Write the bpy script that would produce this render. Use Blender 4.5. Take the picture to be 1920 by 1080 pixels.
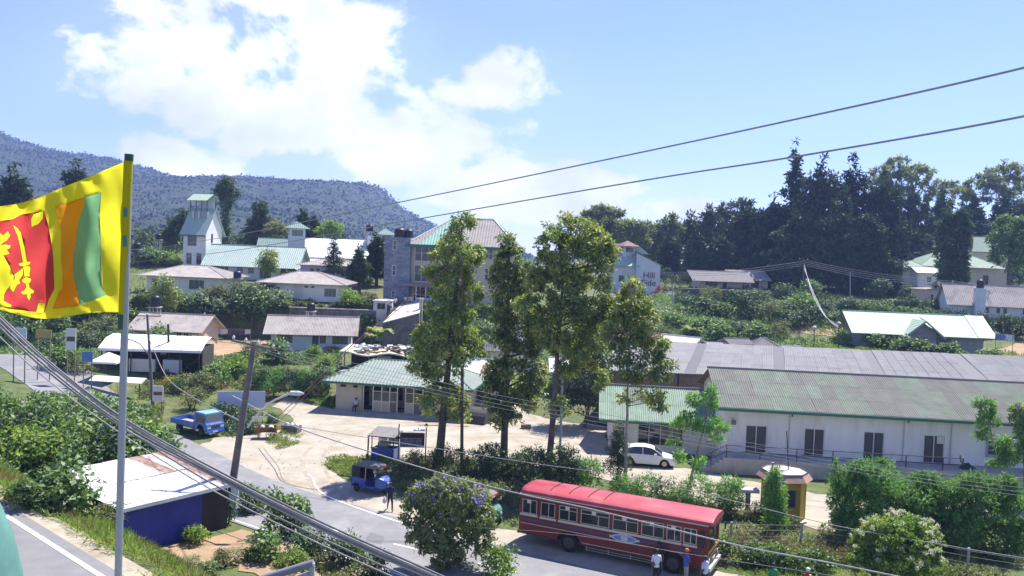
import bpy, bmesh, math, random
import numpy as np
from mathutils import Vector, Matrix
from mathutils import geometry as mgeo
from math import sin, cos, pi, radians, atan2, hypot
for o in list(bpy.data.objects):
 bpy.data.objects.remove(o)
sc = bpy.context.scene
COL = sc.collection
random.seed(7)
RNG = np.random.default_rng(11)
# ------------------------------------------------------------------ camera
F = 1600.0                      # focal length in photo pixels (photo is 1920 wide)
PITCH = math.atan(70 / F)
ROLL = radians(2.2)
CAM = Vector((0, 0, 16.0))
_f = Vector((0, cos(PITCH), -sin(PITCH)))
_u0 = Vector((0, sin(PITCH), cos(PITCH)))
_r0 = Vector((1, 0, 0))
_r = _r0 * cos(ROLL) + _u0 * sin(ROLL)
_u = -_r0 * sin(ROLL) + _u0 * cos(ROLL)
camd = bpy.data.cameras.new("camera")
camd.sensor_width = 36.0
camd.lens = 36.0 * F / 1920
camd.clip_start = 0.1
camd.clip_end = 9000
cam = bpy.data.objects.new("camera", camd)
COL.objects.link(cam)
cam.matrix_world = Matrix(((_r.x, _u.x, -_f.x, CAM.x), (_r.y, _u.y, -_f.y, CAM.y),
       (_r.z, _u.z, -_f.z, CAM.z), (0, 0, 0, 1)))
sc.camera = cam
# ------------------------------------------------------------------ light
SUN_EL, SUN_AZ = radians(59), radians(38)
sun_dir = Vector((sin(SUN_AZ) * cos(SUN_EL), cos(SUN_AZ) * cos(SUN_EL), sin(SUN_EL)))
sl = bpy.data.lights.new("sun", 'SUN')
sl.energy = 4.3
sl.angle = radians(0.5)
sl.color = (1.0, 0.95, 0.87)
so = bpy.data.objects.new("sun", sl)
COL.objects.link(so)
so.rotation_euler = sun_dir.to_track_quat('Z', 'Y').to_euler()
so.location = (0, 0, 300)
sc.view_settings.view_transform = 'Standard'
sc.view_settings.look = 'None'
sc.view_settings.exposure = 1.24
sc.view_settings.gamma = 1.0
sc.view_settings.use_curve_mapping = False
sc.render.engine = 'CYCLES'
cy = sc.cycles
cy.max_bounces = 8
cy.diffuse_bounces = 3
cy.glossy_bounces = 3
cy.transmission_bounces = 6
cy.transparent_max_bounces = 10
cy.volume_bounces = 1
cy.use_denoising = True
cy.sample_clamp_indirect = 6.0
cy.caustics_reflective = False
cy.caustics_refractive = False
world = bpy.data.worlds.new("World")
sc.world = world
world.use_nodes = True
wt = world.node_tree
wt.nodes.clear()
def wn(t, **k):
 n = wt.nodes.new(t)
 for a, b in k.items():
  setattr(n, a, b)
 return n
def wmath(op, a, b=None, c=None, clamp=False):
 n = wn('ShaderNodeMath', operation=op, use_clamp=clamp)
 for i, v in enumerate((a, b, c)):
  if v is None:
   continue
  if isinstance(v, (int, float)):
   n.inputs[i].default_value = v
  else:
   wt.links.new(v, n.inputs[i])
 return n.outputs[0]
def build_world():
 L = wt.links.new
 sky = wn('ShaderNodeTexSky', sky_type='NISHITA', sun_disc=False)
 sky.sun_elevation = SUN_EL
 sky.sun_rotation = SUN_AZ
 sky.altitude = 1800
 sky.air_density = 1.0
 sky.dust_density = 0.6
 sky.ozone_density = 1.3
 tc = wn('ShaderNodeTexCoord')
 sep = wn('ShaderNodeSeparateXYZ')
 L(tc.outputs['Generated'], sep.inputs[0])
 az = wmath('ARCTAN2', sep.outputs[0], sep.outputs[1])
 el = wmath('ARCSINE', sep.outputs[2])
 mp = wn('ShaderNodeMapping')
 mp.inputs['Scale'].default_value = (1.0, 1.0, 1.45)
 mp.inputs['Location'].default_value = (6.8, 2.4, 9.2)
 L(tc.outputs['Generated'], mp.inputs[0])
 nz = wn('ShaderNodeTexNoise')
 nz.inputs['Scale'].default_value = 5.4
 nz.inputs['Detail'].default_value = 11
 nz.inputs['Roughness'].default_value = 0.6
 nz.inputs['Distortion'].default_value = 0.15
 L(mp.outputs[0], nz.inputs['Vector'])
 nz2 = wn('ShaderNodeTexNoise')
 nz2.inputs['Scale'].default_value = 2.1
 nz2.inputs['Detail'].default_value = 4
 L(mp.outputs[0], nz2.inputs['Vector'])
 banks = [(-0.36, 0.25, .17, .09, 1.0), (-0.43, 0.19, .10, .06, .85), (-0.24, 0.20, .17, .10, 1.0),
    (-0.05, 0.19, .09, .045, .9), (-0.17, 0.115, .18, .065, 1.2), (0.02, 0.07, .16, .05, 1.2),
    (-0.58, 0.07, .10, .03, .75), (-0.36, 0.075, .12, .035, .9), (0.15, 0.05, .12, .03, 1.0),
    (-0.58, 0.25, .07, .06, .6), (-0.26, 0.31, .22, .06, .8),
    (1.6, 0.25, .5, .12, .8), (2.6, 0.3, .5, .16, .8), (-1.5, 0.3, .5, .15, .85), (-2.5, .22, .5, .1, .8)]
 tot = None
 for a, e, ra, re, wgt in banks:
  da = wmath('DIVIDE', wmath('SUBTRACT', az, a), ra)
  de = wmath('DIVIDE', wmath('SUBTRACT', el, e), re)
  q = wmath('ADD', wmath('MULTIPLY', da, da), wmath('MULTIPLY', de, de))
  g = wmath('MULTIPLY', wmath('POWER', 2.718, wmath('MULTIPLY', q, -0.75)), wgt)
  tot = g if tot is None else wmath('MAXIMUM', tot, g)
 up = wmath('GREATER_THAN', el, 0.0)
 d0 = wmath('ADD', nz.outputs[0], wmath('MULTIPLY', tot, 0.385))
 mr = wn('ShaderNodeMapRange', interpolation_type='SMOOTHSTEP')
 mr.inputs['From Min'].default_value = 0.70
 mr.inputs['From Max'].default_value = 0.80
 L(d0, mr.inputs['Value'])
 dens = wmath('MULTIPLY', mr.outputs[0], 0.97)
 veil = wmath('MULTIPLY', tot, 0.16)
 dens = wmath('MAXIMUM', dens, veil)
 dens = wmath('MULTIPLY', dens, up)
 sh = wn('ShaderNodeMapRange')
 sh.inputs['From Min'].default_value = 0.35
 sh.inputs['From Max'].default_value = 0.65
 sh.inputs['To Min'].default_value = 5.4
 sh.inputs['To Max'].default_value = 3.7
 nz3 = wn('ShaderNodeTexNoise')
 nz3.inputs['Scale'].default_value = 9
 nz3.inputs['Detail'].default_value = 6
 L(mp.outputs[0], nz3.inputs['Vector'])
 L(nz3.outputs[0], sh.inputs['Value'])
 cc = wn('ShaderNodeCombineColor')
 L(wmath('MULTIPLY', sh.outputs[0], 0.985), cc.inputs[0])
 L(wmath('MULTIPLY', sh.outputs[0], 0.995), cc.inputs[1])
 L(wmath('MULTIPLY', sh.outputs[0], 1.03), cc.inputs[2])
 hz = wmath('MULTIPLY', wmath('POWER', 2.718, wmath('MULTIPLY', wmath('MULTIPLY', el, el), -45.0)), 0.35)
 hcol = wn('ShaderNodeMix', data_type='RGBA')
 L(hz, hcol.inputs['Factor'])
 tint = wn('ShaderNodeVectorMath', operation='MULTIPLY')
 L(sky.outputs[0], tint.inputs[0])
 tint.inputs[1].default_value = (0.58, 0.575, 0.87)
 L(tint.outputs[0], hcol.inputs[6])
 hcol.inputs[7].default_value = (2.3, 2.9, 4.4, 1)
 mix = wn('ShaderNodeMix', data_type='RGBA')
 L(dens, mix.inputs['Factor'])
 L(hcol.outputs[2], mix.inputs[6])
 L(cc.outputs[0], mix.inputs[7])
 bg = wn('ShaderNodeBackground')
 bg.inputs['Strength'].default_value = 0.125
 L(mix.outputs[2], bg.inputs['Color'])
 out = wn('ShaderNodeOutputWorld')
 L(bg.outputs[0], out.inputs['Surface'])
build_world()
# ------------------------------------------------------------------ materials
MATS = {}
def nt_new(name):
 m = bpy.data.materials.new(name)
 m.use_nodes = True
 t = m.node_tree
 t.nodes.clear()
 return m, t
def M(name, rgb=None, rough=0.75, var=0.18, scale=1.2, bump=0.0, bscale=25, metal=0.0, rand=0.0, rgb2=None,
  streak=None, spec=0.4, coat=0.0, island=0.0):
 """Principled surface: colour broken up by two noises at world positions, optional second colour (wear) and relief."""
 if rgb is None:
  return MATS[name]
 m, t = nt_new(name)
 L = t.links.new
 N = t.nodes.new
 out = N('ShaderNodeOutputMaterial')
 p = N('ShaderNodeBsdfPrincipled')
 L(p.outputs[0], out.inputs[0])
 p.inputs['Roughness'].default_value = rough
 p.inputs['Metallic'].default_value = metal
 p.inputs['Specular IOR Level'].default_value = spec
 p.inputs['Coat Weight'].default_value = coat
 geo = N('ShaderNodeNewGeometry')
 mp = N('ShaderNodeMapping')
 L(geo.outputs['Position'], mp.inputs[0])
 if streak:
  mp.inputs['Scale'].default_value = streak
 nz = N('ShaderNodeTexNoise')
 nz.inputs['Scale'].default_value = scale
 nz.inputs['Detail'].default_value = 8
 nz.inputs['Roughness'].default_value = 0.62
 L(mp.outputs[0], nz.inputs['Vector'])
 mr = N('ShaderNodeMapRange')
 mr.inputs['From Min'].default_value = 0.3
 mr.inputs['From Max'].default_value = 0.7
 mr.inputs['To Min'].default_value = 1 - var
 mr.inputs['To Max'].default_value = 1 + var
 L(nz.outputs[0], mr.inputs['Value'])
 val = mr.outputs[0]
 if rand:
  oi = N('ShaderNodeObjectInfo')
  r = N('ShaderNodeMapRange')
  r.inputs['To Min'].default_value = 1 - rand
  r.inputs['To Max'].default_value = 1 + rand
  L(oi.outputs['Random'], r.inputs['Value'])
  mm = N('ShaderNodeMath')
  mm.operation = 'MULTIPLY'
  L(val, mm.inputs[0])
  L(r.outputs[0], mm.inputs[1])
  val = mm.outputs[0]
 if island:
  r = N('ShaderNodeMapRange')
  r.inputs['To Min'].default_value = 1 - island
  r.inputs['To Max'].default_value = 1 + island
  L(geo.outputs['Random Per Island'], r.inputs['Value'])
  mm = N('ShaderNodeMath')
  mm.operation = 'MULTIPLY'
  L(val, mm.inputs[0])
  L(r.outputs[0], mm.inputs[1])
  val = mm.outputs[0]
 base = N('ShaderNodeRGB')
 base.outputs[0].default_value = (*rgb, 1)
 col = base.outputs[0]
 if rgb2:
  n2 = N('ShaderNodeTexNoise')
  n2.inputs['Scale'].default_value = scale * 0.45
  n2.inputs['Detail'].default_value = 9
  n2.inputs['Roughness'].default_value = 0.7
  L(mp.outputs[0], n2.inputs['Vector'])
  r2 = N('ShaderNodeMapRange')
  r2.interpolation_type = 'SMOOTHSTEP'
  r2.inputs['From Min'].default_value = 0.47
  r2.inputs['From Max'].default_value = 0.66
  L(n2.outputs[0], r2.inputs['Value'])
  mx = N('ShaderNodeMix')
  mx.data_type = 'RGBA'
  L(r2.outputs[0], mx.inputs['Factor'])
  L(col, mx.inputs[6])
  mx.inputs[7].default_value = (*rgb2, 1)
  col = mx.outputs[2]
 vm = N('ShaderNodeVectorMath')
 vm.operation = 'SCALE'
 L(col, vm.inputs[0])
 L(val, vm.inputs['Scale'])
 L(vm.outputs[0], p.inputs['Base Color'])
 if bump:
  bz = N('ShaderNodeTexNoise')
  bz.inputs['Scale'].default_value = bscale
  bz.inputs['Detail'].default_value = 5
  L(geo.outputs['Position'], bz.inputs['Vector'])
  b = N('ShaderNodeBump')
  b.inputs['Strength'].default_value = bump
  b.inputs['Distance'].default_value = 0.05
  L(bz.outputs[0], b.inputs['Height'])
  L(b.outputs[0], p.inputs['Normal'])
 MATS[name] = m
 return m
def leafmat(name, c1, c2, trans=0.35, gloss=0.07, c3=None, grough=0.42):
 m, t = nt_new(name)
 L = t.links.new
 N = t.nodes.new
 out = N('ShaderNodeOutputMaterial')
 geo = N('ShaderNodeNewGeometry')
 oi = N('ShaderNodeObjectInfo')
 cr = N('ShaderNodeValToRGB')
 e = cr.color_ramp.elements
 e[0].color = (*c1, 1)
 e[1].color = (*c2, 1)
 if c3:
  e[1].position = 0.8
  x = e.new(1.0)
  x.color = (*c3, 1)
 nz = N('ShaderNodeTexNoise')
 nz.inputs['Scale'].default_value = 0.55
 nz.inputs['Detail'].default_value = 3
 L(geo.outputs['Position'], nz.inputs['Vector'])
 a = N('ShaderNodeMath')
 a.operation = 'MULTIPLY_ADD'
 L(geo.outputs['Random Per Island'], a.inputs[0])
 a.inputs[1].default_value = 0.75
 s = N('ShaderNodeMath')
 s.operation = 'MULTIPLY_ADD'
 L(nz.outputs[0], s.inputs[0])
 s.inputs[1].default_value = 1.5
 s.inputs[2].default_value = -0.62
 L(s.outputs[0], a.inputs[2])
 L(a.outputs[0], cr.inputs[0])
 r = N('ShaderNodeMapRange')
 r.inputs['To Min'].default_value = 0.8
 r.inputs['To Max'].default_value = 1.2
 L(oi.outputs['Random'], r.inputs['Value'])
 vm = N('ShaderNodeVectorMath')
 vm.operation = 'SCALE'
 L(cr.outputs[0], vm.inputs[0])
 L(r.outputs[0], vm.inputs['Scale'])
 d = N('ShaderNodeBsdfDiffuse')
 L(vm.outputs[0], d.inputs[0])
 tr = N('ShaderNodeBsdfTranslucent')
 v2 = N('ShaderNodeVectorMath')
 v2.operation = 'MULTIPLY'
 L(vm.outputs[0], v2.inputs[0])
 v2.inputs[1].default_value = (1.25, 1.3, 0.55)
 L(v2.outputs[0], tr.inputs[0])
 m1 = N('ShaderNodeMixShader')
 m1.inputs[0].default_value = trans
 L(d.outputs[0], m1.inputs[1])
 L(tr.outputs[0], m1.inputs[2])
 g = N('ShaderNodeBsdfGlossy')
 g.inputs['Roughness'].default_value = grough + .18
 m2 = N('ShaderNodeMixShader')
 m2.inputs[0].default_value = gloss * .6
 L(m1.outputs[0], m2.inputs[1])
 L(g.outputs[0], m2.inputs[2])
 L(m2.outputs[0], out.inputs[0])
 MATS[name] = m
 return m
def glassmat(name, tint=(0.03, 0.035, 0.04), rough=0.06, spec=0.6):
 m, t = nt_new(name)
 out = t.nodes.new('ShaderNodeOutputMaterial')
 p = t.nodes.new('ShaderNodeBsdfPrincipled')
 p.inputs['Base Color'].default_value = (*tint, 1)
 p.inputs['Roughness'].default_value = rough
 p.inputs['Specular IOR Level'].default_value = spec
 t.links.new(p.outputs[0], out.inputs[0])
 MATS[name] = m
 return m
def clearglass(name, alpha=0.35, tint=(0.05, 0.06, 0.06)):
 """thin window glass: partly see-through, partly reflecting"""
 m, t = nt_new(name)
 N = t.nodes.new
 L = t.links.new
 out = N('ShaderNodeOutputMaterial')
 tr = N('ShaderNodeBsdfTransparent')
 tr.inputs[0].default_value = (0.75, 0.8, 0.8, 1)
 g = N('ShaderNodeBsdfPrincipled')
 g.inputs['Base Color'].default_value = (*tint, 1)
 g.inputs['Roughness'].default_value = 0.05
 mx = N('ShaderNodeMixShader')
 mx.inputs[0].default_value = alpha
 L(tr.outputs[0], mx.inputs[1])
 L(g.outputs[0], mx.inputs[2])
 L(mx.outputs[0], out.inputs[0])
 MATS[name] = m
 return m
# ------------------------------------------------------------------ pixel helpers: photo pixel -> place in the world
def ray(px, py):
 return _f + _r * ((px - 960) / F) + _u * ((540 - py) / F)
def W(px, py, z=0.0):
 d = ray(px, py)
 return CAM + d * ((z - CAM.z) / d.z)
def D(px, py, y):
 d = ray(px, py)
 return CAM + d * (y / d.y)
def px_of(p):
 v = Vector(p) - CAM
 k = v.dot(_f)
 return 960 + F * v.dot(_r) / k, 540 - F * v.dot(_u) / k
def sstep(a, b, x):
 t = np.clip((x - a) / (b - a), 0, 1)
 return t * t * (3 - 2 * t)
_LP = np.array([(0, 0), (80, 0), (84, .3), (92, 1.7), (98, 2.5), (114, 2.5), (117.6, 2.7), (118.8, 7.2), (122, 7.5), (132, 8.2),
    (138, 9.2), (146, 10), (151, 11.5), (165, 13), (190, 12.5), (260, 8), (420, 3), (6000, 3)], float)
_RP = np.array([(0, 0), (97, 0), (103, 1.3), (112, 3.0), (118, 3.9), (128, 4.3), (134, 5.3), (142, 6.4), (150, 7.4), (165, 8),
    (185, 8.8), (200, 9.8), (225, 12.5), (260, 15.5), (300, 17), (400, 17), (700, 14), (1200, 4), (6000, 3)], float)
def H(x, y):
 x = np.asarray(x, float)
 y = np.asarray(y, float)
 az = x / np.maximum(y, 5)
 t = sstep(0.0, 0.13, az)
 z = np.interp(y, _LP[:, 0], _LP[:, 1]) * (1 - t) + np.interp(y, _RP[:, 0], _RP[:, 1]) * t
 s = (x + 17.6) * 0.656 + (y - 29.6) * 0.755          # distance out from the edge of the upper road
 z = z + 6.0 * (1 - sstep(0.6, 10.5, s)) * (1 - sstep(60, 95, y))
 z = z + 2.4 * sstep(-27, -50, x) * (1 - sstep(86, 96, y)) * sstep(2, 12, s)
 return z
def h(x, y):
 return float(H(x, y))
def G(px, py, t0=20.0, t1=420.0):
 """where the line of sight through a photo pixel meets the ground"""
 d = ray(px, py)
 ts = np.arange(t0, t1, 0.2)
 zs = CAM.z + d.z * ts - H(d.x * ts, d.y * ts)
 i = np.argmax(zs < 0)
 t = ts[i] if zs[i] < 0 else t1
 p = CAM + d * float(t)
 return Vector((p.x, p.y, h(p.x, p.y)))
# ------------------------------------------------------------------ objects
def obj(name, me, mats=None, parent=None, loc=None, rotz=0.0, mat4=None):
 o = bpy.data.objects.new(name, me)
 COL.objects.link(o)
 if mats is not None:
  for m in (mats if isinstance(mats, (list, tuple)) else [mats]):
   me.materials.append(M(m) if isinstance(m, str) else m)
 if parent:
  o.parent = parent
 if mat4 is not None:
  o.matrix_local = mat4
 else:
  if loc is not None:
   o.location = loc
  if rotz:
   o.rotation_euler = (0, 0, rotz)
 return o
def tag(o, label=None, cat=None, group=None, kind=None):
 if label:
  o['label'] = label
 if cat:
  o['category'] = cat
 if group:
  o['group'] = group
 if kind:
  o['kind'] = kind
 return o
def thing(name, label, cat, loc=(0, 0, 0), rotz=0.0, group=None):
 o = bpy.data.objects.new(name, None)
 COL.objects.link(o)
 o.empty_display_size = 0.3
 o.location = loc
 o.rotation_euler = (0, 0, rotz)
 return tag(o, label, cat, group)
def children(o):
 return [c for c in bpy.data.objects if c.parent == o]
def copy_tree(o, parent=None, kids=None):
 if kids is None:
  kids = {}
  for c in bpy.data.objects:
   if c.parent:
    kids.setdefault(c.parent.name, []).append(c)
 c = o.copy()
 COL.objects.link(c)
 if parent:
  c.parent = parent
  c.matrix_parent_inverse = o.matrix_parent_inverse
 for ch in kids.get(o.name, []):
  copy_tree(ch, c, kids)
 return c
def frame_of(a, b):
 d = (b - a)
 L = d.length
 d = d / L if L > 1e-9 else Vector((0, 0, 1))
 q = d.cross(Vector((0, 0, 1)))
 if q.length < 1e-3:
  q = Vector((1, 0, 0))
 q.normalize()
 return d, q, q.cross(d)
class MB:
 """collects simple solids into one mesh"""
 def __init__(s):
  s.v = []
  s.f = []
  s.m = []
 def add(s, vs, fs, mi=0):
  n = len(s.v)
  s.v += [tuple(v) for v in vs]
  for f in fs:
   s.f.append([n + i for i in f])
   s.m.append(mi)
  return s
 def box(s, x0, x1, y0, y1, z0, z1, mi=0, mat=None):
  vs = [Vector((x, y, z)) for z in (z0, z1) for y in (y0, y1) for x in (x0, x1)]
  if mat:
   vs = [mat @ v for v in vs]
  return s.add(vs, [(0, 2, 3, 1), (4, 5, 7, 6), (0, 1, 5, 4), (2, 6, 7, 3), (0, 4, 6, 2), (1, 3, 7, 5)], mi)
 def bar(s, a, b, w, hh=None, mi=0):
  a, b = Vector(a), Vector(b)
  hh = hh or w
  d, q, r = frame_of(a, b)
  vs = [p + q * (i * w / 2) + r * (j * hh / 2) for p in (a, b) for j in (-1, 1) for i in (-1, 1)]
  return s.add(vs, [(0, 2, 3, 1), (4, 5, 7, 6), (0, 1, 5, 4), (2, 6, 7, 3), (0, 4, 6, 2), (1, 3, 7, 5)], mi)
 def tube(s, pts, r, n=8, mi=0, cap=True):
  pts = [Vector(p) for p in pts]
  rs = r if isinstance(r, (list, tuple)) else [r] * len(pts)
  rings = []
  q = None
  for i, p in enumerate(pts):
   a = pts[max(i - 1, 0)]
   b = pts[min(i + 1, len(pts) - 1)]
   d = (b - a).normalized()
   if q is None:
    q = d.cross(Vector((0.0, 0.0, 1.0)))
    if q.length < 0.05:
     q = d.cross(Vector((0, 1, 0)))
   q = (q - d * q.dot(d)).normalized()
   w = d.cross(q)
   rings.append([p + (q * cos(2 * pi * k / n) + w * sin(2 * pi * k / n)) * rs[i] for k in range(n)])
  vs = [v for ring in rings for v in ring]
  fs = []
  for i in range(len(pts) - 1):
   for k in range(n):
    fs.append((i * n + k, i * n + (k + 1) % n, (i + 1) * n + (k + 1) % n, (i + 1) * n + k))
  if cap:
   fs.append(tuple(range(n - 1, -1, -1)))
   m = (len(pts) - 1) * n
   fs.append(tuple(m + k for k in range(n)))
  return s.add(vs, fs, mi)
 def lathe(s, prof, n=16, c=(0, 0, 0), mi=0, axis='z', capa=True):
  vs = []
  for r, z in prof:
   for k in range(n):
    a = 2 * pi * k / n
    x, y = r * cos(a), r * sin(a)
    p = (x, y, z) if axis == 'z' else ((z, x, y) if axis == 'x' else (y, z, x))
    vs.append((p[0] + c[0], p[1] + c[1], p[2] + c[2]))
  fs = []
  for i in range(len(prof) - 1):
   for k in range(n):
    fs.append((i * n + k, i * n + (k + 1) % n, (i + 1) * n + (k + 1) % n, (i + 1) * n + k))
  if capa:
   fs.append(tuple(range(n - 1, -1, -1)))
   m = (len(prof) - 1) * n
   fs.append(tuple(m + k for k in range(n)))
  return s.add(vs, fs, mi)
 def prism(s, poly, axis, a, b, mi=0):
  """2-D polygon swept along an axis ('x': poly is (y,z); 'y': (x,z); 'z': (x,y))"""
  def P(p, t):
   return (t, p[0], p[1]) if axis == 'x' else ((p[0], t, p[1]) if axis == 'y' else (p[0], p[1], t))
  n = len(poly)
  vs = [P(p, a) for p in poly] + [P(p, b) for p in poly]
  fs = [tuple(range(n - 1, -1, -1)), tuple(range(n, 2 * n))]
  fs += [(i, (i + 1) % n, n + (i + 1) % n, n + i) for i in range(n)]
  return s.add(vs, fs, mi)
 def slab(s, pts, th, mi=0):
  """planar polygon in space, thickened along its normal"""
  pts = [Vector(p) for p in pts]
  nrm = (pts[1] - pts[0]).cross(pts[2] - pts[0]).normalized() * th
  n = len(pts)
  vs = pts + [p - nrm for p in pts]
  fs = [tuple(range(n)), tuple(range(2 * n - 1, n - 1, -1))]
  fs += [(i, n + i, n + (i + 1) % n, (i + 1) % n) for i in range(n)]
  return s.add(vs, fs, mi)
 def corr(s, pts, pitch=0.18, amp=0.03, mi=0, th=0.02, per=4):
  """corrugated sheet over a convex polygon in space; pts[0]->pts[1] runs along the eave"""
  pts = [Vector(p) for p in pts]
  ex = (pts[1] - pts[0]).normalized()
  nz_ = ex.cross(pts[-1] - pts[0]).normalized()
  ey = nz_.cross(ex)
  P2 = [((p - pts[0]).dot(ex), (p - pts[0]).dot(ey)) for p in pts]
  xs0 = min(p[0] for p in P2)
  xs1 = max(p[0] for p in P2)
  n = max(2, int((xs1 - xs0) / pitch * per))
  def rng(x):
   ys = []
   for i in range(len(P2)):
    (xa, ya), (xb, yb) = P2[i], P2[(i + 1) % len(P2)]
    if abs(xa - xb) < 1e-6:
     if abs(x - xa) < 1e-6:
      ys += [ya, yb]
    elif min(xa, xb) - 1e-6 <= x <= max(xa, xb) + 1e-6:
     ys.append(ya + (yb - ya) * (x - xa) / (xb - xa))
   return (min(ys), max(ys)) if ys else (0, 0)
  vs = []
  fs = []
  for i in range(n + 1):
   x = xs0 + (xs1 - xs0) * i / n
   x = min(max(x, xs0 + 1e-5), xs1 - 1e-5)
   y0, y1 = rng(x)
   z = amp * sin(2 * pi * i / per + pi / 4)
   for y in (y0, y1):
    vs.append(pts[0] + ex * x + ey * y + nz_ * z)
  for i in range(n):
   fs.append((2 * i, 2 * i + 2, 2 * i + 3, 2 * i + 1))
  return s.add(vs, fs, mi)
 def wall(s, x0, x1, z0, z1, y0, y1, opens=(), mi=0, axis='x'):
  """upright wall with rectangular openings; runs along x (thickness y0..y1) or along y (axis='y': thickness x)"""
  def B(a, b, c, d):
   if b - a < 1e-4 or d - c < 1e-4:
    return
   if axis == 'x':
    s.box(a, b, y0, y1, c, d, mi)
   else:
    s.box(y0, y1, a, b, c, d, mi)
  cuts = sorted({x0, x1, *[max(min(q, x1), x0) for o in opens for q in o[:2]]})
  for a, b in zip(cuts[:-1], cuts[1:]):
   m = (a + b) / 2
   holes = sorted([(o[2], o[3]) for o in opens if o[0] < m < o[1]])
   z = z0
   for c, d in holes:
    B(a, b, z, c)
    z = d
   B(a, b, z, z1)
  return s
 def build(s, name, mats, parent=None, loc=None, rotz=0.0, smooth=False, mat4=None):
  me = bpy.data.meshes.new(name)
  me.from_pydata(s.v, [], s.f)
  o = obj(name, me, mats, parent, loc, rotz, mat4)
  if len(set(s.m)) > 1:
   me.polygons.foreach_set('material_index', s.m)
  if smooth:
   me.polygons.foreach_set('use_smooth', [True] * len(me.polygons))
   try:
    me.set_sharp_from_angle(angle=radians(40))
   except Exception:
    pass
  me.update()
  return o
def text_mesh(body, size, depth=0.02):
 cu = bpy.data.curves.new("lettering", 'FONT')
 cu.body = body
 cu.size = size
 cu.extrude = depth / 2
 cu.align_x = 'CENTER'
 cu.align_y = 'CENTER'
 cu.resolution_u = 3
 t = bpy.data.objects.new("lettering", cu)
 COL.objects.link(t)
 dg = bpy.context.evaluated_depsgraph_get()
 me = bpy.data.meshes.new_from_object(t.evaluated_get(dg))
 bpy.data.objects.remove(t)
 return me
# ------------------------------------------------------------------ ground, roads, mountain, air
M('soil', (0.20, 0.155, 0.095), .95, .3, .8, bump=.5, bscale=6, rgb2=(0.11, 0.12, 0.04))
M('grassland', (0.085, 0.115, 0.032), .95, .4, .9, bump=.8, bscale=7, rgb2=(0.15, 0.125, 0.06))
M('asphalt', (0.20, 0.20, 0.205), .85, .12, .9, bump=.15, bscale=40, rgb2=(0.255, 0.25, 0.24))
M('asphalt_old', (0.19, 0.188, 0.185), .9, .12, 1.5, bump=.15, bscale=40)
M('dirt', (0.355, 0.32, 0.255), .95, .16, .7, bump=.5, bscale=9, rgb2=(0.31, 0.26, 0.19))
M('verge_dirt', (0.34, 0.295, 0.225), .95, .2, .9, bump=.35, bscale=7, rgb2=(0.27, 0.2, 0.12))
M('orange_soil', (0.33, 0.225, 0.135), .95, .2, .6, bump=.3, bscale=5)
M('road_paint', (0.72, 0.71, 0.67), .7, .15, 4)
M('concrete', (0.40, 0.385, 0.35), .9, .15, .8, bump=.2, rgb2=(0.30, 0.285, 0.255))
M('pale_concrete', (0.55, 0.53, 0.48), .9, .12, .8, bump=.1)
def grid_mesh(xs, ys, zf):
 X, Y = np.meshgrid(xs, ys)
 Z = zf(X, Y)
 nx, ny = len(xs), len(ys)
 v = np.stack([X.ravel(), Y.ravel(), Z.ravel()], 1)
 i = np.arange(nx * ny).reshape(ny, nx)
 f = np.stack([i[:-1, :-1].ravel(), i[:-1, 1:].ravel(), i[1:, 1:].ravel(), i[1:, :-1].ravel()], 1)
 return v, f
def np_mesh(name, v, f, smooth=False):
 me = bpy.data.meshes.new(name)
 n, k = len(f), f.shape[1]
 me.vertices.add(len(v))
 me.vertices.foreach_set('co', np.asarray(v, np.float32).ravel())
 me.loops.add(n * k)
 me.loops.foreach_set('vertex_index', np.asarray(f, np.int32).ravel())
 me.polygons.add(n)
 me.polygons.foreach_set('loop_start', np.arange(0, n * k, k, dtype=np.int32))
 me.polygons.foreach_set('loop_total', np.full(n, k, np.int32))
 if smooth:
  me.polygons.foreach_set('use_smooth', np.ones(n, bool))
 me.update(calc_edges=True)
 return me
xs = np.concatenate([np.arange(-2400, -400, 200), np.arange(-400, -100, 20), np.arange(-100, 100, 1.25), np.arange(100, 400, 20),
      np.arange(400, 2401, 200)])
ys = np.concatenate([np.arange(-60, 0, 10), np.arange(0, 115, 1.25), np.arange(115, 122, .4), np.arange(122, 220, 2), np.arange(220, 500, 15),
      np.arange(500, 2301, 150)])
v, f = grid_mesh(xs, ys, H)
g = obj('ground', np_mesh('ground', v, f, True), 'grassland')
tag(g, kind='structure')
def catmull(P, n=10):
 P = [Vector(p) for p in P]
 P = [P[0] * 2 - P[1]] + P + [P[-1] * 2 - P[-2]]
 out = []
 for i in range(1, len(P) - 2):
  for k in range(n):
   t = k / n
   a, b, c, d = P[i - 1], P[i], P[i + 1], P[i + 2]
   out.append(.5 * ((2 * b) + (c - a) * t + (2 * a - 5 * b + 4 * c - d) * t * t + (3 * b - a - 3 * c + d) * t ** 3))
 out.append(P[-2])
 return out
def ribbon(name, path, w0, w1, lift, mat, kind='structure', seg=1, parent=None):
 """strip between offsets w0..w1 (left +) of a path, laid on the ground"""
 vs = []
 n = len(path)
 for i, p in enumerate(path):
  a, b = path[max(i - 1, 0)], path[min(i + 1, n - 1)]
  d = Vector((b.x - a.x, b.y - a.y, 0)).normalized()
  q = Vector((-d.y, d.x, 0))
  for k in range(seg + 1):
   w = w0 + (w1 - w0) * k / seg
   x, y = p.x + q.x * w, p.y + q.y * w
   vs.append((x, y, h(x, y) + lift))
 fs = []
 for i in range(n - 1):
  for k in range(seg):
   a = i * (seg + 1) + k
   fs.append((a, a + seg + 1, a + seg + 2, a + 1))
 me = bpy.data.meshes.new(name)
 me.from_pydata(vs, [], fs)
 o = obj(name, me, mat, parent)
 return tag(o, kind=kind) if parent is None else o
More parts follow.
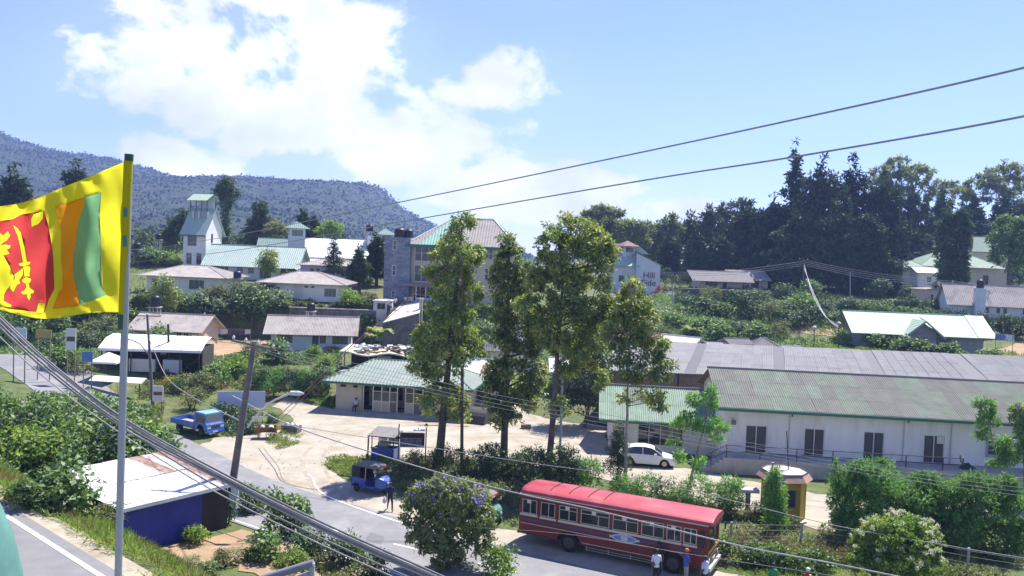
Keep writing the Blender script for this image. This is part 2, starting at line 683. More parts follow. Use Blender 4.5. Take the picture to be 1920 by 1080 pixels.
ROAD = catmull([(-75, 99, 0), (-60, 95.5, 0), (-49, 87, 0), (-37, 75.2, 0), (-29, 66.3, 0), (-23.5, 60.2, 0), (-17, 53.4, 0), (-9.2, 47.6, 0), (0, 41.4, 0),
    (8, 37.0, 0), (20, 31.5, 0), (40, 24, 0), (70, 14, 0)], 10)
ribbon('road', ROAD, -3.4, 3.4, 0.045, 'asphalt', seg=6)
def patch(name, pts, lift, mat, jitter=0.25, res=0.9, kind='structure'):
 """irregular sheet on the ground from an outline of (x, y)"""
 rnd = random.Random(name)
 P = []
 n = len(pts)
 for i in range(n):
  a, b = Vector(pts[i][:2]), Vector(pts[(i + 1) % n][:2])
  m = max(1, int((b - a).length / res))
  for k in range(m):
   p = a.lerp(b, k / m)
   P.append(p + Vector((rnd.uniform(-jitter, jitter), rnd.uniform(-jitter, jitter))))
 x0, x1 = min(p.x for p in P), max(p.x for p in P)
 y0, y1 = min(p.y for p in P), max(p.y for p in P)
 st = max(res * 1.6, (x1 - x0) / 60)
 inn = []
 y = y0
 while y < y1:
  x = x0
  while x < x1:
   inn.append(Vector((x + rnd.uniform(-.1, .1), y + rnd.uniform(-.1, .1))))
   x += st
  y += st
 vs, es, fs, *_ = mgeo.delaunay_2d_cdt(P + inn, [], [list(range(len(P)))], 1, 1e-4)
 me = bpy.data.meshes.new(name)
 me.from_pydata([(p.x, p.y, h(p.x, p.y) + lift) for p in vs], [], [list(q) for q in fs])
 if len(me.polygons) and me.polygons[0].normal.z < 0:
  me.flip_normals()
 o = obj(name, me, mat)
 return tag(o, kind=kind)
def wpts(pp, z=0.0):
 return [W(x, y, z) for x, y in pp]
patch('dirt_yard', wpts([(370, 838), (400, 822), (470, 815), (560, 800), (545, 782), (515, 765), (540, 752), (575, 756), (615, 766), (700, 772), (800, 770),
       (868, 768), (890, 745), (915, 738), (960, 770), (1040, 790), (1130, 800), (1150, 850), (1185, 872), (1290, 880), (1420, 905),
       (1560, 930), (1700, 945), (1940, 960), (1940, 990), (1560, 1000), (1400, 960), (1200, 920), (1060, 880), (940, 868), (800, 862),
       (752, 872), (690, 868), (645, 874), (625, 884), (660, 905), (745, 935), (830, 965), (930, 990), (1000, 1000), (1180, 1040), (1400, 1080),
       (1500, 1120), (1300, 1140), (1000, 1070), (860, 1040), (760, 1010), (650, 970), (560, 935), (480, 895), (410, 862)]), 0.03, 'dirt', .3)
patch('yard_stain', wpts([(760, 780), (870, 772), (915, 765), (960, 790), (870, 800), (790, 800)]), 0.036, 'verge_dirt', .3)
patch('grass_tongue', wpts([(606, 873), (625, 862), (690, 862), (735, 870), (700, 885), (662, 895), (640, 893), (618, 884)]), 0.05, 'grassland', .15, .6)
patch('footpath', [(-17.5, 43.2), (-14.2, 46.5), (-11.8, 44.6), (-9.5, 42.6), (-8.0, 40.3), (-9.5, 38.5), (-12, 40.5), (-13.5, 41.5), (-15, 39.5)], 0.04, 'orange_soil', .25, .6)
patch('near_shoulder', [(-13.5, 46.2), (-9.5, 43.7), (-3, 39.6), (3, 36), (3, 34.8), (-4, 38.5), (-10, 42.3), (-14, 45)], 0.03, 'verge_dirt', .2, .6)
patch('bare_plot', [tuple(G(*p)[:2]) for p in ((366, 655), (385, 640), (430, 637), (500, 640), (520, 648), (480, 655), (420, 668), (375, 668))], 0.06, 'orange_soil', .4)
patch('terrace_soil', [tuple(G(*p)[:2]) for p in ((1470, 612), (1560, 615), (1630, 625), (1640, 640), (1560, 632), (1470, 622))], 0.06, 'orange_soil', .3)
patch('sand_heap_ground', [tuple(G(*p)[:2]) for p in ((1870, 655), (1920, 640), (1960, 650), (1960, 668), (1880, 668))], 0.06, 'orange_soil', .3)
lane = [G(*p) for p in ((1560, 578), (1600, 572), (1596, 562), (1560, 550))]
ribbon('hill_lane', catmull([(G(1500, 585)), G(1560, 573), G(1592, 566), G(1570, 553), G(1540, 545)], 8), -1.6, 1.6, .06, 'asphalt_old')
ribbon('side_lane', catmull([G(1246, 600), G(1250, 585), G(1240, 573), G(1246, 555), G(1252, 545)], 8), -1.8, 1.8, .06, 'asphalt_old')
M('dirt_worn', (0.31, 0.265, 0.20), .95, .25, 1.5, bump=.5, bscale=9, rgb2=(0.38, 0.335, 0.26))
M('asphalt_patch', (0.155, 0.155, 0.16), .9, .12, 2)
for k, pp in enumerate((((650, 965), (600, 905), (590, 850), (660, 808), (770, 795), (890, 798)), ((900, 815), (1010, 820), (1120, 850), (1230, 895), (1400, 925), (1600, 955)))):
 tp_ = catmull([W(x, y, 0) for x, y in pp], 8)
 for o_ in (-.75, .65):
  ribbon('tyre_track', tp_, o_ - .13, o_ + .13, .036 + .002 * k, 'dirt_worn')
for pp in (((690, 1000), (722, 1006), (716, 1022), (684, 1014)), ((455, 905), (500, 925), (490, 938), (446, 914)), ((868, 1052), (905, 1060), (890, 1074), (860, 1066))):
 patch('road_patch', wpts(pp), .05, 'asphalt_patch', .12, .4)
LINE = catmull([(-13.6, 58.3, 0), (-13.0, 57.2, 0), (-12.4, 55.4, 0), (-11.4, 53.6, 0), (-9.6, 51.8, 0), (-6.1, 48.9, 0), (-2.6, 46.6, 0), (0.5, 44.5, 0)], 10)
ribbon('edge_line', LINE, -.06, .07, 0.056, 'road_paint')
for k in range(-1, 4):
 a_, b_ = W(738, 1021.5, 0), W(803, 1036.5, 0)
 st = (b_ - a_).normalized() * 5.2 * k
 ribbon('centre_line', [a_ + st, (a_ + b_) / 2 + st, b_ + st], -.07, .07, 0.056, 'road_paint')
ribbon('near_edge_line', ROAD[44:80], -3.22, -3.1, 0.056, 'road_paint')
UD = Vector((0.755, -0.656, 0))
U0 = Vector((-17.6, 29.6, 0))
UP = [U0 + UD * t for t in np.arange(-30, 31, 1.5)]
ribbon('upper_road', UP, -7.0, 0.55, 0.03, 'asphalt_old', seg=4)
ribbon('upper_edge_line', UP, -0.02, 0.15, 0.042, 'road_paint')
ribbon('upper_shoulder', UP, 0.55, 1.35, 0.03, 'verge_dirt', seg=2)
# ------------------------------------------------------------------ the mountain
ridge_px = [(-900, 250), (-500, 190), (-300, 190), (-120, 215), (0, 250), (60, 273), (120, 287), (200, 297), (260, 312), (330, 334), (400, 338), (450, 333), (520, 337), (600, 343),
   (690, 346), (712, 352), (735, 375), (760, 396), (800, 417), (850, 440), (900, 458), (960, 476), (1100, 490), (1300, 497)]
def fbm(x, y, seed=0, octv=5, f0=1.0):
 """value noise, numpy"""
 out = np.zeros_like(x, dtype=float)
 amp, fr = .5, f0
 for o_ in range(octv):
  xi, yi = np.floor(x * fr).astype(int), np.floor(y * fr).astype(int)
  tx, ty = x * fr - xi, y * fr - yi
  tx, ty = tx * tx * (3 - 2 * tx), ty * ty * (3 - 2 * ty)
  def hs(a, b):
   n = (a * 374761393 + b * 668265263 + (seed + o_) * 974634777) & 0x7fffffff
   n = ((n ^ (n >> 13)) * 1274126177) & 0x7fffffff
   return (n & 0xffff) / 65535.0
  out += amp * ((hs(xi, yi) * (1 - tx) + hs(xi + 1, yi) * tx) * (1 - ty) + (hs(xi, yi + 1) * (1 - tx) + hs(xi + 1, yi + 1) * tx) * ty)
  amp *= .5
  fr *= 2.03
 return out
def build_mountain():
 RY = 1500.0
 ax, az_ = [], []
 for px, py in ridge_px:
  p = D(px, py, RY)
  ax.append(p.x)
  az_.append(p.z)
 nx, ny = 720, 340
 xs = np.linspace(-1900, 900, nx)
 t = np.linspace(0, 1.35, ny)
 X, T = np.meshgrid(xs, t)
 ridge = np.interp(X, ax, az_)
 Y = 430 + T * (RY - 430)
 base = 2.0
 prof = np.where(T <= 1, sstep(0, 1, T) * .55 + T * .45, 1 - (T - 1) * 1.1)
 Z = base + (ridge - base) * prof
 big = fbm(X / 260 + 9, Y / 260, 3, 4) - .5
 gul = np.abs(fbm(X / 120 + 3, Y / 300 + 4, 5, 3) - .5) * 2
 amp = np.sin(np.clip(T, 0, 1) * pi)
 Z = Z + amp * (big * 60 - gul * 26) * np.clip((ridge - 10) / 150, 0, 1.2)
 can = fbm(X / 16, Y / 16, 8, 2) - .45
 Z = Z + can * 10 * np.clip((ridge - 8) / 60, 0, 1)
 i = np.arange(nx * ny).reshape(ny, nx)
 f = np.stack([i[:-1, :-1].ravel(), i[:-1, 1:].ravel(), i[1:, 1:].ravel(), i[1:, :-1].ravel()], 1)
 v = np.stack([X.ravel(), Y.ravel(), Z.ravel()], 1)
 M('mountain_forest', (0.018, 0.032, 0.012), .95, .45, .06, bump=1.0, bscale=.3, rgb2=(0.034, 0.050, 0.018))
 o = obj('mountain', np_mesh('mountain', v, f, True), 'mountain_forest')
 tag(o, kind='structure')
 return X, Y, Z
MX, MY, MZ = build_mountain()
hb = MB().box(-2500, 2500, -80, 2350, -1.0, 330)
ho = hb.build('haze', None)
hm = bpy.data.materials.new('air')
hm.use_nodes = True
hm.node_tree.nodes.clear()
_o = hm.node_tree.nodes.new('ShaderNodeOutputMaterial')
_v = hm.node_tree.nodes.new('ShaderNodeVolumePrincipled')
_v.inputs['Density'].default_value = 0.00025
_v.inputs['Color'].default_value = (0.36, 0.50, 0.95, 1)
_v.inputs['Anisotropy'].default_value = 0.2
hm.node_tree.links.new(_v.outputs[0], _o.inputs['Volume'])
ho.data.materials.append(hm)
tag(ho, kind='stuff')
# ------------------------------------------------------------------ foliage
leafmat('leaf_eucalypt', (0.100, 0.165, 0.035), (0.280, 0.360, 0.065), .42, .13, c3=(0.580, 0.470, 0.080))
leafmat('leaf_broad', (0.059, 0.125, 0.034), (0.151, 0.252, 0.059), .35, .10, c3=(0.235, 0.319, 0.101))
leafmat('leaf_dark', (0.032, 0.072, 0.028), (0.090, 0.158, 0.052), .25, .10)
leafmat('leaf_pale', (0.091, 0.143, 0.078), (0.195, 0.260, 0.143), .35, .08)
leafmat('leaf_lime', (0.112, 0.200, 0.031), (0.213, 0.325, 0.056), .45, .06, c3=(0.312, 0.362, 0.075))
leafmat('leaf_yellow', (0.200, 0.200, 0.030), (0.400, 0.330, 0.030), .4, .05)
leafmat('leaf_olive', (0.092, 0.131, 0.046), (0.200, 0.223, 0.092), .32, .06, c3=(0.277, 0.262, 0.123))
leafmat('leaf_feather', (0.094, 0.209, 0.059), (0.199, 0.385, 0.094), .38, .05, c3=(0.271, 0.438, 0.125))
leafmat('leaf_conifer', (0.024, 0.049, 0.024), (0.063, 0.101, 0.045), .15, .05)
leafmat('leaf_hill', (0.041, 0.073, 0.034), (0.085, 0.127, 0.048), .2, .05)
leafmat('leaf_gum_far', (0.135, 0.176, 0.074), (0.257, 0.290, 0.121), .45, .07)
leafmat('leaf_dry', (0.160, 0.120, 0.070), (0.250, 0.200, 0.120), .3, .03)
leafmat('leaf_red', (0.160, 0.015, 0.030), (0.320, 0.030, 0.060), .3, .05)
leafmat('petal_white', (0.620, 0.620, 0.460), (0.750, 0.760, 0.620), .2, .03)
leafmat('petal_violet', (0.220, 0.170, 0.520), (0.320, 0.260, 0.680), .3, .03)
leafmat('petal_orange', (0.600, 0.130, 0.020), (0.750, 0.250, 0.030), .3, .03)
leafmat('grass_green', (0.112, 0.188, 0.033), (0.225, 0.315, 0.060), .35, .03, c3=(0.330, 0.330, 0.105))
leafmat('grass_dry', (0.140, 0.140, 0.050), (0.260, 0.220, 0.100), .35, .03)
M('bark', (0.115, 0.09, 0.068), .95, .3, 3, bump=.5, bscale=14, rgb2=(0.18, 0.155, 0.125))
M('bark_pale', (0.30, 0.27, 0.22), .9, .25, 3, bump=.3, bscale=14, rgb2=(0.19, 0.16, 0.125))
def leaf_quads(pos, nrm, length, aspect, rng, droop=0.0, spread=1.0):
 """one folded rhombic leaf (2 triangles as a quad) per position"""
 n = len(pos)
 d = rng.normal(size=(n, 3))
 d = d * spread + nrm * .45
 d[:, 2] -= droop
 d /= np.linalg.norm(d, axis=1, keepdims=True) + 1e-9
 k = rng.normal(size=(n, 3)) * .55 + nrm * 1.0 + np.array([0, 0, .45])
 s = np.cross(d, k)
 s /= np.linalg.norm(s, axis=1, keepdims=True) + 1e-9
 L = (length * rng.uniform(.6, 1.35, n))[:, None]
 w = L * aspect
 up = np.cross(s, d)
 base = pos
 tip = pos + d * L
 mid = pos + d * L * .45 + up * w * .25
 v = np.stack([base, mid + s * w * .5, tip, mid - s * w * .5], 1).reshape(-1, 3)
 f = np.arange(n * 4).reshape(n, 4)
 return v, f
def clump_points(blobs, n, rng, csize=.45, shell=.55, per=26, top=.25):
 """positions gathered in sprays spread through ellipsoids (cx,cy,cz,rx,ry,rz), with outward directions"""
 B = np.array(blobs, float)
 wgt = (B[:, 3] * B[:, 4] * B[:, 5]) ** (2 / 3)
 wgt /= wgt.sum()
 P, N = [], []
 for b, wg in zip(B, wgt):
  m = max(6, int(n * wg))
  nc = max(3, m // per)
  u = rng.normal(size=(nc, 3))
  u[:, 2] += top
  u /= np.linalg.norm(u, axis=1, keepdims=True)
  rad = shell + (1 - shell) * rng.random(nc) ** .7
  c = u * rad[:, None]
  idx = rng.integers(0, nc, m)
  off = rng.normal(size=(m, 3))
  off /= np.linalg.norm(off, axis=1, keepdims=True) + 1e-9
  off *= (rng.random(m) ** .42 * csize * 1.75 * rng.uniform(.55, 1.3, nc)[idx])[:, None]
  off[:, 2] *= .75
  p = b[:3] + c[idx] * b[3:6] + off
  nn = u[idx] * .7 + off / csize * .55
  P.append(p)
  N.append(nn / (np.linalg.norm(nn, axis=1, keepdims=True) + 1e-9))
 return np.concatenate(P), np.concatenate(N)
def leaf_mesh(name, blobs, n, length, aspect, seed, csize=.45, shell=.55, per=26, droop=0.0, spread=1.0, top=.25):
 rng = np.random.default_rng(seed)
 p, nn = clump_points(blobs, n, rng, csize, shell, per, top)
 v, f = leaf_quads(p, nn, length, aspect, rng, droop, spread)
 return np_mesh(name, v, f)
def limb(mb, a, b, r0, r1, rnd, bend=.12, n=5, seg=6):
 a, b = Vector(a), Vector(b)
 L = (b - a).length
 o = Vector((rnd.uniform(-1, 1), rnd.uniform(-1, 1), rnd.uniform(-.3, .6))) * L * bend
 pts = []
 for i in range(n + 1):
  t = i / n
  pts.append(a.lerp(b, t) + o * sin(pi * t) * .9)
 mb.tube(pts, [r0 + (r1 - r0) * (i / n) for i in range(n + 1)], seg)
def px_tree(name, label, cat, base_px, y, blobs_px, leaf, nleaf, llen, aspect, trunk_r, seed, group=None, csize=.5, bark='bark', droop=.5,
   depth=.8, limbs=True, per=26, shell=.5, trunk_top=None, z=None, spread=1.0, lean_px=None):
 """a tree standing at a photo pixel; its leaf masses are given as (px, py, rx_px, ry_px) seen at its distance"""
 rnd = random.Random(seed)
 base = D(*base_px, y)
 base = Vector((base.x, base.y, h(base.x, base.y) if z is None else z))
 k = y / F
 t = thing(name, label, cat, base, 0, group)
 bl = []
 for bp in blobs_px:
  px, py, rx, ry = bp[:4]
  dy = bp[4] if len(bp) > 4 else rnd.uniform(-.5, .5) * rx * k * depth
  c = D(px, py, y + dy) - base
  bl.append((c.x, c.y, c.z, rx * k, rx * k * depth, ry * k))
 tr = MB()
 topz = max(b[2] for b in bl)
 tops = [b for b in bl if b[2] > topz - .01]
 tb = tops[0]
 end = Vector((tb[0], tb[1], tb[2])) if trunk_top is None else D(*trunk_top, y) - base
 n = 9
 pts = []
 cx = bl and sum(b[0] for b in bl) / len(bl)
 for i in range(n + 1):
  q = i / n
  pts.append(Vector((end.x * q + rnd.uniform(-.06, .06) * (0 < i < n), end.y * q, -0.3 + (end.z + .3) * q)))
 tr.tube(pts, [max(trunk_r * (1.15 if i == 0 else 1) * (1 - .8 * i / n), .03) for i in range(n + 1)], 9)
 tr.build('trunk', bark, t, smooth=True)
 if limbs:
  lm = MB()
  for b in bl:
   q = min(.92, max(.15, (b[2] - .9 * b[5]) / max(end.z, .1)))
   a = Vector((end.x * q, end.y * q, end.z * q))
   limb(lm, a, (b[0], b[1], b[2]), trunk_r * .35, .02, rnd)
   for _ in range(3):
    e = Vector((b[0] + rnd.uniform(-.8, .8) * b[3], b[1] + rnd.uniform(-.8, .8) * b[4], b[2] + rnd.uniform(-.3, .8) * b[5]))
    limb(lm, (b[0], b[1], b[2] - .3 * b[5]), e, .045, .012, rnd, n=3, seg=5)
  lm.build('branches', bark, t, smooth=True)
 me = leaf_mesh('crown', bl, nleaf, llen, aspect, seed, csize, shell, per, droop, spread)
 obj('crown', me, leaf, t)
 return t
# ------------------------------------------------------------------ shared shrub kinds (unit: about 1 m across, 1 m tall, base at z=0)
def shrub_kind(name, leaf, n, llen, aspect, seed, blobs=None, csize=.09, shell=.45, per=16, droop=.1, stems=5, spread=1.0, flowers=None):
 rnd = random.Random(seed)
 if blobs is None:
  blobs = [(0, 0, .42, .36, .36, .34)]
  for _ in range(5):
   a = rnd.uniform(0, 2 * pi)
   r = rnd.uniform(.15, .32)
   blobs.append((r * cos(a), r * sin(a), rnd.uniform(.22, .72), .2, .2, .2))
 me = leaf_mesh('foliage', blobs, n, llen, aspect, seed, csize, shell, per, droop, spread)
 me.materials.append(M(leaf))
 mb = MB()
 for _ in range(stems):
  b = rnd.choice(blobs)
  limb(mb, (rnd.uniform(-.05, .05), rnd.uniform(-.05, .05), -.08), (b[0], b[1], b[2]), .022, .008, rnd, n=3, seg=5)
 st = bpy.data.meshes.new('stem')
 st.from_pydata(mb.v, [], mb.f)
 st.materials.append(M('bark'))
 fl = None
 if flowers:
  mat, k, size, up = flowers
  rng = np.random.default_rng(seed + 5)
  p, nn = clump_points(blobs, k * 8, rng, csize * .3, .97, 8, up)
  v, f = leaf_quads(p + nn * .03, nn, size, .9, rng, 0, .8)
  fl = np_mesh('flowers', v, f)
  fl.materials.append(M(mat))
 return me, st, fl
KIND = {
 'broad': [shrub_kind('broad', 'leaf_broad', 1500, .085, .6, 21 + i) for i in range(3)],
 'dark': [shrub_kind('dark', 'leaf_dark', 1500, .075, .55, 31 + i) for i in range(3)],
 'pale': [shrub_kind('pale', 'leaf_pale', 1300, .08, .5, 41 + i) for i in range(2)],
 'lime': [shrub_kind('lime', 'leaf_lime', 1200, .085, .55, 51 + i) for i in range(2)],
 'olive': [shrub_kind('olive', 'leaf_olive', 1400, .08, .35, 61 + i, droop=-.2) for i in range(2)],
 'feather': [shrub_kind('feather', 'leaf_feather', 2400, .10, .22, 71 + i, csize=.07, droop=-.15) for i in range(3)],
 'yellow': [shrub_kind('yellow', 'leaf_yellow', 900, .07, .5, 81, per=12)],
 'dry': [shrub_kind('dry', 'leaf_dry', 800, .09, .2, 91, droop=-.3, shell=.2)],
 'red': [shrub_kind('red', 'leaf_red', 900, .08, .5, 95)],
 'orange': [shrub_kind('orange', 'leaf_broad', 1200, .08, .5, 97, flowers=('petal_orange', 10, .05, .6))],
 'big': [shrub_kind('big', 'leaf_broad', 3800, .052, .58, 121 + i, csize=.07, per=26) for i in range(2)],
 'bigdark': [shrub_kind('bigdark', 'leaf_dark', 3800, .05, .55, 131, csize=.07, per=26)],
 'biglime': [shrub_kind('biglime', 'leaf_lime', 3200, .052, .5, 141, csize=.07, per=26)],
 'violet': [shrub_kind('violet', 'leaf_dark', 1200, .08, .5, 98, flowers=('petal_violet', 22, .05, .6))],
}
_kn = [0]
def shrub(kind, p, w, ht, label, group=None, name=None, cat='bush', sink=.1, depth=None):
 """one shrub w metres wide, ht tall, its foliage and stems as parts"""
 _kn[0] += 1
 rnd = random.Random(_kn[0] * 77 + 5)
 me, st, fl = KIND[kind][_kn[0] % len(KIND[kind])]
 p = Vector(p)
 t = thing(name or 'bush', label, cat, (p.x, p.y, p.z - sink * ht), 0, group)
 S = Matrix.Rotation(rnd.uniform(0, 6.28), 4, 'Z')
 S = Matrix.Diagonal((w, depth or w, ht, 1)) @ S
 obj('foliage', me, None, t, mat4=S)
 obj('stem', st, None, t, mat4=S)
 if fl:
  tag(obj('flowers', fl, None, t, mat4=S), kind='stuff')
 return t
def px_shrub(kind, px, py, wpx, hpx, label, group=None, name=None, cat='bush', y=None):
 """shrub whose foot is at pixel (px, py), wpx wide and hpx tall in the photo"""
 p = G(px, py) if y is None else D(px, py, y)
 if y is not None:
  p.z = h(p.x, p.y)
 k = (p.y) / F
 return shrub(kind, p, wpx * k * 1.12, hpx * k * 1.12, label, group, name, cat)
def hedge(name, label, path, width, height, leaf, nleaf, llen, aspect, seed, cat='hedge', jitter=.35, group=None, csize=.22, droop=0.0, stems=True):
 """a run of leaves along a path of (x, y): foliage and stems are parts"""
 rnd = random.Random(seed)
 P = [Vector((p[0], p[1], h(p[0], p[1]))) for p in path]
 base = P[0].copy()
 t = thing(name, label, cat, base, 0, group)
 bl = []
 mb = MB()
 for a, b in zip(P[:-1], P[1:]):
  m = max(1, int((b - a).length / (width * .55)))
  for k in range(m):
   c = a.lerp(b, (k + rnd.random() * .6) / m)
   hh = height * rnd.uniform(1 - jitter, 1 + jitter)
   ww = width * rnd.uniform(.75, 1.2) / 2
   c = c - base + Vector((rnd.uniform(-.25, .25) * width, rnd.uniform(-.25, .25) * width, 0))
   bl.append((c.x, c.y, c.z + hh * .5, ww, ww, hh * .52))
   if stems:
    limb(mb, (c.x, c.y, c.z - .1), (c.x + rnd.uniform(-.3, .3), c.y, c.z + hh * .6), .03, .012, rnd, n=3, seg=4)
 obj('foliage', leaf_mesh('foliage', bl, nleaf, llen, aspect, seed, csize, .5, 20, droop), leaf, t)
 if stems:
  mb.build('stems', 'bark', t)
 return t
def grass_patch(name, pts, n, length, mat, seed, aspect=.09, lay=.5):
 """upright blades inside a polygon of (x, y)"""
 rng = np.random.default_rng(seed)
 P = np.array([(p[0], p[1]) for p in pts])
 x0, y0 = P.min(0)
 x1, y1 = P.max(0)
 out = []
 while sum(len(o) for o in out) < n:
  q = rng.uniform((x0, y0), (x1, y1), (n, 2))
  inside = np.zeros(n, bool)
  j = len(P) - 1
  for i in range(len(P)):
   c = ((P[i, 1] > q[:, 1]) != (P[j, 1] > q[:, 1])) & (q[:, 0] < (P[j, 0] - P[i, 0]) * (q[:, 1] - P[i, 1]) / (P[j, 1] - P[i, 1] + 1e-12) + P[i, 0])
   inside ^= c
   j = i
  q = q[inside]
  dens = fbm(q[:, 0] / 1.7 + 50, q[:, 1] / 1.7 + 50, seed, 3)
  out.append(q[dens + rng.random(len(q)) * .35 > .5])
 q = np.concatenate(out)[:n]
 z = H(q[:, 0], q[:, 1])
 p = np.stack([q[:, 0], q[:, 1], z - .02], 1)
 nn = np.tile([0, 0, 1.0], (len(p), 1))
 v, f = leaf_quads(p, nn * 1.6, length, aspect, rng, 0, lay)
 o = obj(name, np_mesh(name, v, f), mat)
 return tag(o, kind='stuff')
# ------------------------------------------------------------------ building materials
M('white_wall', (0.80, 0.775, 0.72), .85, .09, .8, bump=.06, rgb2=(0.66, 0.625, 0.555), streak=(1, 1, .22))
M('cream_wall', (0.55, 0.48, 0.35), .85, .08, .7, rgb2=(0.47, 0.41, 0.31))
M('bluewhite_wall', (0.56, 0.60, 0.64), .85, .08, .7, rgb2=(0.5, 0.52, 0.54))
M('lilac_wall', (0.48, 0.40, 0.56), .85, .08, .7)
M('block_wall', (0.30, 0.29, 0.28), .9, .2, 2.2, bump=.5, bscale=5, rgb2=(0.23, 0.225, 0.22))
M('stone_wall', (0.205, 0.225, 0.265), .9, .25, 2.5, bump=.7, bscale=5, rgb2=(0.29, 0.30, 0.33))
M('stone_dark', (0.17, 0.155, 0.14), .95, .3, 1.6, bump=.8, bscale=4, rgb2=(0.10, 0.095, 0.085))
M('plinth', (0.40, 0.385, 0.36), .9, .18, .8, bump=.1, rgb2=(0.24, 0.235, 0.23), streak=(1, 1, .3))
M('asbestos', (0.225, 0.225, 0.228), .9, .10, 1.2, rand=.07, rgb2=(0.19, 0.188, 0.187))
M('asbestos_house', (0.35, 0.32, 0.295), .9, .14, 1.2, rgb2=(0.27, 0.24, 0.22))
M('translucent_sheet', (0.075, 0.075, 0.08), .6, .15, 2)
M('roof_green_worn', (0.165, 0.20, 0.15), .9, .16, 1.6, rand=.09, rgb2=(0.185, 0.185, 0.16))
M('roof_grey_worn', (0.175, 0.172, 0.155), .9, .14, 1.6, rand=.08, rgb2=(0.155, 0.175, 0.14))
M('roof_green', (0.20, 0.295, 0.215), .7, .14, 1.4, rand=.08, rgb2=(0.28, 0.32, 0.26))
M('roof_mint', (0.33, 0.42, 0.365), .55, .08, 1.4, rgb2=(0.40, 0.47, 0.42))
M('roof_lime', (0.34, 0.45, 0.32), .6, .06, 1.4)
M('roof_white', (0.60, 0.63, 0.62), .55, .08, 1.4)
M('roof_tan', (0.33, 0.30, 0.265), .85, .10, 1.2, rgb2=(0.28, 0.255, 0.23))
M('roof_teal', (0.20, 0.39, 0.31), .7, .12, 1.2)
M('roof_maroon', (0.24, 0.125, 0.115), .8, .15, 1.2)
M('roof_dark', (0.20, 0.19, 0.185), .9, .15, 1.2)
M('roof_slategreen', (0.17, 0.25, 0.23), .8, .12, 1.2)
M('zinc', (0.60, 0.60, 0.59), .45, .10, 1.5, rgb2=(0.62, 0.60, 0.56), metal=.0)
M('zinc_dull', (0.50, 0.50, 0.49), .5, .12, 1.5, rgb2=(0.38, 0.33, 0.29))
M('rust', (0.28, 0.15, 0.10), .9, .3, 1.8, rgb2=(0.45, 0.40, 0.36))
M('fascia_green', (0.045, 0.155, 0.105), .6, .1, 2)
M('frame_white', (0.66, 0.64, 0.58), .6, .05)
M('frame_grey', (0.33, 0.35, 0.37), .6, .08)
M('frame_brown', (0.10, 0.065, 0.045), .6, .1)
M('door_grey', (0.085, 0.083, 0.08), .6, .15, 2)
M('door_blue', (0.06, 0.08, 0.15), .6, .1)
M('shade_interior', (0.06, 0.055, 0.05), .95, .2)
M('curtain', (0.16, 0.145, 0.12), .9, .15, 3)
M('pipe_white', (0.55, 0.53, 0.48), .6, .05)
M('iron', (0.045, 0.043, 0.042), .6, .2)
M('plastic_black', (0.018, 0.018, 0.02), .45, .1)
M('brick_red', (0.34, 0.17, 0.12), .9, .25, 3)
M('ochre', (0.50, 0.335, 0.055), .85, .10, 1.2, rgb2=(0.42, 0.28, 0.06))
M('kiosk_roof', (0.40, 0.245, 0.20), .85, .15, 1.5)
M('wood_grey', (0.20, 0.165, 0.13), .9, .2, 3)
glassmat('glass_dark')
glassmat('glass_blue', (0.06, 0.075, 0.095), .08)
glassmat('glass_pale', (0.16, 0.17, 0.18), .1)
def face_matrix(side, w, d):
 if side == 'front':
  return Matrix.Identity(4)
 if side == 'right':
  return Matrix(((0, -1, 0, w / 2), (1, 0, 0, 0), (0, 0, 1, 0), (0, 0, 0, 1)))
 return Matrix(((0, 1, 0, -w / 2), (1, 0, 0, 0), (0, 0, 1, 0), (0, 0, 0, 1)))
def window(parent, x0, x1, z0, z1, nx=2, nz=1, side='front', w=0, d=0, frame='frame_white', glass='glass_dark', fw=.06, inset=.08, sill=False,
   name='window', y=0.0):
 fm = face_matrix(side, w, d)
 b = MB()
 q0, q1 = y + inset - .03, y + inset + .05
 e = .003
 b.box(x0 + e, x1 - e, q0, q1, z0 + e, z0 + fw)
 b.box(x0 + e, x1 - e, q0, q1, z1 - fw, z1 - e)
 b.box(x0 + e, x0 + fw, q0, q1, z0 + fw, z1 - fw)
 b.box(x1 - fw, x1 - e, q0, q1, z0 + fw, z1 - fw)
 for i in range(1, nx):
  x = x0 + (x1 - x0) * i / nx
  b.box(x - fw * .4, x + fw * .4, q0, q1, z0 + fw, z1 - fw)
 for i in range(1, nz):
  z = z0 + (z1 - z0) * i / nz
  b.box(x0 + fw, x1 - fw, q0 + .01, q1 - .01, z - fw * .35, z + fw * .35)
 if sill:
  b.box(x0 - .08, x1 + .08, y - .1, q0, z0 - .08, z0 - .003)
 wo = b.build(name, frame, parent, mat4=fm)
 MB().box(x0 + fw * .8, x1 - fw * .8, q0 + .03, q0 + .045, z0 + fw * .8, z1 - fw * .8).build('pane', glass, wo)
 return wo
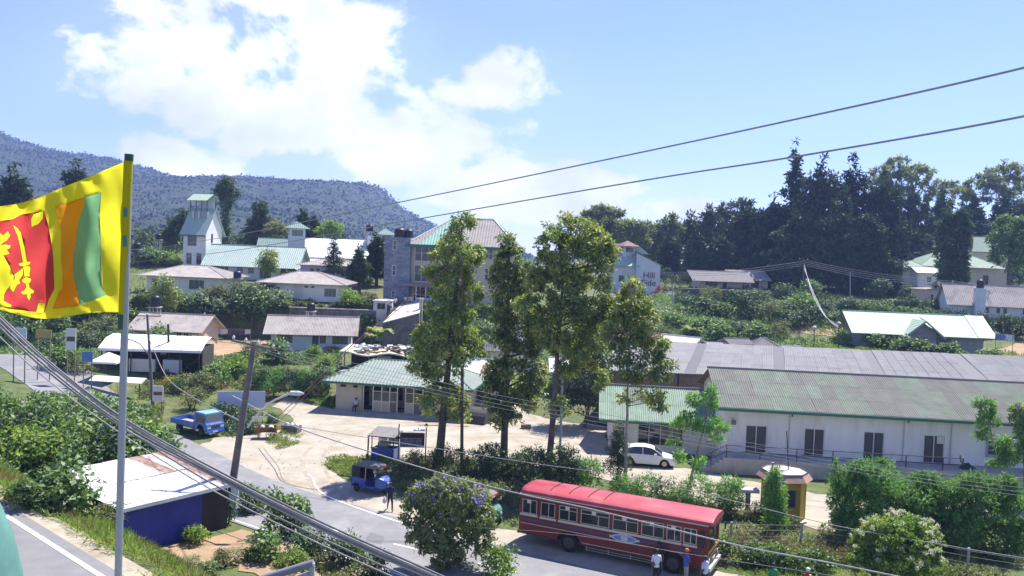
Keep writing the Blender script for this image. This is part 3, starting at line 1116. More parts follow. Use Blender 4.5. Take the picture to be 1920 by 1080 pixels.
def door(parent, x0, x1, z0, z1, mat='door_grey', frame='frame_white', side='front', w=0, d=0, name='door', y=0.0):
 fm = face_matrix(side, w, d)
 b = MB()
 b.box(x0 + .003, x0 + .07, y + .03, y + .12, z0, z1 - .003)
 b.box(x1 - .07, x1 - .003, y + .03, y + .12, z0, z1 - .003)
 b.box(x0 + .07, x1 - .07, y + .03, y + .12, z1 - .07, z1 - .003)
 fo = b.build('door_frame', frame, parent, mat4=fm)
 n = 2 if x1 - x0 > 1.25 else 1
 for i in range(n):
  a = x0 + .075 + (x1 - x0 - .15) * i / n
  c = x0 + .075 + (x1 - x0 - .15) * (i + 1) / n
  l = MB().box(a + .004, c - .004, y + .05, y + .09, z0 + .01, z1 - .075)
  l.box(a + .09, c - .09, y + .04, y + .05, z0 + .2, z0 + (z1 - z0) * .45)
  l.box(a + .09, c - .09, y + .04, y + .05, z0 + (z1 - z0) * .52, z1 - .2)
  l.build(name, mat, fo)
 return fo
def walls_box(parent, w, d, ht, mat, opens, found=1.5, gable=None, th=.2, mono=None):
 """four walls with real openings; gable: rise of triangular ends along x"""
 b = MB()
 b.wall(-w / 2, w / 2, -found, ht, 0, th, [o for o in opens.get('front', [])])
 b.wall(-w / 2, w / 2, -found, ht, d - th, d, [])
 b.wall(th, d - th, -found, ht, w / 2 - th, w / 2, opens.get('right', []), axis='y')
 b.wall(th, d - th, -found, ht, -w / 2, -w / 2 + th, opens.get('left', []), axis='y')
 if gable:
  for x in (-w / 2, w / 2 - th):
   b.prism([(0, ht), (d, ht), (d / 2, ht + gable)], 'x', x, x + th)
 b.box(-w / 2 + th, w / 2 - th, th, d - th, -.05, .02)
 return b.build('wall', mat, parent)
def roof_gable(parent, w, d, ht, rise, over=.6, mat='asbestos_house', pitch=.2, amp=.035, fascia=None, name='roof', ends=.5, ridge_cap=True):
 b = MB()
 hy = d / 2
 sl_ = rise / hy
 zl = ht - over * sl_ + .04
 zr = ht + rise + .04
 X = w / 2 + ends
 b.corr([(-X, -over, zl), (X, -over, zl), (X, hy, zr), (-X, hy, zr)], pitch, amp)
 b.corr([(X, d + over, zl), (-X, d + over, zl), (-X, hy, zr), (X, hy, zr)], pitch, amp)
 for s, ya in ((0, -over), (1, d + over)):
  P = [(-X, ya, zl - .045), (X, ya, zl - .045), (X, hy, zr - .045), (-X, hy, zr - .045)]
  if s:
   P = P[::-1]
  b.slab(P, .05)
 if ridge_cap:
  b.tube([(-X - .02, hy, zr + .02), (X + .02, hy, zr + .02)], .10, 6)
 r = b.build(name, mat, parent)
 if fascia:
  f = MB()
  f.box(-X, X, -over - .05, -over - .015, zl - .2, zl + .01)
  f.build('fascia', fascia, parent)
 return r
def roof_hip(parent, w, d, ht, rise, over=.7, mat='asbestos_house', pitch=.2, amp=.035, fascia=None, ridge=None, name='roof', caps=None):
 b = MB()
 X, Y0, Y1 = w / 2 + over, -over, d + over
 hy = d / 2
 r = ridge if ridge is not None else max(0.0, w / 2 - hy)
 z0, z1 = ht - .05, ht + rise
 A, B_, C_, D_ = (-X, Y0, z0), (X, Y0, z0), (X, Y1, z0), (-X, Y1, z0)
 E, F_ = (-r, hy, z1), (r, hy, z1)
 b.corr([A, B_, F_, E], pitch, amp)
 b.corr([C_, D_, E, F_], pitch, amp)
 b.corr([B_, C_, F_], pitch, amp)
 b.corr([D_, A, E], pitch, amp)
 lo = Vector((0, 0, -.05))
 b.slab([Vector(D_) + lo, Vector(C_) + lo, Vector(B_) + lo, Vector(A) + lo], .06)
 ro = b.build(name, mat, parent)
 k = MB()
 for p, q in ((A, E), (B_, F_), (C_, F_), (D_, E), (E, F_)):
  if (Vector(p) - Vector(q)).length > .1:
   k.tube([p, q], .09, 5)
 k.build('ridge_cap', caps or mat, ro)
 if fascia:
  f = MB()
  f.box(-X, X, Y0 - .04, Y0 - .01, z0 - .2, z0)
  f.box(X + .01, X + .04, Y0, Y1, z0 - .2, z0)
  f.box(-X - .04, -X - .01, Y0, Y1, z0 - .2, z0)
  f.build('fascia', fascia, parent)
 return ro
def openings(parent, w, d, spec):
 """spec: side -> list of (kind, x0, x1, z0, z1, {options})"""
 op = {}
 for side, L in spec.items():
  op[side] = [(o[1], o[2], o[3], o[4]) for o in L]
  for o in L:
   kw = o[5] if len(o) > 5 else {}
   if o[0] == 'win':
    window(parent, *o[1:5], side=side, w=w, d=d, **kw)
   elif o[0] == 'door':
    door(parent, *o[1:5], side=side, w=w, d=d, **kw)
 return op
def house(name, label, px, py, y, rot, w, d, ht, wall, roof, spec, group=None, cat='house', found=2.0, z=None, **rk):
 p = D(px, py, y)
 zz = h(p.x, p.y) if z is None else z
 t = thing(name, label, cat, (p.x, p.y, zz), radians(rot), group)
 op = openings(t, w, d, spec)
 if roof == 'gable':
  walls_box(t, w, d, ht, wall, op, found, gable=rk['rise'])
  roof_gable(t, w, d, ht, **rk)
 else:
  walls_box(t, w, d, ht, wall, op, found)
  roof_hip(t, w, d, ht, **rk)
 return t
def sheet_mesh(w, L, pitch, amp, per=4, skew=0.0):
 b = MB()
 b.corr([(0, 0, 0), (w, 0, 0), (w, L, 0), (0, L, 0)], pitch, amp, per=per)
 b.v = [(x + y * skew, y, z) for x, y, z in b.v]
 me = bpy.data.meshes.new('roof_sheet')
 me.from_pydata(b.v, [], b.f)
 return me
def sheet_roof(parent, A, B_, Dp, cols, rows, pitch, amp, mat_of, name='roof_sheet', rnd=None, lap=.06):
 """lay corrugated sheets one by one over the rectangle eave A->B, up the slope towards D; each is a part"""
 A, B_, Dp = Vector(A), Vector(B_), Vector(Dp)
 ex = (B_ - A)
 W_ = ex.length
 ex.normalize()
 ez = ex.cross(Dp - A).normalized()
 ey = ez.cross(ex)
 LL = (Dp - A).dot(ey)
 skew = (Dp - A).dot(ex) / LL
 cw, rl = W_ / cols, LL / rows
 cw_ = round(cw / pitch) * pitch if cw > 2 * pitch else cw
 meshes = {}
 rnd = rnd or random.Random(3)
 for r in range(rows):
  for c in range(cols):
   m = mat_of(c, r)
   if m is None:
    continue
   key = m
   if key not in meshes:
    meshes[key] = sheet_mesh(cw * 1.0, rl + lap, pitch, amp, skew=skew)
    meshes[key].materials.append(M(m))
   tilt = rnd.uniform(-.004, .004)
   o = A + ex * (c * cw + r * rl * skew + rnd.uniform(-.01, .01)) + ey * (r * rl - (lap if r else 0) + rnd.uniform(-.015, .015)) + ez * (.012 * r + rnd.uniform(0, .008))
   mt = Matrix(((ex.x, ey.x, ez.x, o.x), (ex.y, ey.y, ez.y, o.y), (ex.z, ey.z, ez.z, o.z), (0, 0, 0, 1)))
   mt = mt @ Matrix.Rotation(tilt, 4, 'Z')
   obj(name, meshes[key], None, parent, mat4=mt)
# ------------------------------------------------------------------ long white works building on its platform (right)
def long_building():
 a = W(1353, 845, 1.2)
 ang = radians(-5.2)
 w, d, ht = 36.0, 11.5, 4.9
 c = Vector((a.x + w / 2 * cos(ang), a.y + w / 2 * sin(ang), 0))
 t = thing('works_building', 'long white works building with mottled green and grey corrugated roof and row of dark doors', 'building', c, ang)
 x0 = -w / 2
 spec = [('door', 1.75, 3.35), ('door', 6.15, 7.65), ('door', 10.55, 12.05), ('door', 14.95, 16.45)]
 op = []
 for k, u, v_ in spec:
  op.append((x0 + u, x0 + v_, 1.22, 3.3))
 wn_ = (x0 + 19.55, x0 + 21.3, 2.0, 3.2)
 walls_box(t, w, d, ht, 'white_wall', {'front': op + [wn_]}, 1.0, gable=1.9)
 for i, o in enumerate(op):
  b = MB()
  b.box(o[0] + .003, o[0] + .06, .05, .14, o[2], o[3] - .003)
  b.box(o[1] - .06, o[1] - .003, .05, .14, o[2], o[3] - .003)
  b.box(o[0] + .06, o[1] - .06, .05, .14, o[3] - .06, o[3] - .003)
  m = (o[0] + o[1]) / 2
  b.box(m - .035, m + .035, .04, .10, o[2], o[3] - .06)
  f_ = b.build('door_frame', 'frame_white', t)
  for s in (0, 1):
   q0, q1 = (o[0] + .065, m - .04) if s == 0 else (m + .04, o[1] - .065)
   k_ = MB().box(q0, q1, .09, .13, o[2] + .01, o[3] - .065)
   for j in range(5):
    z = o[2] + .2 + j * .38
    k_.box(q0 + .05, q1 - .05, .08, .09, z, z + .3)
   k_.build('door', 'door_grey', f_)
  if i == 3:
   MB().box(m + .2, o[1] - .07, .02, .05, o[3] - .62, o[3] - .08).build('notice', 'frame_white', t)
 wo = window(t, *wn_, nx=2, nz=3, frame='frame_grey', fw=.09, sill=True)
 s = MB().box(wn_[0] - .12, wn_[1] + .12, -.03, -.004, wn_[3] + .003, wn_[3] + .13)
 s.box(wn_[0] - .12, wn_[0] - .003, -.03, -.004, wn_[2] - .1, wn_[3])
 s.box(wn_[1] + .003, wn_[1] + .12, -.03, -.004, wn_[2] - .1, wn_[3])
 s.build('window_surround', 'frame_grey', wo)
 for u in (5.0, 13.45, 16.9, 22.6):
  MB().tube([(x0 + u, -.06, 1.2), (x0 + u, -.06, ht - .15)], .045, 6).build('rain_pipe', 'pipe_white', t)
 over, rise, hy = .75, 1.9, d / 2
 zl = ht - over * rise / hy + .05
 X0, X1 = x0 - .55, -x0 + .4
 rnd = random.Random(5)
 cols = 35
 greens = {3, 4, 5, 9, 10, 14, 15, 16, 21, 22, 23, 24}
 def mo(c, r):
  if c in greens:
   return 'roof_green_worn' if rnd.random() < .8 else 'roof_grey_worn'
  return 'roof_green_worn' if rnd.random() < (.32 if r else .12) else 'roof_grey_worn'
 sheet_roof(t, (X0, -over, zl), (X1, -over, zl), (X0, hy, ht + rise + .05), cols, 3, .175, .032, mo, rnd=rnd)
 b = MB()
 b.slab([(X0, -over + .02, zl - .06), (X1, -over + .02, zl - .06), (X1, hy, ht + rise - .03), (X0, hy, ht + rise - .03)], .05)
 b.slab([(X0, hy, ht + rise - .03), (X1, hy, ht + rise - .03), (X1, d + over, zl - .06), (X0, d + over, zl - .06)], .05)
 b.build('roof_deck', 'wood_grey', t)
 b = MB()
 b.tube([(X0 - .05, hy, ht + rise + .10), (X1, hy, ht + rise + .10)], .11, 6)
 b.build('ridge_cap', 'roof_dark', t)
 b = MB()
 b.box(X0, X1, -over - .12, -over - .02, zl - .24, zl - .03)
 b.build('gutter', 'fascia_green', t)
 for u in (5.0, 13.45, 22.6):
  MB().box(x0 + u - .06, x0 + u + .06, -over - .1, -over, zl - .42, zl - .24).build('gutter_outlet', 'fascia_green', t)
 b = MB()
 b.box(X0 - .06, X0 - .01, -over, d + over, zl - .2, zl - .2 + .01)
 l = thing('wall_lamp', 'small floodlight on bracket on the white wall beside the first dark door', 'lamp', t.matrix_world @ Vector((0, 0, 0)))
 l.location = Matrix.Translation(c) @ Matrix.Rotation(ang, 4, 'Z') @ Vector((x0 + .75, 0, 3.5))
 l.rotation_euler = (0, 0, ang)
 MB().bar((0, -.003, .2), (-.1, -.45, .35), .05).build('bracket', 'iron', l)
 MB().box(-.16, .16, -.5, -.25, -.15, .17).build('lamp_head', 'wood_grey', l)
 pf = thing('loading_platform', 'raised pale concrete platform with steps along the white works building', 'platform', c, ang)
 b = MB()
 b.box(x0 - .2, x0 + 24, -2.35, -.002, -.4, 1.2)
 b.build('slab', 'plinth', pf)
 for k in range(6):
  MB().box(x0 - .2 - .32 * (k + 1), x0 - .203 - .32 * k, -2.3, -.3, -.3, 1.2 - .2 * (k + 1)).build('step', 'plinth', pf)
 rl = thing('platform_railing', 'dark iron two bar railing along the edge of the loading platform', 'railing', c, ang)
 posts = [0.0, 2.45, 5.1, 7.7, 10.3, 12.9, 15.5, 16.9]
 for u in posts:
  MB().box(x0 + u - .035, x0 + u + .035, -2.3, -2.23, 1.2, 2.15).build('post', 'iron', rl)
 for z in (1.68, 2.15):
  q = MB()
  q.bar((x0, -2.265, z), (x0 + 16.9, -2.265, z), .05)
  q.bar((x0, -2.265, z), (x0 - 2.2, -2.265, z - 1.25), .05)
  q.build('rail', 'iron', rl)
 for u, zz in ((-1.1, .4), (-2.1, -.1)):
  MB().box(x0 + u - .03, x0 + u + .03, -2.3, -2.23, zz, zz + 1.17).build('post', 'iron', rl)
 hp = thing('sack_heap', 'dark crumpled sack lying on the platform beside the last railing post', 'sack', c, ang)
 hp.location = Matrix.Translation(c) @ Matrix.Rotation(ang, 4, 'Z') @ Vector((x0 + 17.7, -1.2, 1.2))
 v_, f_ = [], []
 b = MB()
 rr = random.Random(2)
 b.lathe([(.02, .38), (.3, .3), (.5, .14), (.55, 0)][::-1], 10)
 b.v = [(x * rr.uniform(.7, 1.3), y * rr.uniform(.7, 1.2), z * rr.uniform(.6, 1.3)) for x, y, z in b.v]
 b.build('sack_body', 'iron', hp, smooth=True)
 MB().tube([(0, 0, .1), (-.5, 0, .5), (-.62, -.1, .95)], .06, 6).build('sack_neck', 'wood_grey', hp)
 sg = tag(MB().box(-.45, .45, -.03, 0, -.14, .14).build('wall_sign', 'petal_orange', None), 'small red and yellow sign on the white wall past the grey window', 'sign')
 sg.location = Matrix.Translation(c) @ Matrix.Rotation(ang, 4, 'Z') @ Vector((x0 + 22.9, -.004, 2.75))
 sg.rotation_euler = (0, 0, ang)
 return t, c, ang
LB, LBC, LBA = long_building()
def low_building():
 ang = radians(-5.2)
 a = W(1141, 843, 0)
 w, d, ht = 11.5, 7.0, 3.0
 c = Vector((a.x + w / 2 * cos(ang), a.y + w / 2 * sin(ang), 0))
 t = thing('annexe', 'low white annexe with faded green corrugated roof adjoining the long works building', 'building', c, ang)
 x0 = -w / 2
 op = {'front': [(x0 + .8, x0 + 1.3, .05, 2.0), (x0 + 2.3, x0 + 6.0, .55, 2.3)]}
 walls_box(t, w, d, ht, 'white_wall', op, .6, gable=1.75)
 door(t, x0 + .8, x0 + 1.3, .05, 2.0)
 window(t, x0 + 2.3, x0 + 6.0, .55, 2.3, nx=4, nz=1, fw=.07)
 b = MB()
 b.slab([(x0 + 2.0, -.9, 2.45), (x0 + 10, -.9, 2.45), (x0 + 10, -.003, 2.7), (x0 + 2.0, -.003, 2.7)], .05)
 b.build('canopy', 'zinc_dull', t)
 over, rise, hy = .8, 1.75, d / 2
 zl = ht - over * rise / hy + .05
 rnd = random.Random(8)
 sheet_roof(t, (x0 - .9, -over, zl), (-x0, -over, zl), (x0 - .9, hy, ht + rise + .05), 12, 2, .175, .032,
    lambda c_, r: 'roof_green' if rnd.random() < .85 else 'roof_green_worn', rnd=rnd)
 b = MB()
 X0, X1 = x0 - .9, -x0
 b.slab([(X0, -over + .02, zl - .06), (X1, -over + .02, zl - .06), (X1, hy, ht + rise - .03), (X0, hy, ht + rise - .03)], .05)
 b.slab([(X0, hy, ht + rise - .03), (X1, hy, ht + rise - .03), (X1, d + over, zl - .06), (X0, d + over, zl - .06)], .05)
 b.build('roof_deck', 'wood_grey', t)
 MB().tube([(X0, hy, ht + rise + .1), (X1, hy, ht + rise + .1)], .1, 6).build('ridge_cap', 'roof_dark', t)
 MB().box(X0, X1, -over - .12, -over - .02, zl - .22, zl - .03).build('gutter', 'fascia_green', t)
 return t
low_building()
def grey_shed():
 ang = radians(-1.5)
 a = W(1237, 698, 5.2)
 w = 52.0
 d, ht = 15.0, 5.2
 SK = d * math.tan(radians(15.5))             # the plot is not square: the sheds' ends run askew
 c = Vector((a.x - 5.5 + w / 2 * cos(ang), a.y + .5 + w / 2 * sin(ang), 0))
 t = thing('storage_shed', 'very long storage shed with grey corrugated roof split by dark strips', 'shed', c, ang)
 x0 = -w / 2
 b = MB()
 b.wall(x0, -x0, -.5, ht - .1, 0, .15, [])
 b.wall(x0 + SK, -x0 + SK, -.5, ht + 1.1, d - .15, d, [])
 b.build('wall', 'shade_interior', t)
 pm = bpy.data.meshes.new('wall_panel')
 q = MB()
 for i in range(14):
  q.box(i * .25, i * .25 + .235, -.04, -.004, 2.2, ht - .12)
 pm.from_pydata(q.v, [], q.f)
 pm.materials.append(M('wood_grey'))
 for i in range(14):
  obj('wall_panel', pm, None, t, loc=(x0 + .1 + i * 3.65, 0, 0))
 zl, zr = ht, ht + 1.35
 strips = [(7.7, 1.1), (16.0, 1.15), (25.6, 1.15), (35.2, 1.2)]
 col = 0
 u = -.5
 rnd = random.Random(4)
 bays = []
 for s, sw in strips + [(w + .5, 0)]:
  bays.append((u, s))
  u = s + sw
 for a_, b_ in bays:
  n = max(1, round((b_ - a_) / 1.05))
  sheet_roof(t, (x0 + a_, -.5, zl), (x0 + b_, -.5, zl), (x0 + a_ + SK, d, zr), n, 3, .177, .035, lambda c_, r: 'asbestos', rnd=rnd)
 for s, sw in strips:
  q = MB()
  q.slab([(x0 + s + .01, -.5, zl - .02), (x0 + s + sw - .01, -.5, zl - .02), (x0 + s + sw - .01 + SK, d, zr - .02), (x0 + s + .01 + SK, d, zr - .02)], .02)
  q.build('roof_strip', 'translucent_sheet', t)
 q = MB()
 q.slab([(x0 - .4, -.45, zl - .1), (-x0 + .4, -.45, zl - .1), (-x0 + .4 + SK, d, zr - .1), (x0 - .4 + SK, d, zr - .1)], .05)
 q.slab([(x0 - .4 + SK, d + .02, zr - .1), (-x0 + .4 + SK, d + .02, zr - .1), (-x0 + .4 + SK, d + 8, zr - 1.0), (x0 - .4 + SK, d + 8, zr - 1.0)], .05)
 q.build('roof_deck', 'wood_grey', t)
 return t
grey_shed()
# ------------------------------------------------------------------ hut on the dirt yard
def yard_hut():
 ang = radians(-9)
 a = W(629, 768, 0.05)
 w, d, ht = 12.6, 6.2, 2.95
 c = Vector((a.x + w / 2 * cos(ang), a.y + w / 2 * sin(ang), 0.05))
 t = thing('yard_hut', 'cream walled hut with pale green ribbed hip roof and glazed veranda on the dirt yard', 'hut', c, ang)
 x0 = -w / 2
 b = MB()
 th = .2
 b.wall(x0, x0 + 2.6, -.3, ht, 0, th, [(x0 + .45, x0 + 1.0, 2.25, 2.5), (x0 + 1.7, x0 + 2.15, 2.25, 2.5)])
 b.wall(x0 + 2.6, -x0, 2.62, ht, 0, th)
 b.wall(x0, -x0, -.3, ht, d - th, d)
 b.wall(th, d - th, -.3, ht, -x0 - th, -x0, axis='y')
 b.wall(th, d - th, -.3, ht, x0, x0 + th, axis='y')
 b.wall(x0 + 2.6, -x0, -.3, .1, 0, th)
 b.wall(x0 + 2.6, -x0, .1, ht, 2.2, 2.3, [(x0 + 3.0, x0 + 3.9, .1, 2.1), (x0 + 4.4, x0 + 6.0, .9, 2.1), (x0 + 7.5, x0 + 9.5, .9, 2.1)])
 b.box(x0 + th, -x0 - th, th, d - th, -.1, 0.02)
 b.build('wall', 'cream_wall', t)
 for u in (.45, 1.7):
  q = MB()
  for j in range(5):
   q.box(x0 + u + j * .11, x0 + u + j * .11 + .035, .04, .12, 2.25, 2.5)
  q.build('vent_grille', 'frame_brown', t)
 us = [2.72, 3.7, 4.55, 5.35, 6.1, 6.9, 7.7, 8.6, 9.5, 10.6, 11.6, 12.45]
 for u in us:
  MB().box(x0 + u - .05, x0 + u + .05, .05, .15, .1, 2.62).build('post', 'frame_white', t)
 for i, (u, v_) in enumerate(zip(us[:-1], us[1:])):
  if i in (0, 4):
   continue
  MB().box(x0 + u + .05, x0 + v_ - .05, .08, .13, 2.0, 2.06).build('screen_rail', 'frame_white', t)
  wo = MB().box(x0 + u + .05, x0 + v_ - .05, .08, .13, 1.05, 1.13).build('screen_rail', 'frame_white', t)
  MB().box(x0 + u + .05, x0 + v_ - .05, .10, .11, 1.13, 2.0).build('pane', 'glass_dark', wo)
  MB().box(x0 + u + .05, x0 + v_ - .05, .09, .12, .1, 1.05).build('panel', 'cream_wall' if i % 3 else 'wood_grey', wo)
 MB().box(x0 - .6, -x0 + .6, -1.3, -.003, -.4, .09).build('step', 'concrete', t)
 M('roof_hut', (0.235, 0.29, 0.245), .7, .1, 1.0, rgb2=(0.30, 0.315, 0.285))
 roof_hip(t, w, d, ht, 1.75, over=1.0, mat='roof_hut', pitch=.33, amp=.04, fascia='fascia_green', ridge=3.6, caps='roof_green')
 return t
yard_hut()
# ------------------------------------------------------------------ houses on the lower terrace
wf = dict(frame='frame_white')
house('bungalow', 'white bungalow with long grey corrugated roof and blue door on the terrace', 583, 653, 106.5, 8, 9.8, 6, 2.5, 'bluewhite_wall', 'gable',
  {'front': [('win', -4.2, -2.3, .95, 2.05, dict(nx=3, frame='frame_brown', glass='curtain')), ('door', .05, 1.0, .02, 2.15, dict(mat='door_blue')),
     ('win', 1.05, 1.8, .95, 2.05, dict(nx=1, frame='frame_brown', glass='curtain')), ('win', 2.6, 4.5, .9, 2.05, dict(nx=3, frame='frame_brown', glass='curtain'))]},
  rise=1.55, over=.9, pitch=.18, ends=.9)
house('cottage', 'cream cottage with grey corrugated gable roof behind the flagpole', 311, 640, 104, -3, 8.2, 6, 2.4, 'cream_wall', 'gable',
  {'front': [('win', 1.2, 1.9, .9, 2.0, dict(nx=2, frame='frame_white')), ('win', 2.1, 2.8, .9, 2.0, dict(nx=2, frame='frame_white')), ('door', -1.6, -.7, .02, 2.1)]},
  rise=1.5, over=.7, pitch=.18, ends=.7)
house('hip_roof_house', 'white hip roofed house with pinkish middle bay between the leafy bushes', 566, 560, 123, 0, 10.6, 7.5, 2.6, 'white_wall', 'hip',
  {'front': [('win', -4.7, -3.2, .75, 1.9, dict(nx=3, frame='frame_grey', glass='glass_pale')), ('win', 3.2, 4.9, .75, 1.95, dict(nx=3, frame='frame_grey', glass='glass_pale')),
     ('win', .3, .9, 1.9, 2.25, dict(nx=1)), ('win', 1.2, 1.8, 1.9, 2.25, dict(nx=1)), ('door', -1.1, -.25, .02, 2.1, dict(mat='white_wall'))]},
  rise=1.55, over=1.15, pitch=.25)
house('hip_roof_house', 'white hip roofed house with wide window beside the blue tank, next to the flag', 345, 552, 126, -3, 11.4, 7.5, 2.6, 'white_wall', 'hip',
  {'front': [('win', -3.4, -1.7, 1.4, 2.1, dict(nx=2, frame='frame_grey')), ('win', .7, 3.0, .7, 2.1, dict(nx=3, frame='frame_grey', glass='curtain')),
     ('door', -5.0, -4.1, .02, 2.1, dict(mat='frame_brown')), ('door', 4.2, 4.9, .02, 2.1, dict(mat='white_wall'))]},
  rise=1.5, over=1.1, pitch=.25)
t = house('classroom_block', 'white single storey classroom block under a long mint green gable roof', 470, 522, 141, 0, 14.6, 8, 2.7, 'bluewhite_wall', 'gable',
   {'front': [('win', -6.6, -3.7, .6, 2.2, dict(nx=4, frame='frame_white', glass='curtain')), ('win', -2.4, -1.3, 1.0, 2.1, dict(nx=2)), ('win', -.5, .5, 1.0, 2.1, dict(nx=2)),
      ('win', 1.4, 3.4, .3, 2.2, dict(nx=3, frame='frame_white', glass='curtain')), ('door', 4.8, 5.8, .02, 2.1), ('win', 6.2, 7.1, 1.0, 2.0, dict(nx=2))]},
   rise=2.9, over=.8, mat='roof_mint', pitch=.35, amp=.02, ends=.8)
b = MB()
b.slab([(7.6, -1.2, 2.1), (12.6, -1.2, 2.0), (12.6, 3, 2.6), (7.6, 3, 2.7)], .08)
b.build('side_roof', 'roof_white', t)
b = MB()
for u in (8.0, 10.2, 12.4):
 b.box(u, u + .15, -.9, -.75, -1, 2.0)
b.box(7.5, 12.4, 2.6, 2.8, -1, 2.2)
b.build('side_wall', 'bluewhite_wall', t)
def tower_house():
 y = 147
 p = D(364, 488, y)
 t = thing('tower_house', 'tall white tower house with steep pale green roof and small rooftop water shelter', 'house', (p.x, p.y, h(p.x, p.y)), radians(-14))
 w, d, ht = 4.4, 4.8, 7.3
 op = openings(t, w, d, {'front': [('win', -1.4, .4, 4.4, 6.4, dict(nx=2, frame='frame_grey')), ('win', -1.6, -.5, 1.2, 3.2, dict(nx=2, glass='glass_blue')),
          ('win', .4, 1.4, 1.2, 3.2, dict(nx=2, frame='frame_grey'))],
       'right': [('win', 1.5, 2.1, 5.0, 6.6, dict(nx=1, frame='frame_grey'))]})
 walls_box(t, w, d, ht, 'white_wall', op, 3, gable=3.6)
 roof_gable(t, w, d, ht, 3.6, over=.7, mat='roof_mint', pitch=.4, amp=.02, fascia='fascia_green', ends=.35)
 b = MB()
 b.box(-1.9, 1.5, 1.3, 3.9, 9.0, 10.4)
 b.build('shelter_base', 'frame_grey', t)
 for x in (-1.85, -.75, .35, 1.42):
  MB().box(x - .05, x + .05, 1.28, 1.38, 10.4, 12.6).build('post', 'iron', t)
  MB().box(x - .05, x + .05, 3.8, 3.9, 10.4, 12.9).build('post', 'iron', t)
 MB().box(-1.8, 1.4, 3.65, 3.7, 10.4, 12.9).build('shelter_back', 'bluewhite_wall', t)
 b = MB()
 b.corr([(-2.2, .7, 12.3), (1.8, .7, 12.3), (1.8, 2.7, 13.5), (-2.2, 2.7, 13.5)], .35, .02)
 b.corr([(1.8, 4.6, 12.3), (-2.2, 4.6, 12.3), (-2.2, 2.7, 13.5), (1.8, 2.7, 13.5)], .35, .02)
 b.build('shelter_roof', 'roof_lime', t)
 b = MB()
 for x in (-1.1, .0):
  b.lathe([(.14, 9.2), (.14, 10.3), (.02, 10.5)], 8, (x, 1.1, 0))
 b.build('pipe', 'frame_white', t)
 return t
tower_house()
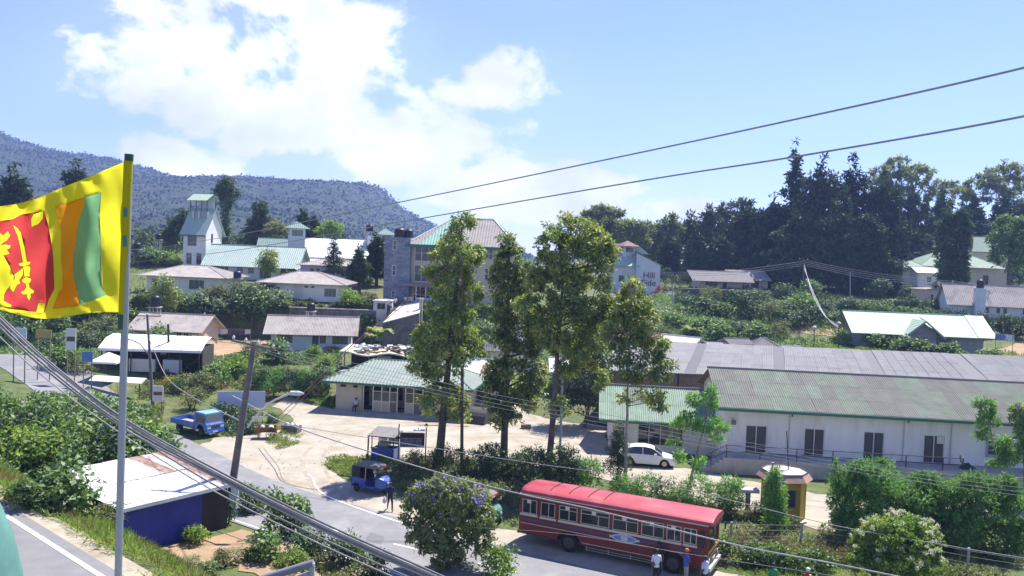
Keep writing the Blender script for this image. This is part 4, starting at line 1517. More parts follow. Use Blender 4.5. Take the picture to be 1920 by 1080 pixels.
# ------------------------------------------------------------------ three-storey school with the slate tower
M('slate_block', (0.20, 0.22, 0.26), .9, .25, 2.5, bump=.5, bscale=5, rand=.22, rgb2=(0.27, 0.28, 0.315))
def school():
 y = 124.5
 p = D(718, 577, y)
 zb = 7.4
 t = thing('school_building', 'three storey school with grey slate stair tower and wide tan hip roof', 'building', (p.x, p.y, zb), radians(-3))
 tw, tht = 3.75, 9.9
 op = [(1.15, 1.75, 1.1, 2.1), (1.15, 1.75, 4.3, 5.8), (1.15, 1.75, 8.0, 9.5)]
 b = MB()
 b.wall(0, tw, -1.5, tht, 0, .25, op)
 b.wall(.25, 5, -1.5, tht, 0, .25, axis='y')
 b.wall(.25, 5, -1.5, tht, tw - .25, tw, axis='y')
 b.wall(0, tw, -1.5, tht, 4.75, 5)
 b.box(.26, tw - .26, .26, 4.74, tht - .3, tht - .15)
 to = b.build('tower', 'stone_wall', t)
 rnd = random.Random(9)
 cm = []
 for k in range(3):
  q = MB().box(0, .60 + .14 * k, -.035, -.003, 0, .29)
  me = bpy.data.meshes.new('slate')
  me.from_pydata(q.v, [], q.f)
  me.materials.append(M('slate_block'))
  cm.append(me)
 z = -.3
 row = 0
 while z < tht - .3:
  x = -.02 - (row % 2) * .0
  while x < tw - .5:
   k = rnd.randrange(3)
   ln = .60 + .14 * k
   if x + ln > tw:
    break
   if not any(o[0] - .1 < x + ln and x < o[1] + .1 and o[2] - .1 < z + .29 and z < o[3] + .1 for o in op):
    obj('slate', cm[k], None, to, loc=(x, rnd.uniform(-.02, .0), z))
   x += ln + .02
  z += .31
  row += 1
 for o in op:
  window(t, *o, nx=1, nz=2, frame='frame_white', fw=.09)
 W_, dd, ht = 14.6, 11, 9.0
 x1 = tw + W_
 b = MB()
 fo = []
 for zz in (0.2, 3.4, 6.4):
  fo.append((tw + .45, tw + 3.6, zz + .1, zz + 2.6))
 for zz in (3.6, 6.6):
  fo += [(tw + 5.6, tw + 6.9, zz + .5, zz + 2.2), (tw + 10.8, tw + 12.0, zz + .5, zz + 2.3)]
 b.wall(tw + .003, x1, -1.5, ht, 1.2, 1.4, fo)
 b.wall(1.4, dd, -1.5, ht, x1 - .2, x1, [(3.6, 4.6, 6.8, 8.6), (3.0, 5.6, 3.4, 5.6)], axis='y')
 b.wall(tw, x1, -1.5, ht, dd - .2, dd)
 b.wall(5.003, dd - .2, -1.5, ht, tw, tw + .2, axis='y')
 b.box(tw + .2, x1 - .2, 1.4, dd - .2, 3.0, 3.2)
 b.box(tw + .2, x1 - .2, 1.4, dd - .2, 6.05, 6.25)
 b.build('wall', 'cream_wall', t)
 MB().box(tw + 4.3, tw + 5.2, .95, 1.195, -1.5, ht).build('pilaster', 'bluewhite_wall', t)
 for i, o in enumerate(fo):
  window(t, *o, nx=3 if i < 3 else 2, nz=2, frame='frame_white', glass='glass_blue' if i % 2 else 'glass_dark', fw=.1, y=1.2)
 fm = dict(side='right', w=2 * x1, d=dd)
 window(t, 3.6, 4.6, 6.8, 8.6, nx=1, nz=2, fw=.1, **fm)
 window(t, 3.0, 5.6, 3.4, 5.6, nx=3, nz=2, fw=.1, glass='glass_blue', **fm)
 MB().box(tw - .8, tw + 5.5, -1.6, 1.19, 2.95, 3.3).build('entrance_canopy', 'roof_dark', t)
 for u in (tw + 1.2, tw + 2.6, tw + 4.2):
  MB().box(u, u + .14, -1.4, -1.26, -.4, 2.95).build('post', 'frame_white', t)
 b = MB()
 over = 1.2
 X0, X1, Y0, Y1 = tw - over + .3, x1 + over, 1.2 - over, dd + over
 zz = ht - .05
 r0, r1, hy, zr = tw + 5.4, x1 - 3.0, (1.2 + dd) / 2, ht + 4.2
 A, B_, C_, D_, E, F_ = (X0, Y0, zz), (X1, Y0, zz), (X1, Y1, zz), (X0, Y1, zz), (r0, hy, zr), (r1, hy, zr)
 b.corr([A, B_, F_, E], .4, .03)
 b.corr([C_, D_, E, F_], .4, .03)
 b.corr([B_, C_, F_], .4, .03)
 b.corr([D_, A, E], .4, .03)
 b.slab([Vector(q) + Vector((0, 0, -.06)) for q in (D_, C_, B_, A)], .12)
 ro = b.build('roof', 'roof_tan', t)
 A, B_, E, F_ = map(Vector, (A, B_, E, F_))
 up = (B_ - A).cross(E - A).normalized() * .05
 b = MB()
 for f0, f1 in ((.13, .30),):
  b.corr([A.lerp(B_, f0) + up, A.lerp(B_, f1) + up, E.lerp(F_, .02) + up, E.lerp(F_, .001) + up], .4, .03)
 b.build('roof_band', 'roof_teal', ro)
 k = MB()
 for p_, q_ in ((A, E), (B_, F_), (E, F_), (Vector(C_), F_), (Vector(D_), E)):
  k.tube([p_, q_], .14, 5)
 k.build('ridge_cap', 'roof_white', ro)
 MB().box(X0, X1, Y0 - .06, Y0 - .02, zz - .35, zz + .02).build('fascia', 'fascia_green', t)
 return t
SCH = school()
def tank(label, p, r=.75, ht=1.5, group='black plastic water tanks', mat='plastic_black', stand=0.0):
 t = thing('water_tank', label, 'water tank', p, 0, group)
 b = MB()
 prof = [(r * .96, 0), (r, .06)]
 n = 5
 for i in range(n):
  z = .06 + (ht * .78 - .06) * (i + .5) / n
  prof += [(r, z - .06), (r * .96, z), (r, z + .06)]
 prof += [(r, ht * .78), (r * .8, ht * .92), (r * .3, ht)]
 b.lathe(prof, 16)
 b.build('tank_body', mat, t, smooth=True)
 MB().lathe([(r * .3, ht - .01), (r * .3, ht + .08), (r * .1, ht + .12)], 12).build('lid', mat, t)
 if stand:
  for sx in (-1, 1):
   for sy in (-1, 1):
    MB().box(sx * r * .8 - .07, sx * r * .8 + .07, sy * r * .8 - .07, sy * r * .8 + .07, -stand, -.12).build('leg', 'concrete', t)
  MB().box(-r * 1.15, r * 1.15, -r * 1.15, r * 1.15, -.12, -.002).build('stand_top', 'concrete', t)
 return t
_sm = Matrix.Translation(SCH.location) @ Matrix.Rotation(SCH.rotation_euler.z, 4, 'Z')
tank('black water tank at the left on top of the grey slate tower', _sm @ Vector((1.75, 2.0, 9.76)), .82, 1.55)
tank('black water tank at the right on top of the grey slate tower', _sm @ Vector((2.95, 2.6, 9.76)), .7, 1.45)
def at(px, py, y):
 return D(px, py, y)
def gtank(label, px, py, y, r, ht, stand, mat='plastic_black'):
 p = at(px, py, y)
 return tank(label, p, r, ht, stand=max(.3, p.z - h(p.x, p.y) + .2), mat=mat)
M('plastic_blue', (0.02, 0.03, 0.09), .45, .1)
gtank('dark blue water tank on a stand between the two hip roofed houses', 445, 522, 124, .58, 1.1, 1, 'plastic_blue')
gtank('black water tank on a stand behind the long roofed white bungalow', 583, 583, 113, .55, 1.1, 1)
gtank('black water tank on the retaining edge above the cream cottage roof', 291, 575, 111, .62, 1.5, 1)
gtank('black water tank standing among the trees left of the tower house', 297, 449, 160, .55, 1.1, 1)
gtank('black water tank beside the flagpole on the far slope', 257, 467, 150, .65, 1.1, 1)
# ------------------------------------------------------------------ houses behind
house('grey_roof_house', 'small white house with dark slate green roof and pagoda porch on the upper slope', 527, 470, 165, 8, 8.5, 6, 3.0, 'bluewhite_wall', 'gable',
  {'front': [('win', -2.4, -1.4, .8, 2.1, dict(nx=2)), ('win', 1.2, 2.4, .8, 2.1, dict(nx=2, frame='frame_grey'))]}, rise=2.0, over=.8, mat='roof_slategreen', pitch=.4, amp=.02, z=11.6)
def pagoda(px, py, y, mat, label, s=1.0, name='lookout_turret', z0=None):
 p = at(px, py, y)
 t = thing(name, label, 'turret', p, radians(20))
 b = MB()
 dn = p.z - h(p.x, p.y) + .5 if z0 is None else z0
 b.wall(-1.3 * s, 1.3 * s, -dn, 1.9 * s, -1.3 * s, -1.2 * s, [(-.9 * s, .9 * s, .6 * s, 1.6 * s)])
 b.wall(-1.3 * s, 1.3 * s, -dn, 1.9 * s, 1.2 * s, 1.3 * s, [])
 b.wall(-1.2 * s, 1.2 * s, -dn, 1.9 * s, -1.3 * s, -1.2 * s, [(-.8 * s, .8 * s, .6 * s, 1.6 * s)], axis='y')
 b.wall(-1.2 * s, 1.2 * s, -dn, 1.9 * s, 1.2 * s, 1.3 * s, [(-.8 * s, .8 * s, .6 * s, 1.6 * s)], axis='y')
 b.build('wall', 'bluewhite_wall', t)
 b = MB()
 q = 2.1 * s
 pk = (0, 0, 3.1 * s)
 cs = [(-q, -q, 1.85 * s), (q, -q, 1.85 * s), (q, q, 1.85 * s), (-q, q, 1.85 * s)]
 for i in range(4):
  b.corr([cs[i], cs[(i + 1) % 4], pk], .35, .02)
 b.slab([Vector(c) + Vector((0, 0, -.04)) for c in cs[::-1]], .08)
 b.build('roof', mat, t)
 return t
pagoda(556, 449, 160, 'roof_slategreen', 'small turret with green pyramid roof beside the slate green roofed house', 1.1)
pagoda(722, 458, 170, 'roof_slategreen', 'small turret with green pyramid roof above the trees left of the slate tower', 1.0)
pagoda(1175, 478, 175, 'roof_maroon', 'grey lookout turret with maroon pyramid roof on the tall white building', .95, z0=4)
def big_white_roof():
 y = 152
 p = D(628, 497, y)
 z = 10.5
 t = thing('mono_roof_house', 'large house with broad white sloping metal roof and pale side wall', 'house', (p.x, p.y, z), radians(14))
 w, d = 9.5, 8
 b = MB()
 b.wall(-w / 2, w / 2 + 1.2, -3, 3.1, 0, .2, [(-1, 1, .5, 2.0), (2.4, 4.0, .5, 2.2)])
 b.wall(.2, d, -3, 3.1, w / 2 + 1, w / 2 + 1.2, axis='y')
 b.prism([(0, 3.1), (d, 3.1), (d, 6.3)], 'x', w / 2 + 1.0, w / 2 + 1.2)
 b.wall(-w / 2, w / 2, -3, 6.2, d - .2, d)
 b.box(w / 2 + 1.21, w / 2 + 3.4, d - 4, d, -3, 7.3)
 b.build('wall', 'white_wall', t)
 window(t, -1, 1, .5, 2.0, nx=3, frame='frame_grey')
 window(t, 2.4, 4.0, .5, 2.2, nx=2, frame='frame_grey')
 b = MB()
 b.corr([(-w / 2 - .5, -.8, 3.0), (w / 2 + 1.6, -.8, 3.0), (w / 2 + 1.6, d, 6.4), (-w / 2 - .5, d, 6.4)], .4, .02)
 b.slab([(-w / 2 - .5, -.8, 2.93), (w / 2 + 1.6, -.8, 2.93), (w / 2 + 1.6, d, 6.33), (-w / 2 - .5, d, 6.33)], .1)
 b.build('roof', 'roof_white', t)
 b = MB()
 b.corr([(-w / 2 - 2.5, -3.2, 1.9), (1.5, -3.2, 1.9), (1.5, -.1, 3.0), (-w / 2 - 2.5, -.1, 3.0)], .4, .02)
 b.build('lower_roof', 'roof_white', t)
 for u in (-w / 2 - 2.2, -1.5, 1.2):
  MB().box(u, u + .15, -3.0, -2.85, -3, 1.95).build('post', 'frame_white', t)
 return t
mw = big_white_roof()
gtank('pair of black tanks merged on the wall top behind the broad white roof', 693, 434, 158, .7, 1.3, 1)
house('lilac_house', 'lilac house with flat pinkish brown roof behind the ladder branched pine', 618, 503, 138, 0, 9.5, 6, 2.5, 'lilac_wall', 'hip',
  {'front': [('win', -3.2, -2.5, .7, 2.0, dict(nx=1)), ('win', -2.2, -1.5, .7, 2.0, dict(nx=1)), ('win', 1.8, 3.2, .7, 2.0, dict(nx=2))]}, rise=.9, over=.5, mat='roof_tan', pitch=.3, z=10.0)
def white_hill_house():
 """tall white building with the dark lettering, half hidden by the gum trees"""
 y = 172
 p = D(1192, 560, y)
 zb = 7.3
 t = thing('tall_white_building', 'tall white building with pale green roofs and dark HILL SIDE lettering behind the gum trees', 'building', (p.x, p.y, zb), radians(-6))
 b = MB()
 b.wall(-6, -.2, -2, 6.6, -.0, .2, [(-3.6, -2.4, 3.2, 4.6)])
 b.wall(-.2, 4.6, -2, 6.9, -.6, -.4, [])
 b.prism([(-.2, 6.9), (4.6, 6.9), (-.2, 9.2)], 'y', -.6, -.4)
 b.wall(-.4, 8, -2, 6.9, 4.4, 4.6, axis='y')
 b.wall(-6, 4.6, -2, 6.9, 7.8, 8)
 b.wall(-6, -1, 6.6, 9.2, 2.5, 2.7)
 b.build('wall', 'bluewhite_wall', t)
 window(t, -3.6, -2.4, 3.2, 4.6, nx=2, frame='frame_grey')
 b = MB()
 b.corr([(-7.0, -.8, 6.5), (.6, -.8, 6.5), (.2, 2.6, 9.4), (-7.0, 2.6, 9.4)], .4, .03)
 b.corr([(5.2, -1.0, 6.7), (5.2, 8.2, 6.7), (-.2, 8.2, 9.5), (-.2, -1.0, 9.5)], .4, .03)
 b.build('roof', 'roof_mint', t)
 b = MB()
 b.prism([(-3, 9.0), (2.4, 9.0), (-.3, 11.2)], 'y', 2.6, 6)
 b.build('upper_wall', 'frame_grey', t)
 b = MB()
 b.corr([(-3.5, 2.3, 8.9), (-.3, 2.3, 11.4), (-.3, 6.2, 11.4), (-3.5, 6.2, 8.9)], .4, .03)
 b.corr([(-.3, 2.3, 11.4), (2.9, 2.3, 8.9), (2.9, 6.2, 8.9), (-.3, 6.2, 11.4)], .4, .03)
 b.corr([(-8, 2.8, 9.6), (-3.2, 2.8, 9.6), (-3.2, 5.5, 11), (-8, 5.5, 11)], .4, .03)
 b.build('upper_roof', 'roof_maroon', t)
 M('letter_red', (0.10, 0.025, 0.03), .7, .05)
 for s, z in (('Hill', 4.75), ('Side', 3.25)):
  me = text_mesh(s, 1.75, .06)
  o = obj('lettering', me, 'letter_red', t, mat4=Matrix.Translation((2.4, -.66, z)) @ Matrix.Rotation(pi / 2, 4, 'X'))
 return t
white_hill_house()
house('stone_house', 'grey block house with pale green metal roof and front gable above the sheds', 1727, 655, 121, -4, 17.0, 8, 2.7, 'block_wall', 'gable',
  {'front': [('win', -6.5, -5.4, .9, 2.1, dict(nx=2, frame='frame_brown')), ('win', -4.4, -3.2, .9, 2.1, dict(nx=3, frame='frame_white')),
     ('win', 1.9, 4.0, .8, 1.9, dict(nx=3, frame='frame_brown', glass='curtain'))]}, rise=2.3, over=.9, mat='roof_lime', pitch=.3, amp=.02, ends=1.5, found=3)
sh = [o for o in bpy.data.objects if o.name == 'stone_house'][0]
b = MB()
b.wall(-2.2, 1.6, -3, 2.7, -1.0, -.8, [(-1.2, .6, .7, 2.2)])
b.prism([(-2.2, 2.7), (1.6, 2.7), (-.3, 4.1)], 'y', -1.0, -.8)
b.wall(-.8, 0, -3, 2.7, -2.2, -2.0, axis='y')
b.wall(-.8, 0, -3, 2.7, 1.4, 1.6, axis='y')
b.build('gable_wall', 'block_wall', sh)
window(sh, -1.2, .6, .7, 2.2, nx=4, frame='frame_white', glass='glass_pale', y=-1.0)
b = MB()
b.corr([(-.3, -1.9, 4.4), (-3.1, -1.9, 2.05), (-3.1, -.1, 2.4), (-.3, 2.8, 4.4)], .3, .02)
b.corr([(2.5, -1.9, 2.05), (-.3, -1.9, 4.4), (-.3, 2.8, 4.4), (2.5, -.1, 2.4)], .3, .02)
b.build('gable_roof', 'roof_lime', sh)
for sx in (-1, 1):
 MB().bar((-.3, -1.92, 4.3), (-.3 + sx * 2.8, -1.92, 1.95), .06, .22).build('bargeboard', 'frame_grey', sh)
b = MB()
sl_ = 2.3 / 4
b.corr([(7.4, -.93, 2.7 - .9 * sl_ + .09), (10.0, -.93, 2.7 - .9 * sl_ + .09), (10.0, 4.0, 5.12), (7.4, 4.0, 5.12)], .3, .02)
b.build('white_roof_sheet', 'roof_white', sh)
t = house('chimney_house', 'white house with grey tiled roof and tall white chimney stack at the right edge', 1866, 575, 150, -12, 15, 7, 2.6, 'bluewhite_wall', 'gable',
   {'front': [('win', -1.6, -.9, .8, 1.9, dict(nx=1)), ('win', .2, .9, .8, 1.9, dict(nx=1)), ('win', 1.3, 2.0, .8, 1.9, dict(nx=1)), ('win', 4.4, 5.8, .8, 2.0, dict(nx=2))]},
   rise=3.0, over=.7, mat='asbestos_house', pitch=.3)
MB().box(-3.6, -2.0, -1.4, .1, -1, 5.2).build('chimney', 'bluewhite_wall', t)
cm_ = Matrix.Translation(t.location) @ Matrix.Rotation(t.rotation_euler.z, 4, 'Z')
tank('black water tank on top of the tall white chimney stack', cm_ @ Vector((-2.8, -.65, 5.2)), .62, 1.5)
d_ = thing('satellite_dish', 'white satellite dish on the grey roof beside the chimney stack', 'satellite dish', cm_ @ Vector((-1.3, -.1, 3.9)))
MB().tube([(0, 0, -.6), (0, 0, .5)], .04, 6).build('mast', 'iron', d_)
b = MB()
b.lathe([(.02, .0), (.25, .03), (.45, .12)], 14, capa=False)
o = b.build('dish', 'frame_white', d_, smooth=True)
o.matrix_local = Matrix.Translation((0, -.1, .55)) @ Matrix.Rotation(radians(65), 4, 'X')
house('villa', 'old villa with broad pale green roof behind the slim conifers', 1800, 525, 195, -3, 17, 12, 4.2, 'cream_wall', 'hip',
  {'front': [('win', -5, -4, 1, 3, dict(nx=2)), ('win', 1.2, 2.2, 1, 3, dict(nx=2)), ('door', 5, 6.4, .05, 2.6, dict(mat='frame_brown')), ('win', -2, -1, 1, 3, dict(nx=2))]},
  rise=3.6, over=1.2, mat='roof_green', pitch=.4, amp=.03, z=12.0)
house('villa_upper', 'upper wing of the old villa with green ridge roof and red chimney', 1838, 470, 203, -3, 13, 7, 5.5, 'cream_wall', 'gable', {'front': []}, rise=3.2, over=.6,
  mat='roof_green', pitch=.4, amp=.03, z=15.0, found=4)
t = [o for o in bpy.data.objects if o.name == 'villa_upper'][0]
MB().box(-3.2, -1.6, .3, 1.7, 5.8, 8.6).build('chimney', 'brick_red', t)
house('outbuilding', 'small white outbuilding with green hip roof at the edge of the dark conifers', 1717, 492, 190, 0, 5.5, 5, 3.0, 'white_wall', 'hip', {'front': []}, rise=1.6, over=.5,
  mat='roof_green', pitch=.4, z=12.6)
house('outbuilding', 'low white outbuilding with tilted pale metal roof beside the grey pole', 1748, 500, 186, 0, 6, 5, 3.2, 'white_wall', 'gable', {'front': [('win', -1, 0, 1, 2.2, {})]}, rise=1.0,
  over=.5, mat='roof_white', pitch=.4, z=11.6)
house('cream_store', 'small flat roofed cream store with narrow windows under the slim conifers', 1753, 528, 168, 0, 5.4, 4, 3.4, 'cream_wall', 'hip',
  {'front': [('win', -.6, -.1, 1.0, 2.4, dict(nx=1)), ('win', .5, 1.0, 1.0, 2.4, dict(nx=1))]}, rise=.3, over=.4, mat='roof_tan', pitch=.4, z=8.2)
house('roadside_house', 'low cream hillside house with brown tin roof and open left porch', 1352, 545, 186, 6, 9.5, 6, 2.9, 'cream_wall', 'gable',
  {'front': [('win', .3, 1.2, .8, 2.2, dict(nx=1, frame='frame_brown')), ('win', -3.6, -.8, .6, 2.4, dict(nx=3, glass='curtain'))]}, rise=1.4, over=1.6, mat='roof_dark', pitch=.4, ends=2.2)
house('roadside_house', 'low cream house with grey brown roof and blue window on the hillside', 1405, 540, 190, 8, 8.5, 6, 2.9, 'cream_wall', 'gable',
  {'front': [('win', -2.4, -1.2, .6, 2.4, dict(nx=2, glass='glass_blue')), ('win', .4, 2.2, .8, 2.2, dict(nx=2, frame='frame_brown'))]}, rise=1.5, over=1.2, mat='roof_tan', pitch=.4)
house('roadside_house', 'cream house with pale roof edge partly hidden behind the conifer trunks', 1468, 528, 205, 0, 8.5, 6, 2.9, 'cream_wall', 'gable', {'front': [('win', -1, 1, .8, 2.2, {})]}, rise=1.3,
  over=1.0, mat='roof_tan', pitch=.4)
house('blue_roof_house', 'small house with pale blue roof in the bushes beside the hillside lane', 1298, 525, 215, 0, 7, 5, 2.6, 'bluewhite_wall', 'gable', {'front': [('win', -1, 1, .8, 2.2, {})]},
  rise=1.2, over=.8, mat='roof_white', pitch=.4)
house('tin_shack', 'shack with rusty tin roof peeping over the grey shed beside the gum tree', 1215, 655, 101, 10, 5.5, 5, 2.3, 'zinc_dull', 'gable', {'front': []}, rise=.9, over=.4, mat='rust', pitch=.2, z=3.3)
house('tin_shack', 'shack with white ridged gable roof peeping over the grey shed', 1262, 650, 99, -35, 4.0, 4.5, 2.2, 'white_wall', 'gable', {'front': []}, rise=.9, over=.3, mat='zinc', pitch=.2, z=3.5)
house('tin_shack', 'long low shack with flat white tin roof behind the grey shed', 1325, 652, 99.5, -2, 4.6, 3, 2.3, 'brick_red', 'gable', {'front': []}, rise=.35, over=.3, mat='zinc', pitch=.2, z=3.3)
house('tin_shack', 'dark plank shack with mossy roof behind the grey shed', 1390, 652, 100, 10, 2.2, 3, 2.5, 'wood_grey', 'gable', {'front': []}, rise=.4, over=.3, mat='roof_dark', pitch=.2, z=3.6)
house('tin_shack', 'shack with pointed grey hip roof behind the grey shed', 1436, 655, 101, 0, 3.0, 3.0, 2.3, 'wood_grey', 'hip', {'front': []}, rise=1.2, over=.8, mat='roof_dark', pitch=.2, z=3.2, ridge=.15)
house('tin_shack', 'tiny shack with flat pale roof behind the grey shed', 1488, 660, 101, 0, 1.4, 2, 2.4, 'wood_grey', 'gable', {'front': []}, rise=.2, over=.2, mat='zinc_dull', pitch=.2, z=3.2)
house('lorry_shed', 'white shed with rust streaked tin roof glimpsed behind the gum trees', 905, 738, 86, -12, 3.6, 5, 2.7, 'white_wall', 'gable', {'front': [('door', -1.2, .6, .02, 2.2, {})]}, rise=1.2, over=.4, mat='zinc', pitch=.2)
o = [o for o in bpy.data.objects if o.name == 'lorry_shed'][0]
b = MB()
b.corr([(-.4, -.46, 2.62), (.5, -.46, 2.62), (.5, 1.4, 3.5), (-.4, 1.4, 3.5)], .2, .035)
b.build('rusty_sheet', 'rust', o)
house('back_house', 'white house with pale grey roof glimpsed between the gum tree crowns', 935, 665, 98, 0, 9.0, 6, 3.0, 'white_wall', 'gable',
  {'front': [('win', -2.4, -.9, 1.3, 2.0, dict(frame='frame_brown')), ('win', .4, 1.6, 1.3, 2.0, dict(frame='frame_brown'))]}, rise=2.6, over=.5, mat='asbestos', pitch=.2, z=1.8)
house('back_house', 'white walled store glimpsed behind the tallest gum tree left of the grey shed', 1100, 708, 90, 0, 7.0, 5, 3.2, 'white_wall', 'gable', {'front': [('win', -1, 0, 1.2, 2.0, {})]}, rise=1.0, over=.4,
  mat='zinc', pitch=.2, z=0.3)
# ------------------------------------------------------------------ vehicles
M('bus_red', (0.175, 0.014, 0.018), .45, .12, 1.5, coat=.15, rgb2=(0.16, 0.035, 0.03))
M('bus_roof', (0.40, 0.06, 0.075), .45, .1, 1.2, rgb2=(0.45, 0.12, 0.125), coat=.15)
M('bus_cream', (0.60, 0.55, 0.44), .5, .06)
M('bus_purple', (0.085, 0.06, 0.13), .5, .08)
M('steel_trim', (0.55, 0.53, 0.47), .4, .08, metal=.2)
M('rubber', (0.022, 0.021, 0.020), .85, .15, 6)
M('hub', (0.10, 0.095, 0.09), .6, .2, 8)
M('alloy', (0.42, 0.40, 0.37), .35, .1, metal=.6)
M('tuk_blue', (0.045, 0.10, 0.36), .35, .08, coat=.2)
M('tuk_canvas', (0.045, 0.042, 0.040), .9, .15, 4)
M('tuk_roof', (0.17, 0.165, 0.16), .9, .1, 3)
M('truck_blue', (0.045, 0.155, 0.50), .35, .06, coat=.3)
M('truck_bed', (0.30, 0.28, 0.25), .8, .2)
M('car_white', (0.70, 0.71, 0.72), .3, .03, coat=.4)
M('lamp_clear', (0.62, 0.60, 0.52), .2, .05)
M('lamp_red', (0.35, 0.03, 0.02), .3, .05)
M('plate', (0.68, 0.66, 0.55), .6, .04)
M('seat_cloth', (0.07, 0.05, 0.06), .9, .2)
clearglass('window_glass', .45)
def wheel(parent, x, y, r, w, out=-1, rim='hub', name='wheel'):
 b = MB()
 k = w / 2
 prof = [(r * .62, -k), (r * .93, -k), (r, -k * .6), (r, k * .6), (r * .93, k), (r * .62, k)]
 b.lathe(prof, 24, (x, y, r), axis='y', capa=False)
 t = b.build(name, 'rubber', parent, smooth=True)
 q = MB()
 q.lathe([(r * .62, -k * .8), (r * .62, k * .8)], 20, (x, y, r), axis='y')
 for i in range(5):
  a = 2 * pi * i / 5 + .3
  q.bar((x + cos(a) * r * .12, y + out * k * .84, r + sin(a) * r * .12), (x + cos(a) * r * .58, y + out * k * .84, r + sin(a) * r * .58), r * .16, .02)
 q.lathe([(r * .16, 0), (r * .13, .05 * 1)], 10, (x, y + out * k * .8 - (.05 if out < 0 else 0), r), axis='y')
 q.build('rim', rim, t)
 return t
def arch_panel(b, x0, x1, z0, z1, y, th, arches, mi=0):
 """side panel with round wheel openings (cx, r) along its lower edge"""
 pts = [(x0, z0)]
 for cx, cz, r in sorted(arches):
  a0 = math.asin(max(-1, min(1, (z0 - cz) / r)))
  for i in range(13):
   a = pi - a0 - (pi - 2 * a0) * i / 12
   pts.append((cx + r * cos(a), cz + r * sin(a)))
 pts += [(x1, z0), (x1, z1), (x0, z1)]
 xs = sorted({round(p[0], 4) for p in pts})
 def low(x):
  z = z0
  for cx, cz, r in arches:
   if abs(x - cx) < r:
    z = max(z, cz + math.sqrt(r * r - (x - cx) ** 2))
  return z
 xs = [x for x in xs if x0 - 1e-3 <= x <= x1 + 1e-3]
 for a, c in zip(xs[:-1], xs[1:]):
  za, zc = low(a), low(c)
  m = low((a + c) / 2)
  if m <= z0 + 1e-6:
   za = zc = z0
  vs = [(a, y, za), (c, y, zc), (c, y, z1), (a, y, z1), (a, y + th, za), (c, y + th, zc), (c, y + th, z1), (a, y + th, z1)]
  b.add(vs, [(0, 1, 2, 3), (7, 6, 5, 4), (0, 4, 5, 1)], mi)
def build_bus():
 pa, pb = W(975, 925.5, 2.75), W(1329, 988.6, 2.75)
 ang = atan2(pb.y - pa.y, pb.x - pa.x)
 L = hypot(pb.x - pa.x, pb.y - pa.y)
 w = 2.45
 off = Matrix.Rotation(ang, 3, 'Z') @ Vector((L / 2, w / 2, 0))
 c = Vector((pa.x + off.x, pa.y + off.y, 0.05))
 t = thing('bus', 'red bus with pale red roof and blue oval emblem parked at the roadside', 'bus', c, ang)
 hx, hy = L / 2, w / 2
 zb, zw0, zw1, zg = .55, 1.70, 2.47, 2.75
 wr = .5
 ax = [(-hx + 2.95, wr, .66), (hx - 1.75, wr, .66)]
 wins = [(.18, 1.05), (1.28, 2.12), (2.36, 3.4), (3.6, 5.2), (5.38, 6.75), (6.93, 8.1), (8.25, 9.0), (9.12, 9.78)]
 k = L / 10.35
 wins = [(-hx + a * k, -hx + b_ * k) for a, b_ in wins]
 b = MB()
 for y, th in ((-hy, .05), (hy - .05, .05)):
  arch_panel(b, -hx, hx, zb, zw0 - .12, y, th, ax)
  b.wall(-hx, hx, zw0 - .12, zg, y, y + th, [(a, q, zw0, zw1) for a, q in wins] + [(hx - .48, hx - .16, zw0 - .1, zw1)])
 b.wall(-hy + .05, hy - .05, zb, zg, -hx, -hx + .05, [(-.8, .8, 1.75, 2.4)], axis='y')
 b.wall(-hy + .05, hy - .05, zb, zg, hx - .05, hx, [(-1.05, 1.05, 1.45, 2.5)], axis='y')
 body = b.build('body', 'bus_red', t)
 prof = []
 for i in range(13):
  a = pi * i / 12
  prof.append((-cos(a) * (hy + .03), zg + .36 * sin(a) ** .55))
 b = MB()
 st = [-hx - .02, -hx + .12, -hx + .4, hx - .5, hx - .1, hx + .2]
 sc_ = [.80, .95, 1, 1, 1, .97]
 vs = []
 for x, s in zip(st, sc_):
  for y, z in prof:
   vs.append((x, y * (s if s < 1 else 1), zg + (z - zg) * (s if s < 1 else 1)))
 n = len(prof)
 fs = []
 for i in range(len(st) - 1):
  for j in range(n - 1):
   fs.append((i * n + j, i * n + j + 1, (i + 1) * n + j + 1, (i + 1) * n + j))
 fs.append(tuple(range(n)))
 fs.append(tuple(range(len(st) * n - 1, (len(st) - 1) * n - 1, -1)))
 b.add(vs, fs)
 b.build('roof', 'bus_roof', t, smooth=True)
 MB().box(-hx, hx, -hy - .035, -hy - .003, zg - .03, zg + .02).build('gutter', 'steel_trim', t)
 for i, u in enumerate((1.55, 2.65, 3.75, 4.65)):
  q = MB()
  x = -hx + u * k
  pts = [(x + .1, p[0] * 1.003, zg + (p[1] - zg) * 1.02 + .008) for p in prof[3:10]]
  q.tube(pts, .02, 5)
  q.build('roof_seam', 'rubber', t)
 for u in (1.15, 2.25, 3.45, 5.3, 6.85, 8.2, 9.0):
  MB().box(-hx + u * k - .008, -hx + u * k + .008, -hy - .004, -hy - .001, .97 if u in (3.45, 2.25, 8.2, 9.0) else zb + .02, 1.12).build('panel_seam', 'hub', t)
 MB().box(-hx + .05, -hx + 1.1 * k, -hy - .012, -hy - .002, zw0 - .14, zw0 - .02).build('belt_strip', 'bus_cream', t)
 for a, q in ((1.22, 2.2), (2.3, 9.02), (9.1, 9.82)):
  MB().box(-hx + a * k, -hx + q * k, -hy - .012, -hy - .002, zw0 - .16, zw0 - .04).build('belt_strip', 'bus_cream', t)
 MB().box(-hx + .05, hx - .2, -hy - .008, -hy - .002, 1.30, 1.43).build('side_stripe', 'bus_purple', t)
